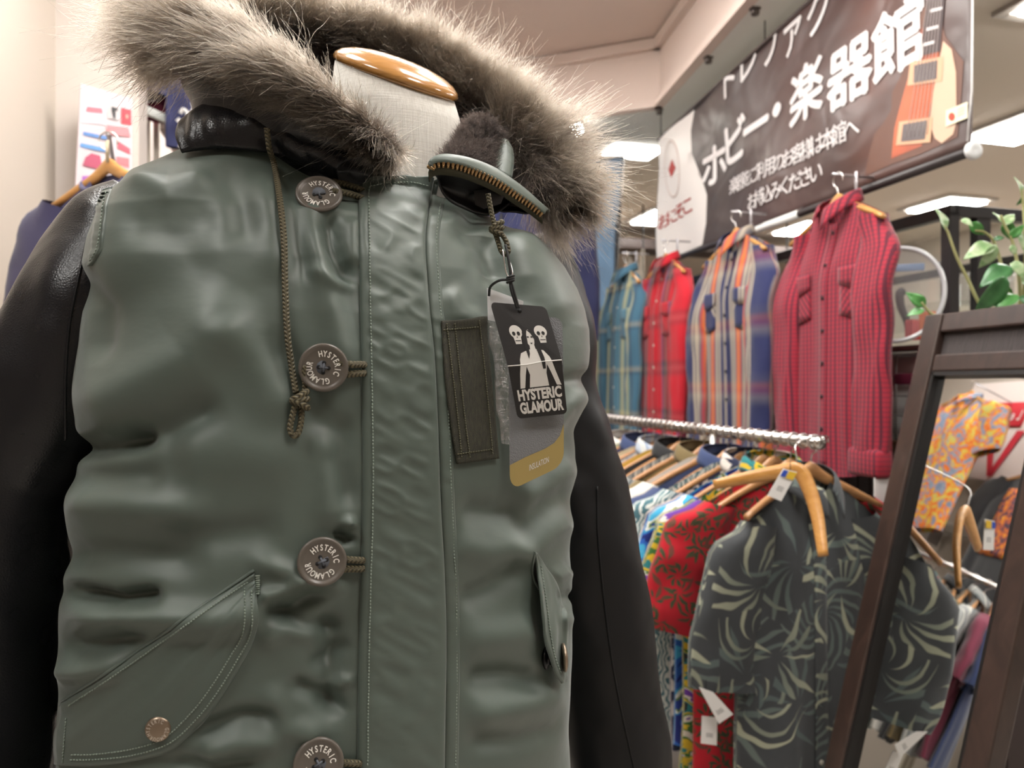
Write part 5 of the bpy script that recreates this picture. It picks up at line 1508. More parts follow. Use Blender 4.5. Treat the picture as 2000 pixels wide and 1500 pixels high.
# bare tilted hanger with a price ticket
A0, AL, AR = W(1556, 922, 1.54), W(1394, 947, 1.60), W(1608, 1086, 1.46)
bh = thing('hanger', 'bare tilted wooden hanger with a price ticket in front of the palm shirt', 'hanger', A0)
P = spline([AL, AL * 0.55 + A0 * 0.45 + Z_ * 0.004, A0 * 0.86 + AL * 0.14 + Z_ * 0.006, A0 + Z_ * 0.004, A0 * 0.86 + AR * 0.14 + np.array([0.012, 0, 0.004]), A0 * 0.5 + AR * 0.5 + np.array([0.014, 0, 0.0]), AR], 50)
q_ = np.abs(np.linspace(-1, 1, 50))
b = MB(); b.tube(P, 0.0165 - 0.006 * q_ ** 2, 12, True, 0.55, np.array([0, -1.0, 0.0])); b.build('bar', M_HANGO, bh)
b = MB(); b.tube(spline([A0 + Z_ * 0.01, A0 + Z_ * 0.03, A0 + np.array([0.01, 0.02, 0.06]), rail_pt(-0.02, 0.017), rail_pt(-0.005, 0.0) + R_ * 0.02], 24), 0.0018, 7); b.build('hook', M_CHROME, bh)
k = NT('printed_ticket')
u_, v_, _ = k.xyz(k.uv())
bars = k.math('MULTIPLY', k.math('GREATER_THAN', k.math('FRACT', k.math('MULTIPLY', u_, 17.0)), 0.5), k.math('MULTIPLY', k.math('GREATER_THAN', v_, 0.25), k.math('LESS_THAN', v_, 0.42)))
bars = k.math('MULTIPLY', bars, k.math('MULTIPLY', k.math('GREATER_THAN', u_, 0.3), k.math('LESS_THAN', u_, 0.75)))
k.base(k.mix(bars, (0.80, 0.77, 0.74), (0.25, 0.24, 0.23))); k.props(rough=0.5); M_TICK = k.m
M_BLUEP = plain('blue_print', (0.03, 0.08, 0.45), 0.5); M_YELP = plain('yellow_print', (0.75, 0.48, 0.04), 0.5)
def ticket(name, label, corners, d, parent=None, marks=False):
    """corners px: TL, TR, BR, BL"""
    P = [W(x, y, d) for x, y in corners]; g = np.array([[P[0], P[1]], [P[3], P[2]]])
    o = thing(name, label, 'price tag', P[3])
    b = MB(); b.sheet(g, 0.0012, None, np.array([[(0, 1), (1, 1)], [(0, 0), (1, 0)]], float)); b.build('card', M_TICK, o, smooth_=False)
    if marks:
        f = lambda u, v: (P[0] * (1 - u) + P[1] * u) * (1 - v) + (P[3] * (1 - u) + P[2] * u) * v + np.array([0, -0.0025, 0])
        for u0, u1, v0, v1, m in ((.05, .38, .04, .26, M_BLUEP), (.42, .98, .03, .28, M_YELP)):
            b = MB(); b.add([f(u0, v1), f(u1, v1), f(u1, v0), f(u0, v0)], [(0, 1, 2, 3)]); b.build('colour_block', m, o, smooth_=False)
    b = MB(); b.tube([(P[0] + P[1]) / 2, (P[0] + P[1]) / 2 + Z_ * 0.02], 0.0008, 5); b.build('loop', M_STR, o)
    return o
ticket('price_tag', 'white price ticket with blue and yellow corner on the bare hanger', [(1530, 915), (1557, 922), (1526, 979), (1499, 968)], 1.50, marks=True)
ticket('price_tag', 'white price ticket stuck out below the palm shirt sleeve', [(1365, 1342), (1393, 1352), (1432, 1395), (1404, 1414)], 1.56)
ticket('price_tag', 'white price ticket hanging straight down under the tilted ticket', [(1371, 1398), (1401, 1402), (1400, 1456), (1369, 1452)], 1.58)

# ================================================================ SHIRTS DISPLAYED FACE-ON ABOVE THE RAIL
k = NT('red_check')
u, v, _ = k.xyz(k.uv())
ch1 = k.math('GREATER_THAN', frac(k, u, 66), 0.60); ch2 = k.math('GREATER_THAN', frac(k, v, 80), 0.62)
cc = k.mix(k.math('MULTIPLY', ch1, 0.78), (0.36, 0.022, 0.042), (0.035, 0.010, 0.020)); cc = k.mix(k.math('MULTIPLY', ch2, 0.42), cc, (0.07, 0.02, 0.04))
M_REDC = finish_cloth(k, cc)
NV, TN, OR_, RD, GY = (0.020, 0.025, 0.090), (0.47, 0.39, 0.29), (0.62, 0.16, 0.035), (0.42, 0.045, 0.05), (0.13, 0.12, 0.13)
M_NAVP = plaid('navy_orange_plaid', [(0.0, NV), (0.22, NV), (0.24, TN), (0.30, GY), (0.34, TN), (0.40, GY), (0.44, RD), (0.48, OR_), (0.56, OR_), (0.60, RD), (0.64, GY), (0.70, TN), (0.75, GY), (0.80, TN), (0.84, NV)],
               [(0.0, NV), (0.25, NV), (0.30, GY), (0.40, TN), (0.5, RD), (0.58, OR_), (0.66, GY), (0.8, NV)], 5.6, 4.6, 0.17)
RR_, DK = (0.50, 0.012, 0.025), (0.045, 0.022, 0.03)
M_REDP = plaid('red_plaid', [(0.0, RR_), (0.36, RR_), (0.42, DK), (0.50, (0.20, 0.13, 0.12)), (0.58, DK), (0.66, (0.12, 0.10, 0.20)), (0.72, RR_)], [(0.0, RR_), (0.45, RR_), (0.55, DK), (0.65, (0.3, 0.1, 0.1)), (0.75, DK), (0.85, RR_)], 5.5, 5.0, 0.35)
BL_, GRN, CRM, DBK = (0.055, 0.14, 0.21), (0.38, 0.42, 0.19), (0.50, 0.40, 0.24), (0.03, 0.05, 0.09)
M_BLUP = plaid('blue_plaid', [(0.0, BL_), (0.30, BL_), (0.35, DBK), (0.42, BL_), (0.50, GRN), (0.58, CRM), (0.66, GRN), (0.72, BL_), (0.85, (0.10, 0.26, 0.36))], [(0.0, BL_), (0.45, BL_), (0.52, DBK), (0.60, CRM), (0.7, BL_)], 5.0, 5.0, 0.35)
ROWS = [(1637, 384, 2.13, M_REDC, 'red and black mini check long-sleeved shirt, nearest of the display row', -3, 0.195, 0.77, M_BTND),
        (1438, 449, 2.61, M_NAVP, 'navy, orange and beige plaid shirt with slanted pockets in the display row', -2, 0.215, 0.80, M_BTND),
        (1300, 498, 3.20, M_REDP, 'red and charcoal plaid flannel shirt in the display row', -2, 0.21, 0.78, M_BTNP),
        (1222, 520, 3.56, M_BLUP, 'blue, green and cream plaid shirt at the far end of the display row', -3, 0.21, 0.78, M_BTNP)]
M_PRONG = plain('steel_prong', (0.50, 0.48, 0.50), 0.3, metal=0.9)
for i, (px, py, d, m, lab, yw, hw, ln, bt) in enumerate(ROWS):
    c = W(px, py, d) - Z_ * 0.02
    a = math.radians(yw)
    fy = nrm(-R_ * math.cos(a) - U * math.sin(a)); wx = np.cross(fy, Z_)
    ms, vb = garment_meshes('row%d' % i, m, hw, ln, 1.0, 0.075, 0.045, 0.66, (0.145, 0.11), 0.004, True, 0.9, 20 + i * 7, 84, 48, fwd=0.040)
    add_front(ms, vb, m, ln, True, 7, bt)
    o = place_garment('shirt', lab, 'shirt', ms, c, wx, fy, 'long-sleeved shirts displayed face-on')
    cu = []
    for s in (-1, 1):
        q = MB(); q.bbox((s * (hw * 0.90 + 0.006), 0.040, -0.075 - 0.012 - 0.635), (0.118, 0.052, 0.075), None, 0.012); q.planar(); cu.append(q.mesh('cuff', m))
    for me in cu: inst('cuff', me, o, frame_mat((0, 0, 0), wx, fy, Z_))
    place_hanger('wooden hanger inside the ' + lab.split(',')[0] + (' at the far end' if i == 3 else ''), c, wx, fy, 'wooden hangers of the display row', HBARO, 0 if i != 1 else 20)
    # steel prong reaching out from the panel behind
    tp = c + Z_ * (HTOP - 0.006); pr = thing('display_prong', 'steel prong holding the ' + lab.split(',')[0] + (' at the far end' if i == 3 else ''), 'hook', tp, 'steel prongs of the display row')
    b = MB(); b.tube([tp - R_ * 0.02, tp + R_ * 0.12], 0.004, 8); b.build('arm', M_PRONG, pr)
    b = MB(); b.bbox(tp + R_ * 0.045 - Z_ * 0.035 + U * -0.02, (0.006, 0.010, 0.085), (R_, U, Z_), 0.002); b.build('ticket_holder', M_PRONG, pr)

# ================================================================ THE HANGING BANNER
BNL, BNR = np.array([0.71, 3.60, CH]), np.array([1.135, 1.835, CH])
BZT, BZB = 1.250, 0.583
bu = BNR - BNL; bn = nrm(np.cross(nrm(bu), Z_)); bn = bn if bn[1] < 0 else -bn
def banner_pt(u, v, lift=0.0):
    wv = 0.014 * math.sin(u * 9 + v * 2.2) * (1 - v) * v * 4 * (1 - 0.5 * u) + 0.008 * math.sin(u * 23 - v * 5) * (1 - u)
    zt = 1.185 + 0.125 * u
    return BNL + bu * u + Z_ * (zt + (BZB - zt) * v) + bn * (wv + lift)
def banner_uv(px, py):
    o = np.array([0, 0, CH]); d = W(px, py, 1.0) - o
    t = np.dot(BNL - o, bn) / np.dot(d, bn); p = o + d * t
    u = float(np.dot(p - BNL, bu) / np.dot(bu, bu)); zt = 1.185 + 0.125 * u
    return u, float((zt - (p[2] - CH)) / (zt - BZB))
BAN = thing('banner', 'dark printed shop banner with Japanese lettering and a guitar hanging from the ceiling', 'banner', banner_pt(0.5, 1.0))
k = NT('banner_print')
u_, v_, _ = k.xyz(k.uv())
nzb = k.noise(k.scale(k.uv(), (1.5, 3, 1)), 2.2, 2)
base_ = k.ramp(u_, [(0.0, (0.055, 0.05, 0.052)), (0.35, (0.048, 0.038, 0.038)), (0.6, (0.10, 0.048, 0.042)), (0.72, (0.075, 0.035, 0.03)), (0.8, (0.12, 0.035, 0.02)), (1.0, (0.085, 0.05, 0.045))])
k.base(k.mix(nzb.outputs[0], base_, (0.075, 0.055, 0.052))); k.props(rough=0.34, spec=0.7)
bw = k.noise(k.scale(k.uv(), (3, 1.2, 1)), 3.0, 2, 0.4, 0.5); k.bump(bw.outputs[0], 0.35, 0.05)
M_BAN = k.m
nu_, nv_ = 90, 30
g = np.array([[banner_pt(u, v) for u in np.linspace(0, 1, nu_)] for v in np.linspace(0, 1, nv_)])
ub, vb_ = np.meshgrid(np.linspace(0, 1, nu_), np.linspace(0, 1, nv_))
b = MB(); b.sheet(g, 0.0012, None, np.stack([ub, vb_], -1)); b.build('sheet', M_BAN, BAN)
M_BWHITE = plain('banner_white', (0.74, 0.69, 0.66), 0.4); M_BTEXT = plain('banner_lettering', (0.76, 0.71, 0.70), 0.5)
M_BREDL = plain('banner_red', (0.42, 0.06, 0.05), 0.5); M_BCREAM = plain('banner_cream', (0.60, 0.40, 0.28), 0.45)
def bflat(b, poly, lift, cuts=8):
    """printed shape on the banner: outline (u, v), kept inside the sheet and cut so that it follows the waves"""
    bm = bmesh.new(); bm.faces.new([bm.verts.new((x, y, 0)) for x, y in poly])
    allg = lambda: list(bm.verts) + list(bm.edges) + list(bm.faces)
    us = [p[0] for p in poly]; vs = [p[1] for p in poly]
    for lo, hi, no in ((0.003, None, (0, -1, 0)),):
        bmesh.ops.bisect_plane(bm, geom=allg(), plane_co=(0, 0.004, 0), plane_no=(0, -1, 0), clear_outer=True)
    for x in np.arange(math.floor(min(us) * 40) / 40, max(us), 0.025):
        bmesh.ops.bisect_plane(bm, geom=allg(), plane_co=(x, 0, 0), plane_no=(1, 0, 0))
    for y in np.arange(0.1, 1.0, 0.1):
        if min(vs) < y < max(vs): bmesh.ops.bisect_plane(bm, geom=allg(), plane_co=(0, y, 0), plane_no=(0, 1, 0))
    if bm.faces:
        bmesh.ops.triangulate(bm, faces=list(bm.faces)); bm.verts.index_update()
        b.add([banner_pt(v.co.x, v.co.y, lift) for v in bm.verts], [tuple(v.index for v in f.verts) for f in bm.faces])
    bm.free()
def btext(b, s, x0, y0, x1, y1, cw, ch_, bold, lift=0.0030):
    """glyphs of s set along the line (x0,y0)-(x1,y1) given in photo pixels of the first and last character centres, or at the list x0 of centres"""
    if not isinstance(x0, list): a0, a1 = np.array(banner_uv(x0, y0)), np.array(banner_uv(x1, y1))
    for i, chx in enumerate(s):
      c = np.array(banner_uv(*x0[i])) if isinstance(x0, list) else a0 + (a1 - a0) * i / (len(s) - 1)
      V, Fc = glyph(chx, 0.0)
      if not len(V): continue
      for di, (ox, oy) in enumerate(((0, 0), (bold, 0), (-bold, 0), (0, bold), (0, -bold))):      # strokes thickened by small shifts
        Q = (V - np.array([0.5 + ox, 0.37 + oy])) * np.array([cw, -ch_]) + c
        bm = bmesh.new(); vs = [bm.verts.new((x, y, 0)) for x, y in Q]
        for f in Fc:
            try: bm.faces.new([vs[j] for j in f])
            except ValueError: pass
        bmesh.ops.bisect_plane(bm, geom=list(bm.verts) + list(bm.edges) + list(bm.faces), plane_co=(0, 0.006, 0), plane_no=(0, -1, 0), clear_outer=True)
        bm.verts.index_update()
        if bm.faces: b.add([banner_pt(v.co.x, v.co.y, lift + di * 0.0003) for v in bm.verts], [tuple(v.index for v in f.verts) for f in bm.faces])
        bm.free()
b = MB(); bflat(b, [(0.004, 0.01), (0.20, 0.01), (0.19, 0.15), (0.20, 0.32), (0.235, 0.5), (0.262, 0.66), (0.262, 0.85), (0.248, 0.985), (0.004, 0.985)], 0.0016); b.build('white_panel', M_BWHITE, BAN)
b = MB(); btext(b, 'ホビー・楽器館', [(1392, 322), (1431, 278), (1474, 246), (1515, 215), (1577, 180), (1664, 142), (1757, 76)], 0, 0, 0, 0.112, 0.285, 0.028); b.build('lettering', M_BTEXT, BAN, smooth_=False)
b = MB(); btext(b, 'トレファク', [(1424, 158), (1459, 122), (1503, 88), (1549, 62), (1602, 20)], 0, 0, 0, 0.082, 0.24, 0.012); b.build('lettering', M_BTEXT, BAN, smooth_=False)
b = MB(); btext(b, '楽器をご利用のお客様は本館へ', 1429, 361, 1668, 251, 0.0435, 0.105, 0.006); b.build('lettering', M_BTEXT, BAN, smooth_=False)
b = MB(); btext(b, 'お持込みください', 1469, 393, 1596, 337, 0.0435, 0.105, 0.006); b.build('lettering', M_BTEXT, BAN, smooth_=False)
b = MB(); btext(b, 'おにそこ', 1300, 432, 1346, 402, 0.070, 0.13, 0.004, 0.0035); b.build('red_script', M_BREDL, BAN, smooth_=False)
P = lambda *q: [banner_uv(x, y) for x, y in q]
b = MB(); bflat(b, P((1320, 312), (1328, 328), (1318, 348), (1312, 332)), 0.0035); b.build('red_emblem', M_BREDL, BAN, smooth_=False)
ring = [banner_uv(1318 + 16 * math.cos(t), 330 + 54 * math.sin(t) + 6 * math.cos(t)) for t in np.linspace(0, 2 * math.pi, 40)]
b = MB(); b.tube([banner_pt(u, v, 0.003) for u, v in ring], 0.006, 6, cap=False, flat=0.2); b.build('emblem_ring', plain('banner_pale_ring', (0.66, 0.56, 0.52), 0.5), BAN)
# guitar picture
k = NT('sunburst_print')
gx_, gy_, gz_ = k.xyz(k.obj()); ng = k.noise(k.obj(), 5, 2)
k.base(k.ramp(ng.outputs[0], [(0.3, (0.20, 0.035, 0.015)), (0.5, (0.46, 0.09, 0.03)), (0.7, (0.50, 0.13, 0.045))])); k.props(rough=0.35)
b = MB(); bflat(b, P((1803, 20), (1790, 60), (1778, 110), (1760, 150), (1744, 180), (1742, 215), (1728, 240), (1710, 262), (1700, 300), (1690, 345), (1740, 322), (1800, 300), (1870, 268), (1875, 200), (1880, 120), (1862, 95), (1846, 70), (1835, 30), (1830, -10)), 0.0016); b.build('guitar_edge', plain('guitar_dark_edge', (0.13, 0.055, 0.035), 0.4), BAN, smooth_=False)
b = MB(); bflat(b, P((1800, 60), (1790, 110), (1772, 160), (1758, 210), (1748, 250), (1742, 310), (1800, 285), (1816, 215), (1826, 160), (1836, 80), (1830, 20)), 0.0022); b.build('guitar_body', k.m, BAN, smooth_=False)
b = MB(); bflat(b, P((1842, 80), (1858, 96), (1866, 140), (1868, 240), (1862, 262), (1840, 280), (1826, 270), (1815, 240), (1822, 180), (1832, 130)), 0.0030); b.build('pickguard', M_BCREAM, BAN, smooth_=False)
b = MB(); bflat(b, P((1815, -10), (1800, 110), (1836, 100), (1848, -20)), 0.0036); b.build('guitar_neck', plain('guitar_neck_print', (0.07, 0.045, 0.045), 0.45), BAN, smooth_=False)
for (q0, q1) in ((((1780, 122), (1842, 110), (1840, 158), (1774, 168)), ((1788, 128), (1832, 118), (1830, 154), (1786, 162))), (((1758, 238), (1822, 228), (1818, 278), (1752, 284)), ((1766, 243), (1812, 235), (1808, 272), (1762, 277)))):
    b = MB(); bflat(b, P(*q0), 0.0044); b.build('pickup_ring', plain('pickup_cream', (0.62, 0.36, 0.22), 0.45), BAN, smooth_=False)
    b = MB(); bflat(b, P(*q1), 0.0052); b.build('pickup', plain('pickup_dark', (0.085, 0.06, 0.06), 0.3), BAN, smooth_=False)
M_STRING = plain('string_print', (0.45, 0.38, 0.35), 0.4)
b = MB()
for i in range(6):
    a0 = banner_uv(1818 + i * 5, -10); a1 = banner_uv(1772 + i * 8, 270 - i * 1.5)
    b.tube([banner_pt(a0[0] + (a1[0] - a0[0]) * f, a0[1] + (a1[1] - a0[1]) * f, 0.0056) for f in np.linspace(0, 1, 14)], 0.0008, 5)
b.build('guitar_strings', M_STRING, BAN)
for (x, y) in ((1832, 16), (1824, 52), (1817, 82)):
    b = MB(); bflat(b, P((x - 11, y + 3), (x + 11, y - 3), (x + 10, y + 3), (x - 12, y + 9)), 0.0050); b.build('fret_inlay', M_BTEXT, BAN, smooth_=False)
b = MB(); bflat(b, P((1849, 216), (1891, 199), (1892, 230), (1849, 248)), 0.006); b.build('sticker', plain('sticker_cream', (0.78, 0.72, 0.52), 0.5), BAN, smooth_=False)
b = MB(); bflat(b, [banner_uv(1861 + 6.5 * math.cos(t), 228 + 8 * math.sin(t)) for t in np.linspace(0, 2 * math.pi, 18, endpoint=False)], 0.007); b.build('sticker_mark', plain('sticker_red', (0.62, 0.06, 0.03), 0.5), BAN, smooth_=False)
b = MB()
for i in range(3): bflat(b, P((1872, 214 + i * 6), (1886, 208 + i * 6), (1886, 210 + i * 6), (1872, 216 + i * 6)), 0.007)
b.build('sticker_print', plain('sticker_grey', (0.4, 0.36, 0.28), 0.5), BAN, smooth_=False)
# pipe sewn into the lower hem, with white end caps; strings to the ceiling
pA, pB = banner_pt(0.0, 1.0) - Z_ * 0.008, banner_pt(1.0, 1.0) - Z_ * 0.008
b = MB(); b.tube([pA, pB], 0.013, 12); b.build('hem_pipe', plain('dark_hem', (0.03, 0.022, 0.022), 0.4), BAN)
b = MB(); b.tube([banner_pt(0.345, 1.0) - Z_ * 0.009 + bn * 0.002, banner_pt(0.62, 1.0) - Z_ * 0.009 + bn * 0.002], 0.0145, 12); b.build('pipe_glint', plain('white_pipe_glint', (0.85, 0.85, 0.82), 0.25), BAN)  # white length painted in for the light reflected along the hem pipe
b = MB(); b.lathe([(0.001, 0), (0.022, 0.0), (0.023, 0.006), (0.022, 0.012), (0.010, 0.014), (0.001, 0.011)], pB, nrm(pB - pA), 24); b.build('pipe_cap', plain('white_cap', (0.8, 0.8, 0.8), 0.4), BAN)
b = MB(); b.tube([banner_pt(0.0, 0.0), banner_pt(1.0, 0.0)], 0.008, 10); b.build('top_pipe', M_DARKW, BAN)
for u in (0.02, 0.5, 0.98):
    b = MB(); b.tube([banner_pt(u, 0.0), np.array([*banner_pt(u, 0)[:2], ZC - 0.02])], 0.0025, 6); b.build('cord', M_STR, BAN)
b = MB(); b.tube([W(1900, -40, 1.83), W(1898, 180, 1.83), W(1889, 275, 1.83)], 0.0022, 6); b.build('side_cord', plain('white_cord', (0.75, 0.73, 0.72), 0.6), BAN)
# small dark clips along the edge of the ceiling recess
for i, (x, y) in enumerate(((1288, 206), (1384, 103), (1475, 6))):
    d = (ZC - CH) * F / (750 - y); p = W(x, y, d) - Z_ * 0.012
    b = MB(); b.bbox(p, (0.035, 0.035, 0.03), (R_, U, Z_), 0.008); b.lathe([(0.014, -0.03), (0.016, -0.02), (0.012, -0.01)], p, n=12)
    tag(b.build('ceiling_clip', plain('clip_metal', (0.12, 0.10, 0.09), 0.4, metal=0.7)), ('dark ceiling clip at the inner corner of the recess', 'dark ceiling clip halfway along the recess edge', 'dark ceiling clip at the top edge of the picture')[i], 'clip', 'ceiling clips')

# ================================================================ DISPLAY PANEL BEHIND THE SHIRTS
M_DWOOD = wood('dark_walnut', (0.022, 0.012, 0.009), (0.045, 0.024, 0.018), 0.38, 12, (2, 2, 1))
M_PANW = plain('white_back_panel', (0.66, 0.66, 0.62), 0.45)
M_GRID = plain('white_grid_wire', (0.30, 0.29, 0.28), 0.35, metal=0.5)
PA = 1.615; pb0, pb1 = 0.95, 3.9
pan = thing('grid_wall_unit', 'white wire grid panel on a dark slatted base behind the plaid shirts', 'wall unit', AB(PA, (pb0 + pb1) / 2, 0))
b = MB(); b.bbox(AB(PA + 0.03, (pb0 + pb1) / 2, CH - 0.035), (0.012, pb1 - pb0, 0.25), (R_, U, Z_), 0.003); b.build('back_board', M_PANW, pan)
for i in range(5):
    b = MB(); b.tube([AB(PA, pb0, CH - 0.145 + i * 0.056), AB(PA, pb1, CH - 0.145 + i * 0.056)], 0.0028, 6); b.build('wire', M_GRID, pan)
wv_ = MB(); wv_.tube([(0, 0, -0.125), (0, 0, 0.115)], 0.0028, 6); WVM = wv_.mesh('wire', M_GRID)
for i in range(int((pb1 - pb0) / 0.075)):
    inst('wire', WVM, pan, frame_mat(AB(PA - 0.005, pb0 + 0.04 + i * 0.075, CH - 0.035) - wloc(pan), R_, U, Z_))
b = MB(); b.bbox(AB(PA - 0.01, (pb0 + pb1) / 2, CH + 0.098), (0.06, pb1 - pb0, 0.016), (R_, U, Z_), 0.003); b.build('top_rail', M_DWOOD, pan)
b = MB(); b.bbox(AB(PA - 0.02, (pb0 + pb1) / 2, CH - 0.19), (0.05, pb1 - pb0, 0.062), (R_, U, Z_), 0.004); b.build('cross_rail', wood('brown_rail', (0.045, 0.022, 0.010), (0.085, 0.045, 0.020), 0.4, 12, (1, 1, 4)), pan)
sl_ = MB(); sl_.bbox((0, 0, 0), (0.018, 0.046, 1.10), None, 0.003); SLM = sl_.mesh('slat', plain('slat_brown', (0.085, 0.062, 0.058), 0.55, bump=(40, 0.2, 0.003)), smooth_=False)
for i in range(int((pb1 - pb0) / 0.05)):
    inst('slat', SLM, pan, frame_mat(AB(PA + 0.01, pb0 + 0.025 + i * 0.05, CH - 0.785) - wloc(pan), R_, U, Z_))
b = MB(); b.bbox(AB(PA + 0.035, 1.78, CH + 0.022), (0.004, 0.16, 0.030), (R_, U, Z_), 0.001); 
b = MB(); b.bbox(W(1764, 740, 1.985), (0.06, 0.004, 0.030), (nrm(np.array([0.3, -0.95, 0])), nrm(np.array([0.95, 0.3, 0])), Z_), 0.001)
tag(b.build('label_strip', plain('wine_strip', (0.10, 0.012, 0.03), 0.5)), 'small wine red strip hung on the white grid beside the red shirt sleeve', 'label strip')
b = MB(); b.bbox(W(1722, 975, 1.90), (0.046, 0.003, 0.125), (nrm(np.array([0.95, 0.25, 0])), nrm(np.array([-0.25, 0.95, 0])), Z_), 0.001)
wt = thing('blank_tag', 'blank white hanging card beside the mirror post', 'tag', W(1722, 1008, 1.90)); b.build('card', plain('white_card', (0.70, 0.68, 0.66), 0.6), wt)
b = MB(); b.tube([W(1722, 935, 1.90), W(1722, 915, 1.92)], 0.001, 5); b.bbox(W(1722, 902, 1.92), (0.028, 0.02, 0.03), None, 0.005); b.build('clip', M_HOLE, wt)

# ================================================================ GLASS SHOWCASE
M_GLASS = NT('showcase_glass'); M_GLASS.t.nodes.remove(M_GLASS.b)
_tr = M_GLASS.n('ShaderNodeBsdfTransparent'); _tr.inputs[0].default_value = (0.93, 0.95, 0.94, 1); _gl = M_GLASS.n('ShaderNodeBsdfGlossy'); _gl.inputs['Roughness'].default_value = 0.03
_mx = M_GLASS.n('ShaderNodeMixShader'); _mx.inputs[0].default_value = 0.055
M_GLASS.t.links.new(_tr.outputs[0], _mx.inputs[1]); M_GLASS.t.links.new(_gl.outputs[0], _mx.inputs[2]); M_GLASS.t.links.new(_mx.outputs[0], M_GLASS.out.inputs[0]); M_GLASS = M_GLASS.m
M_FRAME = plain('black_frame', (0.028, 0.026, 0.027), 0.35)
sa0, sa1, sb0, sb1, szb, szt = 1.80, 2.75, 1.74, 4.6, CH + 0.06, CH + 0.50
sc = thing('showcase', 'glass showcase with black frame behind the shirts and the plant', 'showcase', AB((sa0 + sa1) / 2, (sb0 + sb1) / 2, 0))
t_ = 0.035
b = MB(); b.box(AB((sa0 + sa1) / 2, (sb0 + sb1) / 2, szb / 2), (sa1 - sa0, sb1 - sb0, szb - 0.004), (R_, U, Z_)); b.build('cabinet', plain('showcase_base', (0.34, 0.31, 0.28), 0.5), sc, smooth_=False)
for a in (sa0, sa1):
    for bb_ in (sb0, (sb0 + sb1) / 2, sb1):
        q = MB(); q.bbox(AB(a, bb_, (szb + szt) / 2), (t_, t_, szt - szb), (R_, U, Z_), 0.003); q.build('post', M_FRAME, sc, smooth_=False)
q = MB(); q.bbox(AB(sa0 + 0.11, sb0 + 0.0, (szb + szt) / 2), (0.05, t_ * 0.8, szt - szb), (R_, U, Z_), 0.003); q.build('post', M_FRAME, sc, smooth_=False)
for a in (sa0, sa1):
    q = MB(); q.bbox(AB(a, (sb0 + sb1) / 2, szt), (t_, sb1 - sb0 + t_, t_), (R_, U, Z_), 0.003); q.build('top_rail', M_FRAME, sc, smooth_=False)
for bb_ in (sb0, sb1):
    q = MB(); q.bbox(AB((sa0 + sa1) / 2, bb_, szt + 0.001), (sa1 - sa0, t_, t_), (R_, U, Z_), 0.003); q.build('top_rail', M_FRAME, sc, smooth_=False)
for (c, s_) in ((AB(sa0, (sb0 + sb1) / 2, (szb + szt) / 2), (0.005, sb1 - sb0, szt - szb)), (AB((sa0 + sa1) / 2, sb0, (szb + szt) / 2), (sa1 - sa0, 0.005, szt - szb)), (AB((sa0 + sa1) / 2, (sb0 + sb1) / 2, CH + 0.245), (sa1 - sa0 - 0.05, sb1 - sb0 - 0.05, 0.006))):
    q = MB(); q.box(c, s_, (R_, U, Z_)); q.build('glass_pane', M_GLASS, sc, smooth_=False)
q = MB(); q.bbox(AB(sa0 - 0.06, 2.3, CH + 0.112), (0.16, 1.3, 0.008), (R_, U, Z_), 0.002); q.build('glass_ledge', M_GLASS, sc, smooth_=False)
# things on the ledge and behind the glass
M_CLEAR = NT('clear_plastic'); M_CLEAR.t.nodes.remove(M_CLEAR.b)
_tr = M_CLEAR.n('ShaderNodeBsdfTransparent'); _df = M_CLEAR.n('ShaderNodeBsdfDiffuse'); _df.inputs[0].default_value = (0.75, 0.75, 0.78, 1); _gl = M_CLEAR.n('ShaderNodeBsdfGlossy'); _gl.inputs['Roughness'].default_value = 0.1
_m1 = M_CLEAR.n('ShaderNodeMixShader'); _m1.inputs[0].default_value = 0.10; M_CLEAR.t.links.new(_tr.outputs[0], _m1.inputs[1]); M_CLEAR.t.links.new(_df.outputs[0], _m1.inputs[2])
_m2 = M_CLEAR.n('ShaderNodeMixShader'); _m2.inputs[0].default_value = 0.10; M_CLEAR.t.links.new(_m1.outputs[0], _m2.inputs[1]); M_CLEAR.t.links.new(_gl.outputs[0], _m2.inputs[2]); M_CLEAR.t.links.new(_m2.outputs[0], M_CLEAR.out.inputs[0]); M_CLEAR = M_CLEAR.m
hc = W(1752, 575, 2.10)
hp = thing('hoop_frame', 'large round clear hoop standing behind the red shirt sleeve', 'hoop', W(1752, 668, 2.10))
hx_, hy_ = nrm(np.array([0.93, -0.36, 0.0])), nrm(np.array([0.12, 0.1, 1.0]))
ringp = [hc + hx_ * 0.118 * math.cos(t) + hy_ * 0.135 * math.sin(t) for t in np.linspace(0, 2 * math.pi, 60)]
b = MB(); b.tube(ringp, 0.0065, 8, cap=False); b.build('rim', plain('clear_rim', (0.55, 0.55, 0.56), 0.12, spec=0.9, coat=0.6), hp)
b = MB(); b.add([hc + hx_ * 0.114 * math.cos(t) + hy_ * 0.131 * math.sin(t) for t in np.linspace(0, 2 * math.pi, 40, endpoint=False)], [tuple(range(40))]); b.build('film', M_CLEAR, hp, smooth_=False)
b = MB(); b.bbox(hc + hx_ * 0.01 + hy_ * 0.078 - np.cross(hx_, hy_) * 0.004, (0.11, 0.022, 0.002), (hx_, hy_, np.cross(hx_, hy_)), 0.001); b.build('blue_stripe', plain('blue_stripe', (0.10, 0.17, 0.30), 0.4), hp)
o = thing('curved_handle', 'dark grey curved handle leaning inside the clear hoop', 'handle', W(1762, 665, 2.16))
b = MB(); b.tube(spline([W(1775, 662, 2.16), W(1772, 630, 2.16), W(1760, 600, 2.16), W(1757, 575, 2.16), W(1764, 568, 2.16)], 24), [0.009 + 0.004 * i / 23 for i in range(24)], 10); b.build('grip', plain('dark_grip', (0.06, 0.05, 0.055), 0.5), o)
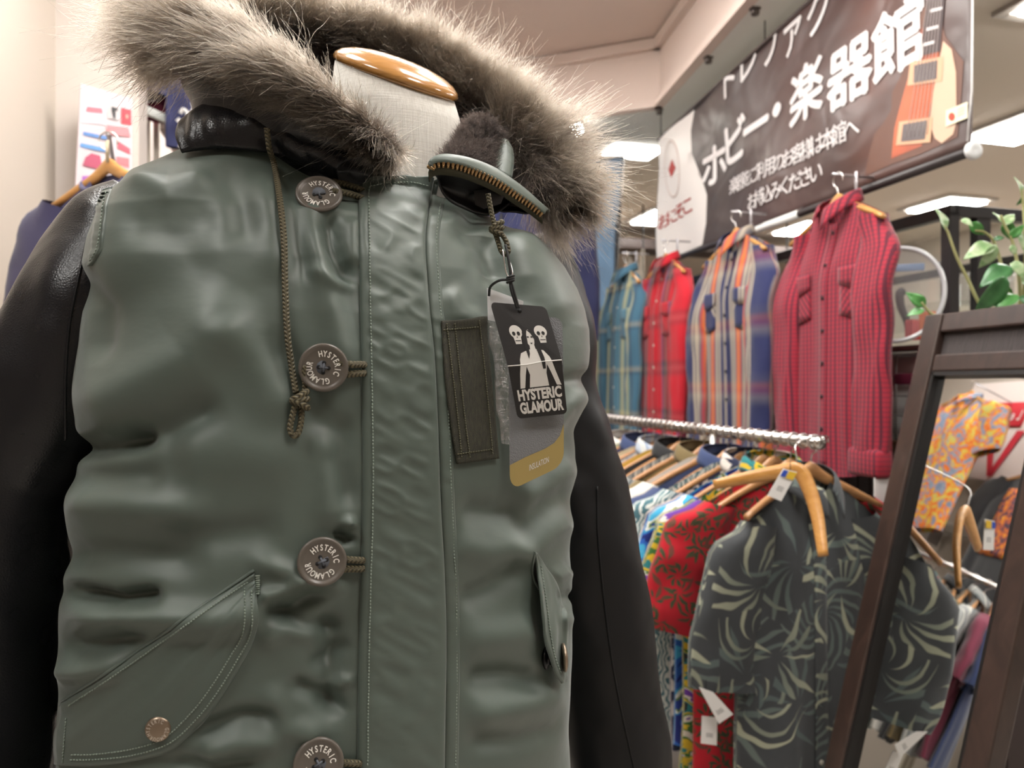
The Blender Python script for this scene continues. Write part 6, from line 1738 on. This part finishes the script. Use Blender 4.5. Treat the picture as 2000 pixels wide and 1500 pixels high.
for i, (px, py, d, w, h, m, lab) in enumerate(((1785, 664, 2.12, 0.036, 0.055, (0.60, 0.09, 0.10), 'small coral red box on the glass ledge'), (1812, 662, 2.10, 0.034, 0.075, (0.62, 0.16, 0.05), 'small orange box on the glass ledge beside the mirror'))):
    o = thing('carton', lab, 'box', W(px, py, d))
    b = MB(); b.bbox(W(px, py, d) + Z_ * h / 2, (w, 0.03, h), (R_, U, Z_), 0.002); b.build('body', plain('carton_%d' % i, m, 0.5), o, smooth_=False)
    b = MB(); b.bbox(W(px, py, d) + Z_ * (h + 0.001), (w * 0.92, 0.026, 0.004), (R_, U, Z_), 0.001); b.build('lid', plain('carton_lid_%d' % i, tuple(x * 0.8 for x in m), 0.5), o, smooth_=False)
for i, (px, d, h) in enumerate(((1906, 2.35, 0.13), (1935, 2.42, 0.10), (1962, 2.3, 0.12))):
    c = AB(sa0 + 0.12 + 0.11 * i, sb0 + 0.12 + 0.05 * (i % 2), CH + 0.25)
    o = thing('glass_tumbler', ('leftmost clear tumbler on the showcase shelf behind the plant', 'middle clear tumbler on the showcase shelf behind the plant', 'rightmost clear tumbler on the showcase shelf behind the plant')[i], 'glass', c, 'tumblers in the showcase')
    b = MB(); b.lathe([(0.024, 0.0), (0.03, h), (0.0275, h), (0.022, 0.006), (0.001, 0.006)], c, n=24); b.build('cup', M_CLEAR, o)
    b = MB(); b.tube([c + np.array([0.029 * math.cos(t), 0.029 * math.sin(t), h]) for t in np.linspace(0, 2 * math.pi, 24)], 0.0018, 6, cap=False); b.build('rim', plain('cup_rim', (0.8, 0.8, 0.82), 0.08, spec=0.9), o)

# ================================================================ THE LEANING MIRROR
mth = math.radians(14)
mm_ = nrm(np.array([0.16, -0.987, 0.0]))                       # across the mirror, towards the camera
mk_ = nrm(np.array([0.987 * math.sin(mth), 0.16 * math.sin(mth), math.cos(mth)]))   # up along it
mn_ = np.cross(mk_, mm_); mn_ = mn_ if np.dot(mn_, np.array([-1, 0, 0])) > 0 else -mn_   # reflecting side
MT = W(1813, 617, 1.55)                                          # outer top corner (far post)
MWI, PW, PD = 0.27, 0.050, 0.034
LEN = (MT[2] - 0.0) / mk_[2]
def mp(a, t, n=0.0): return MT + mm_ * a - mk_ * t + mn_ * n     # a across, t down, n out
MIR = thing('floor_mirror', 'tall dark wooden mirror leaning back at the right edge', 'mirror', mp((MWI + 2 * PW) / 2, LEN) * np.array([1, 1, 0]))
fax = (mm_, mn_, mk_)
for a in (PW / 2, MWI + PW * 1.5):
    b = MB(); b.bbox(mp(a, LEN / 2, -PD / 2 + 0.008), (PW, PD, LEN), fax, 0.004); b.build('post', M_DWOOD, MIR, smooth_=False)
for t0, t1 in ((0.0, 0.040), (0.086, 0.122), (1.30, 1.36)):
    b = MB(); b.bbox(mp(PW + MWI / 2, (t0 + t1) / 2, -PD / 2 + 0.006), (MWI, PD * 0.95, t1 - t0), fax, 0.004); b.build('rail', M_DWOOD, MIR, smooth_=False)
k = NT('woven_cane')
cx_, cy_, cz_ = k.xyz(k.obj())
w1 = k.math('SINE', k.math('MULTIPLY', cy_, 1500.0)); w2 = k.math('SINE', k.math('MULTIPLY', cz_, 1100.0)); nc = k.noise(k.scale(k.obj(), (4, 90, 4)), 6, 2)
k.base(k.ramp(k.math('ADD', k.math('MULTIPLY', k.math('MULTIPLY', w1, w2), 0.3), nc.outputs[0]), [(0.2, (0.018, 0.012, 0.012)), (0.8, (0.065, 0.05, 0.048))])); k.props(rough=0.6); k.bump(k.math('MULTIPLY', w1, w2), 0.5, 0.002)
b = MB(); b.box(mp(PW + MWI / 2, 0.063, -0.012), (MWI, 0.008, 0.048), fax); b.build('cane_panel', k.m, MIR, smooth_=False)
b = MB(); b.box(mp(PW + MWI / 2, 0.122 + (1.30 - 0.122) / 2, -0.012), (MWI, 0.004, 1.18), fax); b.build('mirror_glass', plain('mirror_silver', (0.90, 0.91, 0.90), 0.0, metal=1.0), MIR, smooth_=False)
b = MB()
for a in (PW + 0.004, PW + MWI - 0.004): b.box(mp(a, 0.70, -0.003), (0.008, 0.014, 1.16), fax)
b.box(mp(PW + MWI / 2, 0.126, -0.003), (MWI, 0.014, 0.008), fax); b.build('inner_bead', plain('black_bead', (0.006, 0.005, 0.005), 0.4), MIR, smooth_=False)
for a in (PW / 2, MWI + PW * 1.5):
    b = MB(); b.tube([mp(a, 0.25, -0.03), mp(a, LEN, -0.03) * np.array([1, 1, 0]) + np.array([0.62, 0.10, 0.015])], 0.014, 8); b.build('rear_leg', M_DWOOD, MIR)
mq = mp(0, 0, -0.010)
def mirrored(px, py, a_room=None, depth=None):
    """real point whose image in the mirror is seen at a pixel; its distance is set by depth or by the aisle offset a_room"""
    lo, hi = 1.7, 12.0
    def real(d):
        v = W(px, py, d); return v - 2 * np.dot(v - mq, mn_) * mn_
    if depth is not None: return real(depth)
    for _ in range(40):
        md = (lo + hi) / 2
        if np.dot(real(md), R_) > a_room: lo = md
        else: hi = md
    return real(lo)

# ================================================================ THE PLANT
M_LEAF = []
for i, (c1, c2) in enumerate((((0.05, 0.20, 0.04), (0.10, 0.30, 0.08)), ((0.20, 0.34, 0.14), (0.42, 0.50, 0.30)), ((0.03, 0.12, 0.035), (0.06, 0.19, 0.06)))):
    k = NT('leaf_green_%d' % i); n1 = k.noise(k.uv(), 3.5, 3); k.base(k.ramp(n1.outputs[0], [(0.35, c1), (0.65, c2)])); k.props(rough=0.35, sub=0.0, coat=0.2); M_LEAF.append(k.m)
def leaf_mesh(m):
    n_ = 13; V = []; uv = []
    for i in range(n_):
        t = i / (n_ - 1); w = 0.30 * math.sin(math.pi * t ** 0.8) ** 0.9 * (1 - 0.25 * t)
        for s in (-1, -0.5, 0, 0.5, 1):
            V.append((t, w * s, 0.10 * abs(s) * w / 0.3 * 0.9 - 0.22 * t * t + 0.02 * math.sin(t * 9 + s * 2) * abs(s))); uv.append((t, 0.5 + 0.5 * s * w))
    b = MB(); b.sheet(np.array(V).reshape(n_, 5, 3), 0.008, None, np.array(uv).reshape(n_, 5, 2)); return b.mesh('leaf', m)
LEAVES = [leaf_mesh(m) for m in M_LEAF]
pbase = W(1985, 640, 1.62)
PLN = thing('pothos_plant', 'green pothos plant with pale variegated leaves above the mirror', 'plant', pbase - Z_ * 0.16)
b = MB(); b.lathe([(0.045, -0.16), (0.062, -0.02), (0.068, 0.0), (0.068, 0.012), (0.060, 0.012), (0.056, -0.01), (0.001, -0.012)], pbase, n=28); b.build('pot', plain('plant_pot', (0.45, 0.43, 0.40), 0.5), PLN)
M_STEM = plain('plant_stem', (0.33, 0.32, 0.14), 0.5)
def stem(pts):
    P_ = spline([W(*q) for q in pts], 30); b = MB(); b.tube(P_, [0.0042 - 0.0018 * i / 29 for i in range(30)], 7); b.build('stem', M_STEM, PLN); return P_
for pts in ([(1960, 640, 1.62), (1918, 600, 1.60), (1890, 545, 1.60), (1868, 500, 1.60), (1852, 455, 1.60), (1843, 440, 1.60)], [(1975, 640, 1.62), (1965, 560, 1.62), (1945, 480, 1.63), (1925, 455, 1.63), (1905, 450, 1.63)],
            [(1990, 640, 1.62), (1992, 560, 1.6), (1980, 480, 1.6), (1962, 440, 1.6), (1955, 420, 1.6)], [(1960, 640, 1.62), (1900, 640, 1.58), (1830, 618, 1.58), (1812, 606, 1.58), (1800, 590, 1.58)], [(1995, 640, 1.64), (2003, 520, 1.6), (2000, 420, 1.6), (1995, 370, 1.6)]): stem(pts)
LV = [  # base px, tip px, depth, kind, roll
    (1847, 450, 1836, 404, 1.60, 1, 25), (1893, 436, 1926, 458, 1.63, 0, 30), (1878, 428, 1900, 438, 1.63, 1, 10), (1808, 598, 1774, 572, 1.58, 0, -25), (1805, 605, 1774, 612, 1.58, 0, 20), (1962, 440, 1946, 412, 1.6, 1, 20), (1960, 440, 1982, 414, 1.6, 1, -20),
    (1940, 468, 1962, 462, 1.62, 2, 0), (1942, 478, 1888, 496, 1.62, 1, 20), (1945, 478, 1920, 522, 1.61, 1, -20), (1972, 465, 2000, 440, 1.6, 0, 0), (1975, 478, 1984, 498, 1.6, 1, 30), (1988, 455, 2010, 490, 1.6, 1, -10), (1975, 520, 1920, 548, 1.6, 2, 25), (1972, 515, 1996, 520, 1.6, 1, 0),
    (1965, 540, 1918, 610, 1.57, 2, -25), (1985, 575, 1950, 600, 1.58, 0, 30), (1990, 580, 2030, 600, 1.57, 2, 0), (1995, 380, 1990, 345, 1.6, 1, 30), (1997, 385, 1988, 402, 1.6, 0, -30), (1980, 510, 2000, 540, 1.58, 1, 20), (2000, 470, 2040, 440, 1.6, 0, 20), (1978, 525, 1960, 532, 1.6, 0, 0), (1965, 430, 1975, 470, 1.62, 0, 45), (1990, 545, 2020, 560, 1.6, 1, 0), (1950, 560, 1985, 590, 1.62, 0, 10), (1940, 590, 1975, 608, 1.6, 2, 10)]
for i, (x0, y0, x1, y1, d, kd, rl) in enumerate(LV):
    p0, p1 = W(x0, y0, d), W(x1, y1, d - 0.02 + 0.03 * rnd.random())
    ex = nrm(p1 - p0); L = np.linalg.norm(p1 - p0) * 1.04
    vz = nrm(np.array([0, -1.0, 0.35])); vz = nrm(vz - ex * np.dot(vz, ex)); a = math.radians(rl)
    vy = np.cross(vz, ex); vy2 = vy * math.cos(a) + vz * math.sin(a); vz2 = np.cross(ex, vy2)
    inst('leaf', LEAVES[kd], PLN, frame_mat(p0 - wloc(PLN), ex, vy2, vz2, L))

# ================================================================ LEFT WALL: DIRECTLY SEEN THINGS
M_INK = cloth('indigo_jersey', (0.055, 0.052, 0.135))
gm_tee, vb_tee = garment_meshes('tee', M_INK, 0.225, 0.66, 1.02, 0.065, 0.03, 0.24, (0.17, 0.15), 0.10, False, 0.6, 31, 72, 40, 0.085)
q = MB(); q.tube([(0.083 * math.cos(t), 0.004 + 0.02 * math.sin(t), -0.012 - 0.03 * max(0, math.sin(t))) for t in np.linspace(0, 2 * math.pi, 30)], 0.006, 8, cap=False); gm_tee['neckband'] = [q.mesh('neckband', M_INK)]
tc = W(212, 340, 1.70)
fy = nrm(np.array([-0.42, -0.90, 0])); wx = np.cross(fy, Z_)
place_garment('t_shirt', 'plain indigo t-shirt hanging behind the left leather sleeve', 't-shirt', gm_tee, tc, wx, fy)
place_hanger('orange wooden hanger of the indigo t-shirt below the poster', tc + Z_ * 0.008, wx, fy, None, HBARO, 30)
pr = thing('wall_hook', 'steel wall hook carrying the indigo t-shirt in front of the poster', 'hook', tc + Z_ * HTOP)
b = MB(); b.tube([tc + Z_ * (HTOP + 0.002), np.array([*AB(-0.60, 2.77)[:2], tc[2] + HTOP + 0.002])], 0.005, 8); b.build('arm', M_PRONG, pr)
b = MB(); b.bbox(tc + Z_ * (HTOP - 0.04) - U * 0.01 + R_ * 0.0, (0.008, 0.004, 0.05), (R_, U, Z_), 0.001); b.build('ticket_holder', plain('brass_holder', (0.5, 0.42, 0.3), 0.3, metal=0.8), pr)
# printed notice on the column
nt_ = quad_map([(158, 163, 2.36, 258, 193, 2.50), (147, 372, 2.36, 258, 382, 2.50)])
NOT = thing('notice_board', 'tilted pink-white notice sheet of small clothing pictures on the column', 'poster', nt_(0.5, 1))
b = MB(); mapped_sheet(b, [(0, 0), (1, 0), (1, 1), (0, 1)], nt_, 0.004); b.build('sheet', plain('notice_paper', (0.62, 0.53, 0.55), 0.35), NOT, smooth_=False)
for (poly, c, nm) in (([(.06, .1), (.48, .08), (.48, .33), (.04, .36)], (0.66, 0.62, 0.68), 'picture'), ([(.52, .12), (.74, .12), (.74, .26), (.52, .26)], (0.55, 0.50, 0.50), 'picture'), ([(.58, .14), (.70, .14), (.70, .17), (.66, .17), (.66, .25), (.62, .25), (.62, .17), (.58, .17)], (0.03, 0.03, 0.035), 'black_figure'),
                      ([(.78, .12), (.98, .12), (.98, .28), (.78, .28)], (0.62, 0.05, 0.07), 'red_square'), ([(.86, .18), (.91, .18), (.91, .22), (.86, .22)], (0.7, 0.3, 0.25), 'red_mark'), ([(.12, .20), (.40, .18), (.42, .23), (.10, .25)], (0.50, 0.16, 0.20), 'red_letters'),
                      ([(.50, .33), (.92, .31), (.96, .40), (.50, .42)], (0.60, 0.22, 0.24), 'red_letters'), ([(.08, .44), (.60, .44), (.60, .475), (.08, .475)], (0.10, 0.22, 0.50), 'blue_bar'), ([(.04, .55), (.62, .56), (.62, .60), (.04, .59)], (0.12, 0.28, 0.58), 'blue_bar'),
                      ([(.70, .46), (.96, .52), (.96, .58), (.72, .54)], (0.62, 0.10, 0.14), 'red_garment'), ([(.70, .62), (.94, .62), (.94, .72), (.70, .70)], (0.65, 0.18, 0.2), 'red_garment'), ([(.14, .68), (.24, .63), (.40, .64), (.46, .78), (.10, .76)], (0.42, 0.07, 0.13), 'maroon_garment'), ([(.58, .74), (.90, .72), (.94, .90), (.56, .92)], (0.5, 0.46, 0.52), 'grey_garment'), ([(.10, .86), (.45, .82), (.48, .96), (.10, .97)], (0.36, 0.12, 0.45), 'purple_garment')):
    b = MB(); flat_on(b, poly, nt_, 0.0015 + (0.002 if nm in ('black_figure', 'red_mark', 'red_letters') else 0)); b.build(nm, plain('print_' + nm, c, 0.5), NOT, smooth_=False)
# maroon and navy garments on the white shelf frame beyond the column
M_MAROON = cloth('maroon_jersey', (0.20, 0.022, 0.055)); M_NAVJ = cloth('navy_jersey', (0.035, 0.040, 0.12))
gm_s, vb_s = garment_meshes('wtee', M_MAROON, 0.13, 0.34, 1.0, 0.04, 0.03, 0.16, (0.11, 0.10), 0.02, False, 0.6, 41, 56, 30, 0.08)
mc = W(318, 62, 2.93)
mt = place_garment('t_shirt', 'maroon t-shirt with a pale print beyond the wall column under the fur', 't-shirt', gm_s, mc, np.array([-1.0, 0, 0]), np.array([0, -1.0, 0]))
mt.location = mt.location
b = MB(); pp = quad_map([(283, 148, 2.875, 314, 158, 2.875), (285, 200, 2.875, 313, 198, 2.875)]); mapped_sheet(b, rrect(0, 0, 1, 1, .15, .1), pp, 0.003); o = b.build('print', plain('silver_print', (0.62, 0.56, 0.56), 0.35), mt)
gm_n = {}
for part, L in garment_meshes('ntee', M_NAVJ, 0.20, 0.46, 1.0, 0.05, 0.03, 0.18, (0.15, 0.13), 0.06, False, 0.7, 43, 56, 30, 0.08)[0].items(): gm_n[part] = L
nc_ = W(428, 60, 2.85)
nt2 = place_garment('t_shirt', 'navy t-shirt with white script beside the maroon one', 't-shirt', gm_n, nc_, np.array([-1.0, 0, 0]), np.array([0, -1.0, 0]))
M_SCR = plain('white_script', (0.75, 0.72, 0.70), 0.5)
for pts in ([(352, 222), (358, 214), (366, 222), (362, 240), (356, 236)], [(368, 238), (378, 214), (384, 236), (392, 222), (398, 236)], [(376, 200), (380, 216)], [(390, 198), (392, 214)], [(350, 285), (362, 290), (372, 280)], [(352, 232), (346, 238)]):
    b = MB(); b.tube(spline([W(x, y, 2.795) for x, y in pts], 14), 0.008, 6); b.build('script_stroke', M_SCR, nt2)
wf = thing('garment_rack', 'white metal garment frame on the left wall beyond the column', 'garment rack', AB(-0.72, 3.6, 0))
b = MB(); b.bbox((W(300, 222, 2.86) + W(420, 275, 2.98)) / 2, (0.02, 0.42, 0.035), (nrm(np.cross(W(420, 275, 2.98) - W(300, 222, 2.86), Z_)), nrm(W(420, 275, 2.98) - W(300, 222, 2.86)), Z_), 0.004); b.build('bar', M_PANW, wf)
for x in (288, 306):
    b = MB(); b.bbox(W(x, 200, 3.0) * np.array([1, 1, 0]) + Z_ * 1.3, (0.022, 0.022, 2.6), (R_, U, Z_), 0.003); b.build('upright', plain('cream_upright', (0.70, 0.63, 0.52), 0.5), wf)

# ================================================================ BEYOND THE HOOD: blue board, navy coat, lamp glow, far shelf
bd = quad_map([(1090, 313, 3.9, 1214, 306, 4.1), (1090, 610, 3.9, 1196, 606, 4.1)])
BD = thing('blue_panel', 'pale blue fabric panel in a black frame right of the fur hood', 'panel', np.array([*bd(0.5, 1)[:2], 0.0]))
b = MB(); g = np.array([[bd(u, v, 0.01 * vnoise(u * 3, v * 4, 77)) for u in np.linspace(0, 1, 20)] for v in np.linspace(0, 1, 30)]); b.sheet(g, 0.006); b.build('fabric', cloth('pale_blue_cloth', (0.175, 0.30, 0.47)), BD)
b = MB(); b.tube([bd(1.02, -0.02), bd(1.02, 1.0), np.array([*bd(1.02, 1)[:2], 0.0])], 0.011, 8); b.tube([bd(-0.05, -0.02), bd(1.02, -0.02)], 0.011, 8); b.tube([bd(-0.05, -0.02), np.array([*bd(-0.05, 1)[:2], 0.0])], 0.011, 8); b.build('frame', M_FRAME, BD)
M_COBALT = cloth('cobalt_cloth', (0.010, 0.014, 0.065)); M_COBALT2 = cloth('bright_cobalt', (0.02, 0.05, 0.42))
gm_c, vb_c = garment_meshes('coat', M_COBALT, 0.195, 0.80, 1.05, 0.06, 0.05, 0.6, (0.17, 0.12), 0.04, True, 1.1, 47, 64, 36)
place_garment('jacket', 'dark cobalt blue jacket hanging behind the right shoulder of the parka', 'jacket', gm_c, W(1048, 372, 3.3), np.array([1.0, 0.1, 0]), np.array([0.1, -1.0, 0]))
place_hanger('wooden hanger of the dark cobalt blue jacket', W(1048, 372, 3.3) + Z_ * 0.008, np.array([1.0, 0.1, 0]), np.array([0.1, -1.0, 0]))
o = thing('garment_rail', 'black rail holding the cobalt jacket behind the hood', 'clothes rail', np.array([W(1075, 340, 3.3)[0], 3.3, 0.0]))
zr = W(1048, 372, 3.3)[2] + HTOP - 0.014
b = MB(); b.tube([np.array([-0.75, 3.12, zr]), np.array([0.30, 3.33, zr])], 0.010, 8); b.tube([np.array([-0.70, 3.13, zr]), np.array([-0.70, 3.13, 0.0])], 0.010, 8); b.tube([np.array([-0.05, 3.26, zr]), np.array([-0.05, 3.26, 0.0])], 0.010, 8); b.build('tube', M_FRAME, o)
ticket('price_tag', 'small white price tag on a black strap in front of the blue panel', [(1146, 477), (1164, 477), (1164, 511), (1146, 511)], 3.90)
wl = W(988, 402, 4.6); o = thing('warm_lamp', 'small warm yellow lamp glowing through the gap under the hood', 'lamp', wl)
b = MB(); b.lathe([(0.001, 0.05), (0.03, 0.035), (0.042, 0.0), (0.03, -0.035), (0.001, -0.045)], wl, n=18); b.build('bulb', emit('warm_bulb', (1.0, 0.72, 0.36), 3.0), o)
b = MB(); b.tube([wl + Z_ * 0.04, np.array([wl[0], wl[1], ZC])], 0.006, 6); b.build('cord', M_FRAME, o)
for i, (x, y) in enumerate(((1256, 568), (1537, 590))):
    wl = W(x, y, 5.6); o = thing('warm_lamp', ('small warm lamp between the blue and red plaid shirts', 'small warm lamp between the navy plaid and red check shirts')[i], 'lamp', wl)
    b = MB(); b.lathe([(0.001, 0.03), (0.05, 0.02), (0.06, 0.0), (0.04, -0.02), (0.001, -0.025)], wl, n=18); b.build('bulb', emit('warm_bulb_%d' % i, (1.0, 0.75, 0.45), 2.5), o)
    b = MB(); b.tube([wl + Z_ * 0.02, np.array([wl[0], wl[1], ZC])], 0.006, 6); b.build('cord', M_FRAME, o)
# far shelf unit with dark top band
fs_ = thing('far_shelf', 'dark topped shelf unit far behind the plaid shirts', 'shelf', np.array([1.4, 6.6, 0]))
b = MB(); b.bbox(np.array([1.5, 6.6, CH + 1.20]), (2.6, 0.3, 0.085), (R_, U, Z_), 0.004); b.build('top_band', M_DARKW, fs_)
M_FB = plain('far_board', (0.40, 0.29, 0.20), 0.6); M_FU = plain('far_upright', (0.30, 0.25, 0.20), 0.6)
for i in range(4):
    b = MB(); b.bbox(np.array([1.5, 6.6, CH + 0.78 - i * 0.45]), (2.6, 0.3, 0.03), (R_, U, Z_), 0.004); b.build('shelf_board', M_FB, fs_)
for a in (-1.28, -0.43, 0.43, 1.28):
    b = MB(); b.bbox(np.array([1.5, 6.6, 0]) + R_ * a + Z_ * (CH + 1.2) / 2, (0.03, 0.28, CH + 1.2), (R_, U, Z_), 0.004); b.build('upright', M_FU, fs_)

# ================================================================ LEFT WALL: THINGS SEEN ONLY IN THE MIRROR
k = NT('orange_pop_print')
na = k.noise(k.uv(), 11, 2, 0.5, 2.2)
k.base(k.ramp(na.outputs[0], [(0.0, (0.20, 0.25, 0.36)), (0.40, (0.30, 0.34, 0.42)), (0.46, (0.75, 0.16, 0.02)), (0.53, (0.78, 0.28, 0.04)), (0.57, (0.70, 0.46, 0.06)), (0.64, (0.60, 0.55, 0.14)), (0.70, (0.25, 0.30, 0.40))], 'CONSTANT')); k.props(rough=0.8)
M_POP = k.m
gm_o, vb_o = garment_meshes('pop', M_POP, 0.27, 0.80, 1.03, 0.065, 0.03, 0.26, (0.21, 0.19), 0.08, True, 0.6, 51, 72, 44)
add_front(gm_o, vb_o, M_POP, 0.80, False, 5, M_BTNP)
fyo = R_; wxo = np.cross(fyo, Z_)
oc = mirrored(1893, 775, -0.40)
place_garment('shirt', 'orange, yellow and blue pop print short-sleeved shirt reflected in the mirror', 'shirt', gm_o, oc, wxo, fyo)
place_hanger('orange wooden hanger of the pop print shirt in the mirror', oc + Z_ * 0.012, wxo, fyo, None, HBARO, 90)
b0 = MB(); tpz = oc + Z_ * (HTOP - 0.004)
o = thing('wall_hook', 'steel wall hook above the orange pop print shirt in the mirror', 'hook', tpz); b0.tube([tpz, tpz - R_ * 0.40], 0.004, 8); b0.build('arm', M_PRONG, o)
# white sign board with a red name plate
s0 = mirrored(1990, 800, -0.64)
SGN = thing('sign_board', 'white sign board with red Levi\'s plate and red strokes reflected in the mirror', 'sign', s0 - Z_ * 0.35)
SGN['label'] = 'white sign board with a red name plate and red strokes seen in the mirror'
b = MB(); b.bbox(s0 - Z_ * 0.12 - R_ * 0.012, (0.014, 0.95, 0.62), (R_, U, Z_), 0.003); b.build('board', plain('sign_white', (0.78, 0.68, 0.64), 0.5), SGN)
b = MB(); b.bbox(s0 + U * 0.10 - Z_ * 0.03, (0.012, 0.34, 0.15), (R_, U, Z_), 0.003); b.build('red_plate', plain('sign_red', (0.55, 0.02, 0.035), 0.4), SGN)
t = MB()
for Q, Fc in text2d("Levi's", 0.050, 0.085, -0.15, -0.012, bold=0.02, fit=False): t.add([s0 + R_ * 0.008 + U * (x + 0.10) + Z_ * (y - 0.055) for x, y in Q], Fc)
t.build('lettering', M_BTEXT, SGN, smooth_=False)
for pts in ([(-0.16, -0.08), (-0.10, -0.08), (-0.03, -0.36), (-0.07, -0.36)], [(0.06, -0.08), (0.12, -0.08), (-0.03, -0.36), (-0.07, -0.36)], [(0.06, -0.08), (0.12, -0.08), (0.17, -0.36), (0.13, -0.36)]):
    b = MB(); b.add([s0 + R_ * 0.002 + U * (x + 0.04) + Z_ * (y - 0.05) for x, y in pts], [(0, 1, 2, 3)]); b.build('red_stroke', plain('sign_red_stroke', (0.55, 0.03, 0.05), 0.5), SGN, smooth_=False)
# black t-shirt with a flame picture
gm_b, vb_b = garment_meshes('btee', M_BLACKC, 0.24, 0.68, 1.02, 0.065, 0.03, 0.22, (0.20, 0.17), 0.10, False, 0.6, 53, 60, 36)
bc = mirrored(2035, 925, -0.52)
bt_ = place_garment('t_shirt', 'black t-shirt with a flame orange picture seen at the edge of the mirror', 't-shirt', gm_b, bc, wxo, fyo)
k = NT('flame_print'); nf = k.noise(k.obj(), 30, 4, 0.6, 1.0); k.base(k.ramp(nf.outputs[0], [(0.3, (0.02, 0.015, 0.02)), (0.45, (0.12, 0.06, 0.10)), (0.55, (0.70, 0.14, 0.02)), (0.68, (0.85, 0.55, 0.05))])); k.props(rough=0.7)
zq = np.linspace(-0.10, -0.46, 14); xq = np.linspace(-0.13, 0.13, 12)
g = np.array([[(x, front_y(vb_b, x, z) + 0.002, z) for x in xq] for z in zq]); b = MB(); b.sheet(g, 0.002); inst('picture', b.mesh('picture', k.m), bt_, frame_mat((0, 0, 0), wxo, fyo, Z_))
place_hanger('wooden hanger of the black flame t-shirt in the mirror', bc + Z_ * 0.012, wxo, fyo, None, HBAR, 90)
# shelf ledge under the sign, and a second rail full of clothes
l0 = mirrored(1900, 1040, -0.70) + U * 0.35
lg = thing('wall_ledge', 'pale ledge below the pop print shirt seen in the mirror', 'shelf', l0)
b = MB(); b.bbox(l0, (0.16, 1.6, 0.022), (R_, U, Z_), 0.003); b.build('board', plain('ledge_white', (0.62, 0.57, 0.52), 0.5), lg)
for s in (-0.7, 0, 0.7):
    b = MB(); b.bbox(l0 + U * s - R_ * 0.04 - Z_ * 0.06, (0.08, 0.02, 0.10), (R_, U, Z_), 0.003); b.build('bracket', M_PRONG, lg)
r0_ = mirrored(1905, 1128, -0.25); 
rl2 = thing('clothes_rail', 'chrome clothes rail beside the left wall seen in the mirror', 'clothes rail', r0_ * np.array([1, 1, 0]))
QD = nrm(np.array([0.55, 0.83, 0])); b = MB(); b.tube([r0_ - QD * 0.40, r0_ + QD * 0.40], 0.0125, 12); b.build('rail', M_CHROME, rl2)
for s in (-0.39, 0.39):
    b = MB(); b.tube([r0_ + QD * s, (r0_ + QD * s) * np.array([1, 1, 0])], 0.013, 10); b.build('upright', M_FRAME, rl2)
cols2 = [(M_NAVY, 'navy'), (M_WINE, 'wine red'), (M_GREYST, 'grey striped'), (M_OLIVE, 'olive brown'), (M_BLACKC, 'black'), (M_WHITE, 'off-white'), (cloth('teal_cotton', (0.03, 0.17, 0.16)), 'teal'), (M_CREAM, 'cream'), (M_PURP, 'purple'), (M_YELL, 'mustard yellow'), (M_PALEB, 'pale blue striped'), (M_SAGE, 'pale sage')]
ordn = ['first', 'second', 'third']
for i in range(12):
    m, nm = cols2[i % 12]
    c = r0_ + QD * (-0.15 + i * 0.050) + Z_ * (0.0145 - HTOP); a = math.radians(rnd.uniform(-5, 5)); fyq = nrm(-QD * math.cos(a) + np.cross(QD, Z_) * math.sin(a)); wxq = np.cross(fyq, Z_)
    ms = {}
    for part, L in _var[i % 4].items():
        ms[part] = []
        for me in L: c_ = me.copy(); c_.materials.clear(); c_.materials.append(m); ms[part].append(c_)
    place_garment('shirt', '%s shirt on the left wall rail%s' % (nm, ', the farther one of its colour' if i >= 12 else ''), 'shirt', ms, c + Z_ * 0.004, wxq, fyq, 'shirts on the left wall rail')
    place_hanger('wooden hanger of the %s shirt on the left wall rail%s' % (nm, ', the farther one' if i >= 12 else ''), c, wxq, fyq, 'wooden hangers on the left wall rail')
